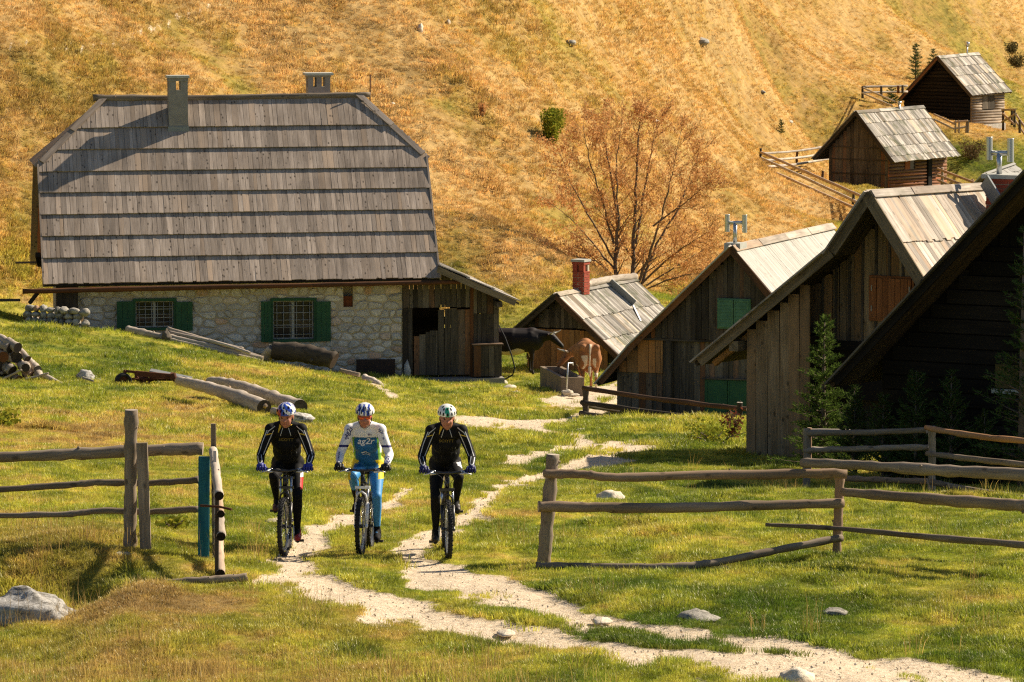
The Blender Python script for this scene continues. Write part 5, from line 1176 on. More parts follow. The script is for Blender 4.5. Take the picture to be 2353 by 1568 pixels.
# water trough, standpipe and stones
tf = Frame(P(1342, 915, 123), R(-3)); tb = P(1342, 868, 123)
tr2 = thing('water_trough', 'long stone drinking trough in front of the brown cow', 'trough', tf.O, tf.a)
FR = tf.y(1342, 868, 0); FL = tf.y(1290, 872, 0); hgt = FR.z; wT = FR.x - FL.x; zp = Vector((0, 0, hgt)); bl = tf.pl(1241, 842, zp, Vector((0, 0, 1))); D = Vector((bl.x - FL.x, bl.y, 0))
m = MB(); t = .09
def para(x0, x1, y0, y1, z0, z1):
    f = lambda x, y, z: Vector((FL.x + x, 0, z)) + D * y
    m.hexa([f(x0, y0, z0), f(x1, y0, z0), f(x1, y1, z0), f(x0, y1, z0), f(x0, y0, z1), f(x1, y0, z1), f(x1, y1, z1), f(x0, y1, z1)])
e = t / max(1, D.length)
para(0, wT, 0, e, -.5, hgt); para(0, wT, 1 - e, 1, -.5, hgt); para(0, t * 1.2, e, 1 - e, -.5, hgt); para(wT - t * 1.2, wT, e, 1 - e, -.5, hgt); para(t * 1.2, wT - t * 1.2, e, 1 - e, -.5, hgt * .3)
m.build('basin', plain('old_trough_stone', (.22, .17, .12), .9, 0, .2, .3, 4, .5), tr2)
m = MB(); para(t * 1.2, wT - t * 1.2, e, 1 - e, hgt * .7, hgt * .72)
mw, q, out = newmat('trough_water'); principled(q, out, (.01, .014, .012), .06, None, spec=.5); m.build('water', mw, tr2)
m = MB(); a = P(1302, 902, 122.7); b = P(1305, 836, 122.7); m.tube([a, b, P(1306, 835, 122.8), P(1316, 835, 122.9), P(1317, 840, 122.9)], .024, 8); m.build('standpipe', M_METAL, None, origin=a, label='thin metal standpipe with a bent spout at the near end of the trough', cat='pipe')
for i, (u, v, r, l) in enumerate(((1302, 902, (.17, .16, .09), 'pale stone at the foot of the standpipe'), (1316, 908, (.2, .15, .05), 'flat slab stone before the trough corner'), (1281, 908, (.13, .1, .04), 'small flat stone left of the standpipe foot'))):
    c = P(u, v, 122.4); m = MB(); rock_mb(m, c, r, 0, i + 20); m.build('stone', M_PEBBLE, None, origin=c, label=l, cat='stone')
# hose by the shed
m = MB(); m.tube([HF.M @ Vector((X1 + .05, .3, HF.y(1146, 750, 0).z)), P(1160, 775, 130), P(1175, 815, 130), P(1183, 845, 130), P(1178, 862, 130), P(1160, 872, 130.2)], .022, 6); m.build('hose', M_TYRE, None, origin=P(1175, 815, 130), label='black hose hanging in a loop from the shed corner', cat='hose')
# rocks: (pixel, radii metres, label)
RK = [((62, 1358), (.56, .5, .27), 'large pale lichen covered boulder at the left edge', 0), ((1405, 1152), (.22, .35, .12), 'white rock in the grass behind the right fence', 1), ((1606, 1424), (.22, .3, .085), 'flat grey rock on the right rut of the track', 2),
      ((1830, 1562), (.19, .25, .10), 'pale rock at the bottom frame edge', 1), ((1380, 1419), (.12, .2, .04), 'small white stone left of the flat grey rock', 1), ((632, 1199), (.15, .2, .03), 'flat pale stone left of the first bike', 1), ((1918, 1408), (.13, .25, .035), 'low slab stone in the grass right of the flat grey rock', 2),
      ((1612, 98), (.42, .5, .24), 'lone grey boulder high on the hillside', 2), ((1310, 100), (.25, .3, .14), 'small dark rock on the upper hillside', 2), ((965, 70), (.13, .2, .26), 'upright white outcrop at the top of the hill', 1), ((1030, 55), (.09, .15, .15), 'small white outcrop right of the upright one', 1),
      ((1752, 213), (.18, .2, .1), 'dark small rock on the slope above the bare tree', 2), ((1815, 280), (.22, .3, .1), 'white rock below the lone grey boulder', 1), ((1505, 285), (.2, .3, .08), 'white flat rock behind the top of the bare tree', 1), ((902, 240), (.12, .2, .07), 'small white rock right of the house ridge', 1),
      ((1170, 895), (.2, .25, .12), 'largest white stone beside the shed doorstep', 1), ((1155, 882), (.15, .2, .1), 'white stone against the shed corner', 1), ((1185, 905), (.12, .15, .06), 'outermost white stone of those by the shed', 1), ((1335, 983), (.13, .2, .05), 'pale stone on the far track before the fence', 1),
      ((1163, 1448), (.1, .2, .03), 'thin pale stone on the verge between the ruts', 1), ((1820, 400), (.15, .15, .1), 'small stone below the lower cabin fence', 2), ((280, 1282), (.10, .15, .04), 'small stone at the foot of the tall left post', 2)]
for i, ((u, v), r, l, k) in enumerate(RK):
    c = hit(u, v); c.z += r[2] * (.25 if i else .2); m = MB(); rock_mb(m, c, r, 0, i + 3, 26 if i == 0 else 16, 16 if i == 0 else 10); m.build('boulder' if r[0] > .4 else 'rock', [M_ROCK, M_PEBBLE, M_STONE2][k], None, origin=c, label=l, cat='rock')
# loose gravel on the track
grv = bpy.data.collections.new('gravel_kinds')
for i in range(3):
    m = MB(); rock_mb(m, (0, 0, 0), (.03, .028, .009), 0, i + 40, 7, 5); o = m.build('gravel', M_PEBBLE, link=False); grv.objects.link(o)
x, y = fan(160000, 41, 120, .12, 1.0); dd = dirt(x, y); k = np.random.rand(len(x)) < sstep(.2, .8, dd) * .3; x, y = x[k], y[k]
_dz = zone
def scatter_plain(name, label, x, y, idx, scl, coll):
    global zone
    keep = zone; zone = lambda a, b: (np.zeros_like(a), np.zeros_like(a), np.zeros_like(a), np.zeros_like(a))
    o = scatter(name, label, x, y, idx, scl, coll, -.02, 1.5); zone = keep; o['category'] = 'gravel'; return o
scatter_plain('loose_gravel', 'pale loose gravel on the worn ruts of the track', x, y, np.random.randint(0, 3, len(x)), np.random.uniform(.2, 1.0, len(x)) ** 2 * .55 + .08, grv)
# cow pats and mole hills
for i, (u, v, l) in enumerate(((1655, 1288, 'dark earth patch behind the fallen fence rail'), (1910, 1262, 'small dark cow pat left of the second fence post'), (578, 1292, 'dark cow pat in the grass right of the gate'), (45, 1010, 'tuft of broad green leaves at the far left'))[:3]):
    c = hit(u, v); m = MB(); rock_mb(m, c, (.11, .16, .035), 0, i + 60, 14, 8); m.build('cow_pat', plain('dark_dung', (.035, .022, .012), .9, 0, .2, .3, 12), None, origin=c, label=l, cat='cow pat')
# ------------------------------------------------------------------ trees
def leafmat(name, cols, trans=.4):
    m, q, out = newmat(name); ge = q.new('ShaderNodeNewGeometry')
    n = q.noise(ge.outputs['Position'], 2.5, 3); f = q.math('ADD', q.math('MULTIPLY', ge.outputs['Random Per Island'], .65), q.math('MULTIPLY', n, .35))
    c = q.ramp(f, [(i / (len(cols) - 1), x) for i, x in enumerate(cols)])
    d = q.new('ShaderNodeBsdfDiffuse'); t = q.new('ShaderNodeBsdfTranslucent'); mx = q.new('ShaderNodeMixShader'); mx.inputs[0].default_value = trans
    q.link(c, d.inputs[0]); q.link(c, t.inputs[0]); q.link(d.outputs[0], mx.inputs[1]); q.link(t.outputs[0], mx.inputs[2]); q.link(mx.outputs[0], out.inputs[0]); return m
M_BARK = plain('grey_brown_bark', (.15, .115, .085), .9, 0, .2, .35, 5, .5)
M_AUT = leafmat('autumn_leaves', [(.50, .24, .09), (.70, .36, .13), (.80, .48, .20), (.82, .56, .28)], .5)
M_NEED = leafmat('spruce_needles', [(.03, .06, .015), (.06, .10, .025), (.11, .15, .04)], .2)
M_NEEDL = leafmat('young_spruce_needles', [(.05, .09, .02), (.10, .16, .03), (.17, .23, .045)], .3)
M_BUSH = leafmat('yellow_green_leaves', [(.12, .17, .02), (.26, .28, .03), (.45, .36, .04)], .35)
def leaf(mb, p, s, elong=1.6):
    a = Vector((ru(-1, 1), ru(-1, 1), ru(-1, 1))).normalized(); b = a.orthogonal().normalized() * s * .5; a = a * s * elong * .5
    mb.add([p - a, p + b, p + a, p - b], [(0, 1, 2, 3)])
tree = thing('bare_tree', 'many-stemmed tree with sparse rust-orange leaves on the hillside foot', 'tree', gnd(P(1440, 648, 160).x, 160))
TB = MB(); LF = MB(); TW = MB()
random.seed(23)
def P3(u, v, y): return P(u, v, y)
def grow(p, d, L, r, lvl, spread, bend=.12):
    n = max(3, int(L / .35)); pts = [p]; rr = [r]; dd = d.normalized()
    for i in range(n):
        dd = (dd + Vector((ru(-1, 1), ru(-1, 1), ru(-.3, .6))) * bend * .45).normalized(); p = p + dd * (L / n); pts.append(p); rr.append(max(.005, r * (1 - .82 * (i + 1) / n)))
    (TB if r > .02 else TW).tube(pts, rr, 6 if r > .04 else (4 if r > .012 else 3), 0, caps=False)
    if lvl <= 2:
        for q in pts[1:]:
            for _ in range(2):
                if rnd() < .32: leaf(LF, q + Vector((ru(-.16, .16), ru(-.16, .16), ru(-.14, .1))), ru(.035, .075))
    if lvl > 0:
        for i in range(1, n + 1):
            for _ in range(2 if rnd() < (.75 if lvl > 2 else .65) else 1):
                if rnd() < .92:
                    f = i / n; a = dd.orthogonal().normalized(); a.rotate(Matrix.Rotation(ru(0, 6.28), 3, dd)); nd = (((pts[i] - pts[i - 1]).normalized()) * (1 - spread * .5) + a * spread * ru(.6, 1.1) + Vector((0, 0, .16))).normalized()
                    grow(pts[i], nd, L * ru(.28, .46) * (1.15 - .5 * f), max(.005, rr[i] * .42), lvl - 1, spread, bend * 1.1)
def stem(pts, r0, lvl=2):
    """main limb through pixel points, then side branches"""
    Q = [P3(*p) for p in pts]; out = []; n = len(Q) - 1
    for i in range(n):
        for k in range(5): out.append(Q[i].lerp(Q[i + 1], k / 5) + Vector((ru(-1, 1), ru(-1, 1), 0)) * .03)
    out.append(Q[-1]); m_ = len(out); r0 *= .5; rr = [max(.009, r0 * (1 - .88 * i / (m_ - 1))) for i in range(m_)]
    TB.tube(out, rr, 8, 0, caps=False); tot = (Q[-1] - Q[0]).length
    for i in range(2, m_):
        f = i / (m_ - 1); dd = (out[i] - out[i - 1]).normalized()
        for _ in range(2):
            if rnd() < .35 + .65 * f:
                a = dd.orthogonal().normalized(); a.rotate(Matrix.Rotation(ru(0, 6.28), 3, dd)); nd = (dd * .65 + a * ru(.45, .85) + Vector((0, 0, .15))).normalized(); grow(out[i], nd, ru(.7, 1.35) * (1.1 - .45 * f), rr[i] * .42, lvl, .55)
Y0 = 160
stem([(1414, 665, Y0), (1415, 600, Y0), (1418, 520, Y0 + .2), (1410, 440, Y0 + .3), (1392, 340, Y0 + .4), (1380, 285, Y0 + .4)], .16)
stem([(1417, 590, Y0), (1421, 500, Y0 - .4), (1415, 380, Y0 - .8), (1428, 280, Y0 - 1)], .10)
stem([(1410, 560, Y0), (1385, 470, Y0 - .5), (1352, 360, Y0 - .8), (1340, 290, Y0 - 1)], .09)
stem([(1452, 665, Y0), (1455, 600, Y0 + .1), (1458, 500, Y0 + .1), (1462, 400, Y0 + .1), (1468, 300, Y0 + .2), (1474, 262, Y0 + .2)], .17)
stem([(1462, 560, Y0), (1480, 440, Y0 + .6), (1500, 330, Y0 + .9), (1512, 275, Y0 + 1)], .10)
stem([(1460, 665, Y0), (1490, 590, Y0 - .3), (1520, 500, Y0 - .7), (1545, 400, Y0 - 1), (1565, 300, Y0 - 1.2)], .12)
stem([(1468, 668, Y0), (1510, 560, Y0 + .6), (1560, 480, Y0 + 1.0), (1585, 410, Y0 + 1.4), (1605, 350, Y0 + 1.6)], .11)
stem([(1475, 650, Y0), (1540, 590, Y0 - .8), (1580, 562, Y0 - 1.4), (1625, 535, Y0 - 2)], .09)
stem([(1478, 660, Y0), (1550, 615, Y0 + .5), (1590, 590, Y0 + 1), (1625, 570, Y0 + 1.4)], .07)
stem([(1470, 672, Y0), (1530, 645, Y0 - .8), (1575, 632, Y0 - 1.4), (1610, 628, Y0 - 1.8)], .07)
stem([(1412, 620, Y0), (1370, 570, Y0 + .6), (1320, 510, Y0 + 1), (1270, 470, Y0 + 1.4)], .08)
stem([(1410, 640, Y0), (1370, 600, Y0 - .6), (1310, 588, Y0 - 1.2), (1262, 592, Y0 - 1.6)], .06)
stem([(1412, 600, Y0), (1360, 510, Y0), (1310, 420, Y0 + .3), (1285, 350, Y0 + .5)], .08)
stem([(1500, 520, Y0), (1570, 470, Y0 - .5), (1600, 445, Y0 - 1), (1630, 420, Y0 - 1.2)], .07)
def addt(par, m, name, mat, **kw):
    o = m.build(name, mat, None, **kw); o.parent = par; o.matrix_basis = Matrix.Translation(-par.location); return o
addt(tree, TB, 'trunk', M_BARK); addt(tree, TW, 'twigs', plain('russet_twigs', (.30, .15, .07), .9, 0, .1, .3, 4), kind='stuff'); addt(tree, LF, 'crown', M_AUT)
print('tree tris', len(TB.f) * 2, len(TW.f) * 2, len(LF.f))
# ------------------------------------------------------------------ conifers
def conifer(name, label, base, H, W, mat, seed, whorl=.16, dens=1.0, needle=.05, group=None, asc=.35, fill=1.0, cat='tree'):
    random.seed(seed); t = thing(name, label, cat, base, 0, group); tk = MB(); nd = MB()
    tk.tube([(0, 0, -.2), (ru(-.02, .02), 0, H * .5), (0, 0, H * .99)], [.022 * H, .014 * H, .004 * H], 7)
    z = H * .06
    while z < H * .98:
        f = z / H; L = W * (1 - f) ** .75 * ru(.75, 1.15) + .04; k = int(ru(5, 8))
        for i in range(k):
            a = 6.283 * i / k + ru(-.4, .4); l = L * ru(.6, 1.15); d = Vector((math.cos(a), math.sin(a), asc * ru(.2, 1.2) + f * .5)).normalized(); p = Vector((0, 0, z + ru(-.04, .04)))
            e = p + d * l - Vector((0, 0, l * l * .12)); tk.tube([p, p.lerp(e, .5), e], [.010 * H * (1 - f) + .004, .006, .003], 3, caps=False)
            n = max(4, int(l / needle * 3.2 * dens * fill))
            for j in range(n):
                q = p.lerp(e, .12 + .88 * (j / n)) + Vector((ru(-1, 1), ru(-1, 1), ru(-.6, .6))) * l * .13 * (1 - .4 * j / n)
                for _ in range(2):
                    v = (d * .7 + Vector((ru(-1, 1), ru(-1, 1), ru(-.5, .9)))).normalized() * needle * ru(.8, 1.5); s_ = v.orthogonal().normalized() * needle * .16
                    nd.add([q - s_, q + s_, q + v], [(0, 1, 2)])
        z += whorl * ru(.7, 1.3)
    tk.build('trunk', M_BARK, t); nd.build('crown', mat, t); return t
def base_at(u, Y): x = P(u, 1000, Y).x; return gnd(x, Y)
b = base_at(1893, 75.8); conifer('young_spruce', 'young spruce with a sunlit tip standing before the tall barn', b, P(1893, 728, 75.8).z - b.z, .80, M_NEEDL, 1, .11, 1.7, .06)
b = base_at(1962, 73.2); conifer('mountain_pine', 'leftmost bushy dark conifer in front of the dark barn', b, P(1962, 880, 73.2).z - b.z, .60, M_NEED, 2, .12, 1.3, .06, asc=.9)
b = base_at(2030, 72.2); conifer('mountain_pine', 'second dark conifer from the left before the dark barn', b, P(2030, 905, 72.2).z - b.z, .55, M_NEED, 3, .12, 1.3, .06, asc=.9)
b = base_at(2105, 71.6); conifer('mountain_pine', 'broad dark conifer in the middle before the dark barn', b, P(2105, 850, 71.6).z - b.z, .72, M_NEED, 4, .12, 1.3, .06, asc=.9)
b = base_at(2185, 71.2); conifer('mountain_pine', 'tallest of the bushy dark conifers before the dark barn', b, P(2185, 855, 71.2).z - b.z, .65, M_NEED, 5, .12, 1.3, .06, asc=.9)
b = base_at(2262, 70.4); conifer('mountain_pine', 'low dark conifer left of the big one at the frame edge', b, P(2262, 950, 70.4).z - b.z, .6, M_NEED, 6, .12, 1.3, .06, asc=.9)
b = base_at(2350, 69.6); conifer('dark_spruce', 'big shaded spruce cut off by the right frame edge', b, P(2350, 520, 69.6).z - b.z, .85, M_NEED, 7, .16, 1.0, .07)
b = hit(2104, 190); conifer('far_spruce', 'small lone spruce left of the upper cabin roof', b, 95 / 36.5, 30 / 36.5, M_NEED, 8, .22, 1.2, .12)
b = hit(2144, 160); conifer('far_spruce', 'tiny spruce tip beside the upper cabin ridge', b, 48 / 36, .5, M_NEED, 9, .2, 1.2, .12)
b = hit(2048, 242); conifer('far_spruce', 'squat conifer bush inside the small pale fence', b, 1.1, .6, M_NEED, 10, .16, 1.4, .12)
b = hit(1795, 312); conifer('far_spruce', 'seedling spruce alone on the open slope', b, .75, .22, M_NEED, 11, .12, 1.4, .08)
def bush(name, label, u, v, w_, h_, mat, n, s, seed, stems=9, cat='bush', Y=None):
    random.seed(seed); c = hit(u, v) if Y is None else gnd(P(u, v, Y).x, Y); t = thing(name, label, cat, c); st = MB(); lf = MB()
    for i in range(stems):
        a = ru(0, 6.28); e = Vector((math.cos(a) * w_ * ru(.2, .9), math.sin(a) * w_ * ru(.2, .9), h_ * ru(.6, 1))); st.tube([Vector((0, 0, -.1)), e * .5 + Vector((0, 0, h_ * .1)), e], [.025, .015, .006], 4, caps=False)
        for _ in range(n // stems): q = e * ru(.08, 1.05) + Vector((ru(-1, 1), ru(-1, 1), ru(-.6, .9))) * w_ * .36; leaf(lf, q, s * ru(.6, 1.3), 1.4)
    st.build('stems', M_BARK, t, kind='stuff'); lf.build('foliage', mat, t); return t
bush('hillside_bush', 'round yellow-green bush alone on the golden hillside', 1264, 322, .62, 1.1, M_BUSH, 3600, .075, 31)
bush('dry_bush', 'bare reddish shrub at the foot of the pale-roofed hut by the wing', 1684, 1012, .3, .62, leafmat('red_berries_leaves', [(.06, .07, .02), (.20, .05, .03), (.16, .15, .10)]), 350, .05, 32)
bush('low_bush', 'low leafy weeds at the foot of the barn wing', 1640, 1022, .8, .3, M_BUSH, 700, .05, 33)
bush('dry_bush', 'brown bare shrub right of the lower cabin', 2232, 372, .9, 1.0, leafmat('brown_leaves', [(.10, .07, .04), (.2, .14, .07), (.16, .14, .05)]), 900, .09, 34)
bush('low_bush', 'dark shrub near the top right edge of the slope', 2338, 150, .9, .8, leafmat('dull_leaves', [(.06, .06, .025), (.15, .12, .05), (.2, .17, .06)]), 700, .12, 35)
bush('low_bush', 'second dark shrub at the top right corner', 2325, 120, .8, .6, bpy.data.materials['dull_leaves'], 500, .12, 36)
bush('leafy_weed', 'dark green broad-leaved weed at the left edge of the meadow', 12, 985, .45, .22, M_BUSH, 300, .07, 37, 7, 'plant')
bush('leafy_weed', 'small green weed under the lowest left rail', 395, 1215, .3, .12, M_BUSH, 160, .05, 38, 7, 'plant')
bush('rusty_tussock', 'rust-coloured tall grass tussock on the hill right of the house', 1108, 262, .22, .55, M_AUT, 300, .06, 39, 12, 'plant')
# ------------------------------------------------------------------ bodies: union of tapered volumes, remeshed into one skin
def skin(mb, voxel, smooth=4, name='body'):
    o = mb.build('tmp_' + name, MATS['dark_interior']); r = o.modifiers.new('r', 'REMESH'); r.mode = 'VOXEL'; r.voxel_size = voxel; r.use_smooth_shade = True
    s = o.modifiers.new('s', 'SMOOTH'); s.iterations = smooth; s.factor = .5
    dg = bpy.context.evaluated_depsgraph_get(); me = bpy.data.meshes.new_from_object(o.evaluated_get(dg), depsgraph=dg); me.name = name
    bpy.data.objects.remove(o); me.materials.clear(); return me
def paint(me, mats, fn):
    for m in mats: me.materials.append(m)
    n = len(me.polygons); c = np.empty(n * 3); me.polygons.foreach_get('center', c); nr = np.empty(n * 3); me.polygons.foreach_get('normal', nr); c = c.reshape(-1, 3); nr = nr.reshape(-1, 3)
    me.polygons.foreach_set('material_index', np.array([fn(c[i], nr[i]) for i in range(n)], np.int32)); me.polygons.foreach_set('use_smooth', np.ones(n, bool)); me.update()
def hide(name, cols, sc=4, rough=.65):
    m, q, out = newmat(name); tc = q.new('ShaderNodeTexCoord'); n = q.noise(tc.outputs['Object'], sc, 4); n2 = q.noise(tc.outputs['Object'], 60, 3)
    c = q.ramp(n, cols); principled(q, out, c, rough, n2, .3, .006, 0, .3); return m
M_COWD = hide('dark_brown_hide', [(.35, (.006, .005, .004)), (.58, (.016, .009, .007)), (.8, (.07, .02, .011))], 1.6)
M_COWB = hide('russet_hide', [(.3, (.20, .075, .022)), (.6, (.36, .15, .05)), (.8, (.42, .20, .075))], 3)
M_COWW = hide('cream_hide', [(.3, (.50, .40, .27)), (.7, (.66, .56, .42))], 3)
M_HORN = plain('pale_horn', (.55, .50, .42), .5, 0, .4)
M_HOOF = plain('hoof', (.05, .04, .03), .6)
def cow(name, label, loc, rz, mats, headpose, pattern, lower=0.0, tail_mat=0):
    """forward +x, withers 1.32 m; headpose = poll position and muzzle position"""
    t = thing(name, label, 'cow', loc, rz); m = MB(); t.scale = (1.04,) * 3
    m.cap((-.62, 0, 1.02), (.0, 0, .98), .30, .36, 16); m.cap((0, 0, .95), (.58, 0, .98), .37, .32, 16); m.ell((-.70, 0, 1.10), (.24, .27, .26)); m.ell((.55, 0, 1.12), (.24, .22, .24))
    m.ell((-.05, 0, .84), (.55, .34, .30)); m.cap((-.85, 0, 1.27), (.55, 0, 1.25), .07, .09, 10)
    for s in (-1, 1): m.ell((-.80, s * .17, 1.22), (.12, .10, .10)); m.ell((-.68, s * .18, .95), (.24, .13, .32)); m.ell((.52, s * .17, .95), (.17, .12, .32))
    for s, dx in ((-1, .0), (1, .07)):
        m.cap((-.66 + dx, s * .19, .92), (-.56 + dx, s * .18, .64), .15, .085); m.cap((-.56 + dx, s * .18, .64), (-.76 + dx, s * .17, .46), .08, .05); m.cap((-.76 + dx, s * .17, .46), (-.70 + dx, s * .17, .12), .048, .036); m.cap((-.70 + dx, s * .17, .12), (-.66 + dx, s * .17, .05), .042, .05)
    for s, dx in ((-1, .05), (1, -.04)):
        m.cap((.50 + dx, s * .16, .85), (.52 + dx, s * .15, .45), .115, .055); m.cap((.52 + dx, s * .15, .45), (.52 + dx, s * .15, .13), .048, .036); m.cap((.52 + dx, s * .15, .13), (.55 + dx, s * .15, .05), .042, .05)
    po, mu = Vector(headpose[0]), Vector(headpose[1]); nb = Vector((.62, 0, 1.10))
    m.cap(nb, nb.lerp(po, .5), .23, .17, 14); m.cap(nb.lerp(po, .45), po, .17, .115, 14); m.cap(Vector((.60, 0, .86)), nb.lerp(po, .55) - Vector((0, 0, .08)), .16, .10)
    fw = (mu - po).normalized(); m.cap(po, po.lerp(mu, .45), .115, .098, 12); m.cap(po.lerp(mu, .4), mu, .095, .068, 12); m.ell(mu, (.07, .072, .062)); m.cap(po.lerp(mu, .15) - Vector((0, 0, .06)), po.lerp(mu, .7) - Vector((0, 0, .04)), .07, .05)
    m.ell((-.42, 0, .62), (.14, .13, .12))
    side = fw.cross(Vector((0, 0, 1))).normalized(); up = side.cross(fw).normalized()
    for s in (-1, 1):
        e = po + side * s * .10 + up * .02 - fw * .02; m.cap(e, e + side * s * .13 + up * .02 - fw * .02, .035, .045, 8)
    me = skin(m, .028, 5, 'body'); paint(me, [mats[0], mats[1], M_HOOF], lambda c, n: 2 if c[2] < .07 else pattern(c))
    o = bpy.data.objects.new('body', me); COL.objects.link(o); o.parent = t
    for s in (-1, 1):
        q = MB(); b = po + side * s * .075 + up * .08; q.tube([b, b + side * s * .09 + up * .02, b + side * s * .16 + up * .10 + fw * .04, b + side * s * .17 + up * .18 + fw * .06], [.028, .024, .016, .004], 8); q.build('horn', M_HORN, t)
        q = MB(); q.ell(po.lerp(mu, .38) + side * s * .085 + up * .045, .02); q.build('eye', M_TYRE, t)
        q = MB(); q.ell(mu + fw * .05 + side * s * .03, .014); q.build('nostril', M_TYRE, t)
    q = MB(); q.tube([(-.90, 0, 1.30), (-.97, .01, 1.22), (-.98, .02, .95), (-.96, .02, .70)], [.035, .03, .02, .022], 8); q.cap((-.96, .02, .70), (-.95, .02, .48), .045, .02, 8); q.build('tail', mats[tail_mat], t)
    return t
def cowpos(u, v, Y): p = P(u, v, Y); return p
L_ = gnd(P(1178, 857, 134.6).x, 134.6)
cow('dark_cow', 'dark brown and black horned cow with a pale belly behind the plank shed', L_, R(-5), (M_COWD, M_COWW), ((1.10, -.06, 1.12), (1.42, -.16, .84)), lambda c: 1 if (c[2] < .72 + .05 * math.sin(c[0] * 9) and abs(c[1]) < .36 and -.55 < c[0] < .66 and c[2] > .5 and not (c[0] > .36 and abs(c[1]) > .1)) else 0)
cb = gnd(P(1353, 905, 124.5).x - .04, 124.7)
cow('brown_cow', 'russet cow seen from behind with a whitish tail, drinking at the trough', cb, R(94), (M_COWB, M_COWW), ((.98, .42, .90), (.90, .68, .60)),
    lambda c: 1 if ((c[0] < -.72 and .55 < c[2] < 1.02 and .06 < c[1] < .2 + .04 * math.sin(c[2] * 14)) or (c[2] < .55 and c[0] < -.3 and c[1] * math.sin(c[2] * 22) > .05) or (c[2] < .72 and -.5 < c[0] < .4) or (c[0] < -.78 and -.16 < c[1] < -.08 and .7 < c[2] < .95)) else 0, tail_mat=1)
# ------------------------------------------------------------------ riders and bicycles (local: x right in the picture, y away from the camera, z up)
M_SKIN = plain('skin', (.42, .17, .10), .5, 0, .4, .06, 12, .05)
M_BLK = plain('black_lycra', (.008, .008, .009), .75, 0, .15, .1, 8)
M_GLINE = plain('reflective_grey_piping', (.55, .57, .58), .4, 0, .5)
M_YEL = plain('yellow_cloth', (.62, .42, .03), .6, 0, .3, .06)
M_DYEL = plain('dull_gold_print', (.20, .15, .03), .6, 0, .3, .06)
M_WHT = plain('white_cloth', (.78, .78, .80), .6, 0, .3, .04)
M_BLU = plain('mid_blue_cloth', (.012, .12, .30), .6, 0, .3, .06)
M_SKY = plain('light_blue_tights', (.05, .27, .60), .5, 0, .4, .05)
M_NAVY = plain('navy_print', (.02, .02, .14), .6, 0, .3)
M_LGRN = plain('lime_cloth', (.20, .45, .06), .6, 0, .3)
M_BYEL = plain('bright_yellow_cloth', (.80, .62, .02), .6, 0, .3, .05)
M_RED = plain('red_cloth', (.50, .02, .02), .55, 0, .3, .08)
M_GLV = plain('blue_glove', (.018, .03, .26), .55, 0, .4, .1)
M_GLVB = plain('black_glove', (.014, .014, .016), .5, 0, .4, .1)
M_GLVN = plain('navy_glove', (.01, .014, .10), .55, 0, .4, .1)
M_ALU = plain('silver_alloy', (.55, .56, .57), .3, .9, .5, .05)
M_FRB = plain('black_gloss_paint', (.014, .014, .016), .25, 0, .6, .1)
M_FRW = plain('white_gloss_paint', (.75, .75, .76), .25, 0, .6, .03)
M_DRK = plain('dark_grey_alloy', (.05, .05, .052), .4, .6, .5)
M_HBL = plain('helmet_blue', (.02, .06, .38), .25, 0, .6, .06)
M_HWT = plain('helmet_white', (.80, .80, .76), .25, 0, .6, .03)
M_HGR = plain('helmet_green', (.02, .36, .20), .25, 0, .6, .05)
M_HRD = plain('helmet_red', (.42, .02, .03), .25, 0, .6, .05)
M_LENS = plain('orange_mirror_lens', (.65, .10, .01), .12, .4, .7, .2)
M_SHOE = plain('brown_shoe', (.10, .035, .028), .5, 0, .4, .15)
M_SHOER = plain('red_shoe', (.42, .03, .03), .45, 0, .4, .15)
M_SHOEK = plain('dark_shoe', (.022, .014, .012), .5, 0, .4, .15)
M_LIP = plain('lips', (.36, .11, .08), .5)
M_BROW = plain('dark_brow', (.05, .025, .015), .7)

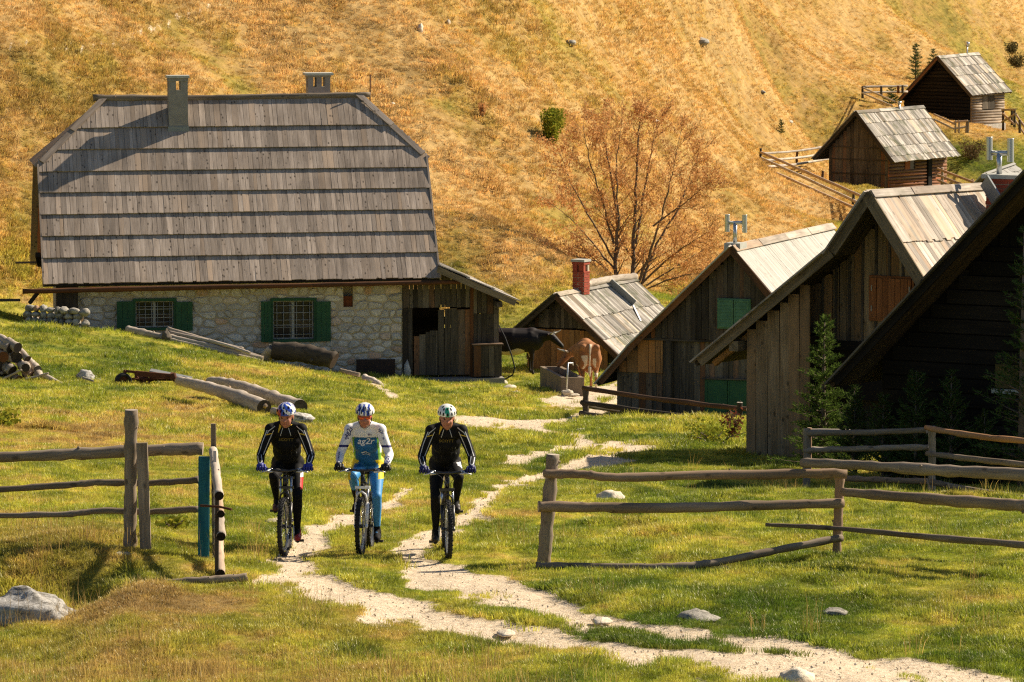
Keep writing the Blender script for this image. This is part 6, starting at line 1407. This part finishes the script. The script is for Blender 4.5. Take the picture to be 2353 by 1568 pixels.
def bike(label, loc, tilt, fr_m, fork_m, crown, wheel_turn=0.0, rz=0.0, pedal=(1,), discs=True, decal=None):
    """front contact patch at the origin; rear wheel at y=1.07. pedal: -1 if the left-in-picture pedal is low"""
    t = thing('mountain_bike', label, 'bicycle', loc, rz); t.rotation_euler = (-tilt, 0, rz)
    fp = bpy.data.objects.new('front_wheel', None)
    def wheel(y, turn, nm):
        Mt = Matrix.Translation((0, y, 0)) @ Matrix.Rotation(turn, 4, 'Z'); R_ = .335; m = MB(); n = 40; k = 8; vs = []; fs = []
        for i in range(n):
            a = 6.28318 * i / n; c = Vector((0, math.cos(a) * (R_ - .028), math.sin(a) * (R_ - .028) + .338)); o = Vector((0, math.cos(a), math.sin(a)))
            for j in range(k): b = 6.28318 * j / k; vs.append(Mt @ (c + Vector((1, 0, 0)) * math.cos(b) * .027 + o * math.sin(b) * .028))
        for i in range(n):
            for j in range(k): fs.append((i * k + j, i * k + (j + 1) % k, ((i + 1) % n) * k + (j + 1) % k, ((i + 1) % n) * k + j))
        m.add(vs, fs, None, 0, True)
        for i in range(66):
            a = 6.28318 * i / 66
            for xo in ((-.017, .017) if i % 2 else (-.024, .0, .024)):
                o = Vector((0, math.cos(a), math.sin(a))); c = o * (R_ - .002 - abs(xo) * .25) + Vector((xo, 0, .338)); tn = Vector((0, -math.sin(a), math.cos(a)))
                q = [c + Vector((s1 * .0065, 0, 0)) + tn * s2 * .008 + o * s3 for s3 in (-.006, .007) for s1, s2 in ((-1, -1), (1, -1), (1, 1), (-1, 1))]; m.hexa([Mt @ p for p in q])
        w_ = m.build(nm, M_TYRE, t)
        m = MB(); vs = []; fs = []
        for i in range(n):
            a = 6.28318 * i / n
            for x, r in ((-.013, .272), (.013, .272), (.013, .289), (-.013, .289)): vs.append(Mt @ Vector((x, math.cos(a) * r, math.sin(a) * r + .338)))
        for i in range(n):
            for j in range(4): fs.append((i * 4 + j, i * 4 + (j + 1) % 4, ((i + 1) % n) * 4 + (j + 1) % 4, ((i + 1) % n) * 4 + j))
        m.add(vs, fs, None, 0, False); m.build('rim', M_ALU, w_)
        m = MB()
        for i in range(28): a = 6.28318 * i / 28; m.tube([Mt @ Vector(((-1) ** i * .025, math.cos(a + .3) * .02, math.sin(a + .3) * .02 + .338)), Mt @ Vector((0, math.cos(a) * .275, math.sin(a) * .275 + .338))], .0016, 3, caps=False)
        m.build('spokes', M_ALU, w_, kind='stuff'); m = MB(); m.tube([Mt @ Vector((-.05, 0, .338)), Mt @ Vector((.05, 0, .338))], .016, 10); m.tube([Mt @ Vector((-.012, 0, .338)), Mt @ Vector((.012, 0, .338))], .024, 10)
        m.build('hub', M_DRK, w_)
        if discs: m = MB(); m.tube([Mt @ Vector((.036, 0, .338)), Mt @ Vector((.038, 0, .338))], .08, 20); m.build('brake_disc', M_ALU, w_)
        return Mt
    Mf = wheel(0, wheel_turn, 'wheel'); wheel(1.07, 0, 'wheel')
    def fp_(x, y, z): return Mf @ Vector((x, y, z)) if wheel_turn else Vector((x, y, z))
    m = MB()
    for s in (-1, 1):
        m.tube([fp_(s * .062, .012, .345), fp_(s * .062, .085, .60)], [.019, .023], 10); m.cap(fp_(s * .062, -.01, .335), fp_(s * .062, .03, .37), .02, .018)
    m.tube([fp_(-.062, .05, .62), fp_(-.045, .04, .70), fp_(0, .03, .735), fp_(.045, .04, .70), fp_(.062, .05, .62)], .012, 8)
    f = m.build('fork', fork_m, t); m = MB()
    for s in (-1, 1): m.tube([fp_(s * .062, .085, .60), fp_(s * .062, .135, .80 + (.10 if crown == 2 else -.02))], .0145, 10)
    m.build('stanchion', M_ALU, f); m = MB()
    m.beam(fp_(-.085, .13, .775), fp_(.085, .13, .775), .06, .03)
    if crown == 2: m.beam(fp_(-.085, .16, .885), fp_(.085, .16, .885), .05, .022)
    m.build('fork_crown', fork_m if crown == 1 else M_DRK, f)
    m = MB(); m.tube([(0, .14, .79), (0, .175, .91)], .024, 12); m.tube([(0, .15, .82), (0, .40, .55), (0, .63, .33)], [.024, .023, .026], 12); m.tube([(0, .17, .89), (0, .48, .80), (0, .76, .70)], .018, 10)
    m.tube([(0, .63, .32), (0, .78, .74)], .018, 10)
    for s in (-1, 1): m.tube([(s * .02, .66, .33), (s * .055, .90, .335), (s * .065, 1.07, .338)], .011, 8); m.tube([(s * .02, .77, .70), (s * .06, 1.0, .42), (s * .065, 1.07, .345)], .009, 8)
    m.build('frame', fr_m, t)
    m = MB(); m.tube([(0, .775, .73), (0, .83, .90)], .014, 8); m.build('seatpost', M_ALU, t)
    m = MB(); m.cap((0, .70, .925), (0, .86, .925), .022, .045, 10); m.cap((-.05, .93, .93), (.05, .93, .93), .05, .05, 10); m.build('saddle', M_BLK, t)
    m = MB(); m.tube([(0, .175, .91), (0, .18, .94)], .02, 10); m.beam((0, .18, .945), (0, .115, .965), .05, .035); m.build('stem', M_DRK, t)
    m = MB(); hb = [(-.31, .165, .985), (-.20, .145, .985), (-.13, .125, .975), (-.05, .11, .965), (.05, .11, .965), (.13, .125, .975), (.20, .145, .985), (.31, .165, .985)]
    m.tube(hb, .0145, 10); hbO = m.build('handlebar', M_FRB, t)
    for s in (-1, 1):
        m = MB(); m.tube([(s * .215, .148, .985), (s * .325, .168, .985)], .018, 10); m.build('grip', M_TYRE, hbO)
        m = MB(); m.tube([(s * .165, .12, .975), (s * .20, .085, .965), (s * .27, .075, .95)], [.010, .009, .006], 6); m.cap((s * .15, .135, .98), (s * .185, .125, .975), .018, .014, 8); m.cap((s * .14, .13, .955), (s * .19, .12, .955), .014, .013, 8); m.build('brake_lever', M_ALU, hbO)
        m = MB(); m.tube([(s * .15, .11, .97), (s * .08, .05, .93), (s * .03, .06, .85), (s * .03, .12, .76)], .0035, 5, caps=False); m.build('cable', M_TYRE, hbO)
    s = pedal[0]
    m = MB(); m.tube([(-.075, .65, .30), (.075, .65, .30)], .018, 10); cs_ = m.build('crankset', M_DRK, t)
    for sx, dz in ((s, -1), (-s, 1)):
        e = Vector((sx * .085, .65 + .02 * dz, .30 + dz * .17)); m = MB(); m.beam((sx * .075, .65, .30), e, .016, .03, (0, 1, 0)); m.build('crank', M_ALU, cs_)
        m = MB(); m.box(e.x + sx * .01 - (.10 if sx < 0 else 0), e.x + sx * .01 + (.10 if sx > 0 else 0), e.y - .04, e.y + .04, e.z - .012, e.z + .012); m.build('pedal', M_DRK, cs_)
    m = MB(); m.tube([(.045, .65, .30), (.05, .65, .30)], .095, 24); m.build('chainring', M_DRK, cs_)
    return t

def ik(a, c, l1, l2, pole_):
    a, c, pole_ = Vector(a), Vector(c), Vector(pole_); d = c - a; L = min(d.length, l1 + l2 - .005); dn = d.normalized(); x = (l1 * l1 - l2 * l2 + L * L) / (2 * L); h = math.sqrt(max(0, l1 * l1 - x * x)); p = pole_ - dn * pole_.dot(dn); return a + dn * x + p.normalized() * h

def rider(label, loc, tilt, rz, style, foot_low, helmet, glove, shoes, head_x=0.0, lean=0.0, elbow=.06):
    """foot_low: -1 when the foot at the left of the picture is at the bottom of its stroke"""
    t = thing('person', label, 'person', loc, rz); t.rotation_euler = (-tilt, 0, rz)
    m = MB(); J = {}
    hipz, hipy = .985, .86
    sh = Vector((0, .47, 1.445)); hd = Vector((head_x, .30, 1.570))
    # trunk
    m.cap((-.07, hipy, hipz + .02), (.07, hipy, hipz + .02), .125, .125, 14); m.ell((0, hipy - .07, hipz + .12), (.155, .14, .14)); m.ell((0, .70, 1.17), (.168, .135, .17)); m.ell((0, .575, 1.30), (.185, .13, .17)); m.ell((0, .50, 1.39), (.178, .115, .095))
    m.cap((-.13, .49, 1.415), (.13, .49, 1.415), .07, .07, 12); m.cap((0, .48, 1.43), (0, .38, 1.525), .072, .062, 12)
    for s in (-1, 1): m.cap((s * .03, .45, 1.47), (s * .15, .47, 1.435), .060, .056, 12)
    # arms
    for s in (-1, 1):
        S = Vector((s * .174, .45, 1.41)); H = Vector((s * .272, .155, 1.02)); E_ = ik(S, H, .30, .28, Vector((s * .42, .9, -.45))); J[s] = (S, E_, H)
        m.cap(S, E_, .064, .050, 12); m.ell(S + Vector((s * .002, 0, .008)), .071); m.cap(E_, E_.lerp(H, .35), .050, .048, 12); m.cap(E_.lerp(H, .3), H + Vector((0, 0, .01)), .049, .034, 12)
    # legs
    FT = {}
    for s in (-1, 1):
        low = (s == foot_low); pz = .13 if low else .47; HJ = Vector((s * .09, hipy - .02, hipz)); A_ = Vector((s * .115, .70 if low else .72, pz + .115)); K = ik(HJ, A_, .44, .43, Vector((s * (.10 + lean), -1, .25))); FT[s] = (K, A_, pz)
        m.cap(HJ, HJ.lerp(K, .5), .092, .082, 14); m.cap(HJ.lerp(K, .45), K, .083, .058, 14); m.ell(K, .060); m.cap(K, K.lerp(A_, .35) + Vector((0, .015, 0)), .056, .057, 14); m.cap(K.lerp(A_, .3) + Vector((0, .012, 0)), A_, .056, .037, 12); m.cap(A_, A_ + Vector((0, -.10, -.07)), .038, .034)
    # head looking slightly down
    Mh = Matrix.Rotation(R({'black': -9, 'team': 6, 'black2': 2}[style]), 3, 'Z') @ Matrix.Rotation(R({'black': 12, 'team': 9, 'black2': 7}[style]), 3, 'X')
    def hp(x, y, z): return hd + Mh @ Vector((x, y, z))
    m.ell(hp(0, .01, .035), (.084, .10, .10), M=Mh); m.ell(hp(0, -.035, -.045), (.066, .062, .078), M=Mh); m.cap(hp(0, -.055, -.095), hp(0, -.062, -.105), .026, .024); m.cap(hp(0, -.02, -.04), Vector((0, .45, 1.50)), .052, .055)
    m.cap(hp(0, -.088, .005), hp(0, -.112, -.032), .010, .016, 8); m.ell(hp(0, -.085, .022), (.058, .02, .014), M=Mh)
    for s in (-1, 1): m.ell(hp(s * .078, .01, -.01), (.013, .022, .032)); m.ell(hp(s * .036, -.070, -.030), (.024, .022, .02))
    me = skin(m, .0125, 3, 'body')
    E1 = J[1]; st = style
    def fn(c, n):
        x, y, z = c; p = Vector(c)
        if abs(x) < .115 and y < .44 and (p - hd).length < .17 and z > 1.465 + (y - .29) * .45: return 0
        for s in (-1, 1):
            K, A_, pz = FT[s]
            if (p - A_).length < .075 or (z < pz + .10 and x * s > 0): return 4 if st == 'team' else 1
        dx = abs(x)
        S, E_, H = J[1 if x > 0 else -1]
        arm = dx > .165 and z > .98 and (y < .6)
        if st == 'black':
            if z < 1.02 and x > .10 and .72 < z < .96 and n[0] > .55 and c[1] < .9: return 3 if z < .86 else 2
            return 1
        if st == 'black2':
            if x > .10 and .97 < z < 1.03 and n[0] > .2 and y < .8 and y > .6: return 2
            return 1
        # team kit: white top, blue belly, yellow and green side panels, light blue tights
        if arm or z > 1.33:
            return 5 if (dx > .17 and 1.215 < z < 1.245) else 2
        if z > 1.02 and y < .8:
            if z < 1.33 and z > 1.06:
                if dx > .15: return 2 if z > 1.15 else 7
                if dx > .13: return 7
                return 3
            return 3 if dx < .10 else 8
        if dx > .115 and z > .78 and n[0] * (1 if x > 0 else -1) > .35 and z > .84: return 8
        for s in (-1, 1):
            K, A_, pz = FT[s]
            if s == -foot_low and (p - K).dot((A_ - K).normalized()) > .20 and (x > 0) == (s > 0): return 4
        return 6 if z < .98 else 3
    paint(me, [M_SKIN, M_BLK, M_WHT, M_RED if st != 'team' else M_BLU, M_BLK, M_NAVY, M_SKY, M_LGRN, M_BYEL], fn)
    bo = bpy.data.objects.new('body', me); COL.objects.link(bo); bo.parent = t
    vs = [v.co.copy() for v in me.vertices]; bvh = BVHTree.FromPolygons(vs, [tuple(p.vertices) for p in me.polygons])
    def pr(x, z, off=.004, y0=-.4):
        h = bvh.ray_cast(Vector((x, y0, z)), Vector((0, 1, 0)));
        return None if h[0] is None else h[0] + h[1] * off
    def ribbon(name, pts, w0, w1, mat, off=.004):
        mb = MB(); n = 14; L = []
        for i in range(n + 1):
            f = i / n * (len(pts) - 1); k = min(int(f), len(pts) - 2); g = f - k; a = Vector(pts[k]).lerp(Vector(pts[k + 1]), g); d = (Vector(pts[k + 1]) - Vector(pts[k])).normalized(); nn = Vector((-d.y, d.x)); w = (w0 + (w1 - w0) * i / n) / 2
            p, q = pr(a.x - nn.x * w, a.y - nn.y * w, off), pr(a.x + nn.x * w, a.y + nn.y * w, off)
            if p is None or q is None or (L and (p - L[-1][0]).length > .12): 
                if L: break
                continue
            L.append((p, q))
        if len(L) < 2: return
        vs_ = [p for ab in L for p in ab]; mb.add(vs_, [(2 * i, 2 * i + 1, 2 * i + 3, 2 * i + 2) for i in range(len(L) - 1)], None, 0, True); mb.build(name, mat, bo)
    def text(s, x, z, size, mat, rot=0, shear=0, name='printed_lettering'):
        cu = bpy.data.curves.new('tx', 'FONT'); cu.body = s; cu.size = size; cu.align_x = 'CENTER'; cu.align_y = 'CENTER'; cu.shear = shear; cu.offset = size * .012; cu.resolution_u = 2; o = bpy.data.objects.new('tx', cu); COL.objects.link(o)
        dg = bpy.context.evaluated_depsgraph_get(); tm = bpy.data.meshes.new_from_object(o.evaluated_get(dg), depsgraph=dg); bpy.data.objects.remove(o)
        ca, sa = math.cos(rot), math.sin(rot); ok = True
        for v in tm.vertices:
            px, pz = x + v.co.x * ca - v.co.y * sa, z + v.co.x * sa + v.co.y * ca; h = pr(px, pz, .006)
            if h is None: ok = False; break
            v.co = h
        if not ok: return
        tm.materials.clear(); tm.materials.append(mat); tm.name = name; q = bpy.data.objects.new(name, tm); COL.objects.link(q); q.parent = bo
    if st.startswith('black'):
        for s in (-1, 1):
            ribbon('yellow_panel', [(s * .055, 1.475), (s * .085, 1.38)], .032, .006, M_YEL); ribbon('piping', [(s * .03, 1.44), (s * .06, 1.345)], .006, .006, M_GLINE)
            S, E_, H = J[s]; a = S; sx = lambda p, dx: (p.x + s * dx, p.z)
            ribbon('piping', [sx(S, -.035), sx(S.lerp(E_, .5), -.03), sx(E_, -.03)], .007, .007, M_GLINE); ribbon('piping', [sx(S, .035), sx(S.lerp(E_, .5), .034), sx(E_, .02)], .009, .006, M_GLINE)
            ribbon('piping', [sx(E_, -.01), sx(E_.lerp(H, .6), -.02), sx(E_.lerp(H, .75), 0)], .007, .007, M_GLINE); ribbon('piping', [sx(E_.lerp(H, .1), .028), sx(E_.lerp(H, .6), .018), sx(E_.lerp(H, .75), 0)], .009, .007, M_GLINE)
            ribbon('piping', [(S.x - s * .05, 1.455), (S.x + s * .02, 1.40), (S.x + s * .035, 1.37)], .009, .007, M_GLINE); ribbon('sleeve_flash', [(S.x - s * .02, 1.375), (S.x + s * .05, 1.355)], .008, .012, M_YEL)
            ribbon('piping', [(s * .075, 1.24), (s * .05, 1.10)], .004, .003, M_DRK)
        text('SCOTT' if st == 'black' else 'SCOTT', 0, 1.30, .052, M_DYEL)
        for i in range(4): text('|', .10 + .012 * (i % 2), 1.22 - i * .025, .02, M_GLINE)
    else:
        text('ag2r', .0, 1.285, .105, M_WHT, 0, .3); text('PREVOYANCE', 0, 1.225, .026, M_SKY); text('ag2r', -.185, 1.395, .075, M_NAVY, .95); text('ag2r', .19, 1.40, .045, M_NAVY, -.95)
        text('BH', .055, 1.365, .032, M_NAVY); text('BH', -.205, 1.32, .034, M_NAVY, .2); text('B', .215, 1.32, .034, M_NAVY)
        for s, tx, sz in ((-1, 'PREVOYANCE', .026), (1, 'ag2r', .055)):
            S, E_, H = J[s]; c = E_.lerp(H, .45); text(tx, c.x, c.z, sz, M_NAVY, math.pi / 2 - s * .1)
        ribbon('sponsor_swash', [(-.05, 1.15), (.0, 1.165), (.05, 1.14)], .012, .004, M_WHT); ribbon('sponsor_swash', [(-.04, 1.13), (.0, 1.14), (.045, 1.12)], .006, .006, M_WHT); ribbon('zip', [(0, 1.44), (0, 1.34)], .004, .004, M_GLINE)
        for s in (-1, 1): ribbon('collar', [(s * .05, 1.475), (s * .02, 1.43)], .02, .012, M_WHT, .008)
    # face
    if style == 'team':
        for s in (-1, 1):
            q = MB(); q.ell(hp(s * .034, -.088, .004), (.034, .012, .019), M=Mh); q.build('sunglasses_lens', M_LENS, bo)
        q = MB(); q.tube([hp(-.072, -.045, .012), hp(-.04, -.092, .014), hp(0, -.10, .012), hp(.04, -.092, .014), hp(.072, -.045, .012)], .005, 6); q.build('sunglasses_frame', M_RED, bo)
    else:
        for s in (-1, 1):
            q = MB(); q.ell(hp(s * .030, -.087, .004), (.012, .006, .006), M=Mh); q.build('eye', M_BROW, bo); q = MB(); q.ell(hp(s * .031, -.091, .020), (.019, .006, .005), M=Mh); q.build('eyebrow', M_BROW, bo)
    q = MB(); q.ell(hp(0, -.089, -.064), (.022, .008, .007), M=Mh); q.build('mouth', M_LIP, bo)
    for s in (-1, 1):
        q = MB(); q.tube([hp(s * .080, .0, .03), hp(s * .076, -.02, -.04), hp(s * .045, -.045, -.105), hp(0, -.05, -.128)], .005, 5); q.build('chin_strap', M_BLK, bo)
    # helmet
    hm = MB(); kx, ky, kz = .110, .138, .100; hc = (0, .012, .062); seg, rings = 36, 12; k0 = []
    Mr = Mh @ Matrix.Rotation(R(6), 3, 'X')
    def hpt(a, e, f=1.0): return hd + Mh @ Vector(hc) + Mr @ Vector((kx * f * math.cos(e) * math.cos(a), ky * f * math.cos(e) * math.sin(a), kz * f * math.sin(e)))
    vs_ = []; fs_ = []; mi = []
    for i in range(rings + 1):
        e = R(-6) + (R(90) - R(-6)) * i / rings
        for j in range(seg):
            a = 6.28318 * j / seg; rib = 1 + (.018 if helmet != 'white' else .006) * math.cos(a * 9) * math.cos(e); vs_.append(hpt(a, e, rib))
    for i in range(rings):
        for j in range(seg): fs_.append((i * seg + j, i * seg + (j + 1) % seg, (i + 1) * seg + (j + 1) % seg, (i + 1) * seg + j))
    hm.add(vs_, fs_, None, 0, True)
    for q_, (f_, ) in enumerate(zip(fs_)):
        c = sum((Vector(vs_[i]) for i in f_), Vector()) / 4 - hd - Mh @ Vector(hc); e = (q_ // seg) / rings; a = (q_ % seg) / seg * 6.283
        if helmet == 'blue': v = 3 if (c.x < -.055 and c.z < .02) else (1 if (math.sin(a * 5 + e * 9) > .55 or (c.x > .05 and math.sin(a * 7 - e * 8) > -.1)) else 0)
        elif helmet == 'team': v = 1 if (abs(math.sin(c.x * 62 + (0 if abs(c.x) > .03 else 0))) > .72 or c.z > .085 or c.x > .085) else 0
        else: v = 2 if (abs(c.x) < .022 and c.y < -.02 and c.z < .07) else 1
        hm.m[q_] = v
    ho = hm.build('helmet', [M_HBL, M_HWT, M_HGR, M_HRD], bo)
    vents = []
    if helmet == 'white': vents = [(-90, 10), (-90, 47), (-63, 12), (-117, 12), (-40, 14), (-140, 14), (-60, 44), (-120, 44), (-20, 12), (-160, 12), (-35, 60), (-145, 60)]
    elif helmet == 'team': vents = [(-82, 40), (-98, 40), (-68, 20), (-112, 20), (-52, 36), (-128, 36), (-38, 12), (-142, 12)]
    else: vents = [(-92, 48), (-70, 28), (-110, 26), (-50, 48), (-130, 48), (-35, 22), (-145, 22), (-90, 14)]
    for a, e in vents:
        a, e = R(a), R(e); c = hpt(a, e, .985); n = (c - (hd + Mh @ Vector(hc))).normalized(); up = (hpt(a, e + .15) - hpt(a, e)).normalized(); sd_ = up.cross(n).normalized()
        Mv = Matrix((sd_, up, n)).transposed(); q = MB(); q.ell(c, (.0105 if helmet != 'team' else .007, .021 if helmet != 'team' else .034, .007), 0, 10, 7, M=Mv); q.build('helmet_vent', M_BLK, ho)
    # gloved hands: palm and five curled fingers round the grip
    for s in (-1, 1):
        g = MB(); H = J[s][2]; c = Vector((s * .268, .155, .993)); g.cap(H + (J[s][1] - H).normalized() * .02, H + Vector((0, -.005, -.005)), .034, .036, 10); g.ell(c + Vector((0, .004, .028)), (.046, .036, .022))
        for i, (dx, ln) in enumerate(((-.036, .9), (-.013, 1.0), (.011, .96), (.034, .8))):
            x = c.x + s * dx; r = .0105 if i < 3 else .009; p0 = Vector((x, c.y - .012, c.z + .032)); p1 = Vector((x - s * .002, c.y - .042 * ln, c.z + .012)); p2 = Vector((x - s * .002, c.y - .036 * ln, c.z - .020 * ln)); p3 = Vector((x, c.y - .008, c.z - .027))
            g.cap(p0, p1, r * 1.1, r, 8); g.cap(p1, p2, r, r * .95, 8); g.cap(p2, p3, r * .95, r * .8, 8)
        g.cap(c + Vector((-s * .03, .015, .02)), c + Vector((-s * .052, -.008, -.002)), .013, .011, 8); g.cap(c + Vector((-s * .052, -.008, -.002)), c + Vector((-s * .048, -.022, -.022)), .011, .009, 8)
        for vi, v in enumerate(g.v): d_ = Vector(v) - c; g.v[vi] = tuple(c + Vector((d_.x * 1.18, d_.y * 1.1, d_.z * 1.12)))
        gm = {'blue': M_GLV, 'black': M_GLVB, 'navy': M_GLVN}[glove]; go = g.build('glove', gm, bo)
        if glove == 'navy': q = MB(); q.cap(H + (J[s][1] - H).normalized() * .045, H + (J[s][1] - H).normalized() * .012, .035, .038, 10); q.build('glove_cuff', M_WHT, go)
    # shoes
    for s in (-1, 1):
        K, A_, pz = FT[s]; q = MB(); down = .035; h = Vector((s * .118, A_.y + .045, pz + .055)); toe = Vector((s * .128, A_.y - .155, pz + .030))
        q.cap(A_ + Vector((0, .01, .0)), h, .046, .042, 12); q.cap(h, h.lerp(toe, .5) + Vector((0, 0, .010)), .043, .046, 12); q.cap(h.lerp(toe, .45), toe, .045, .036, 12); so_ = q.build('shoe', shoes[0] if s == foot_low else shoes[1], bo)
        q = MB(); q.cap(h - Vector((0, 0, .034)), toe - Vector((0, 0, .026)), .028, .026, 8); q.build('sole', M_TYRE, so_)
    return t
def place(u, v, Y):
    p = P(u, v, Y); return p
RD = [('rider at the left in black with yellow collar panels, blue helmet and blue gloves', 653, 1277, 53.4, 'black', 1, 'blue', 'blue', (M_SHOER, M_SHOE), .01, 0),
      ('rider in the middle in a white and blue team kit with orange sunglasses', 829, 1271, 53.6, 'team', 1, 'team', 'black', (M_BLK, M_BLK), .01, 0),
      ('rider at the right in black with a white helmet and green stripe', 1030, 1279, 53.3, 'black2', -1, 'white', 'navy', (M_SHOEK, M_SHOEK), 0, 0)]
BKS = [('mountain bike of the left rider with a dual crown fork', M_FRB, M_DRK, 2, R(-7)), ('white mountain bike of the middle rider', M_FRB, M_FRW, 1, R(-2)), ('black mountain bike of the right rider', M_FRB, M_DRK, 1, R(3))]
for (lab, u, v, Y, st, fl_, hel, glv, sho, hx, ln), (bl_, fm, fk, cr_, turn) in zip(RD, BKS):
    g0 = P(u, v, Y); x = g0.x; zf = gz(x, Y); zb_ = gz(x, Y + 1.07); tilt = math.atan2(zf - zb_, 1.07); loc = Vector((x, Y, zf)); rz = R({'black': 0, 'team': -4, 'black2': 3}[st])
    a_ = rider(lab, loc, tilt, rz, st, fl_, hel, glv, sho, hx)
    b_ = bike(bl_, loc, tilt, fm, fk, cr_, turn, rz, (fl_,), True); a_.scale = b_.scale = (1.045,) * 3
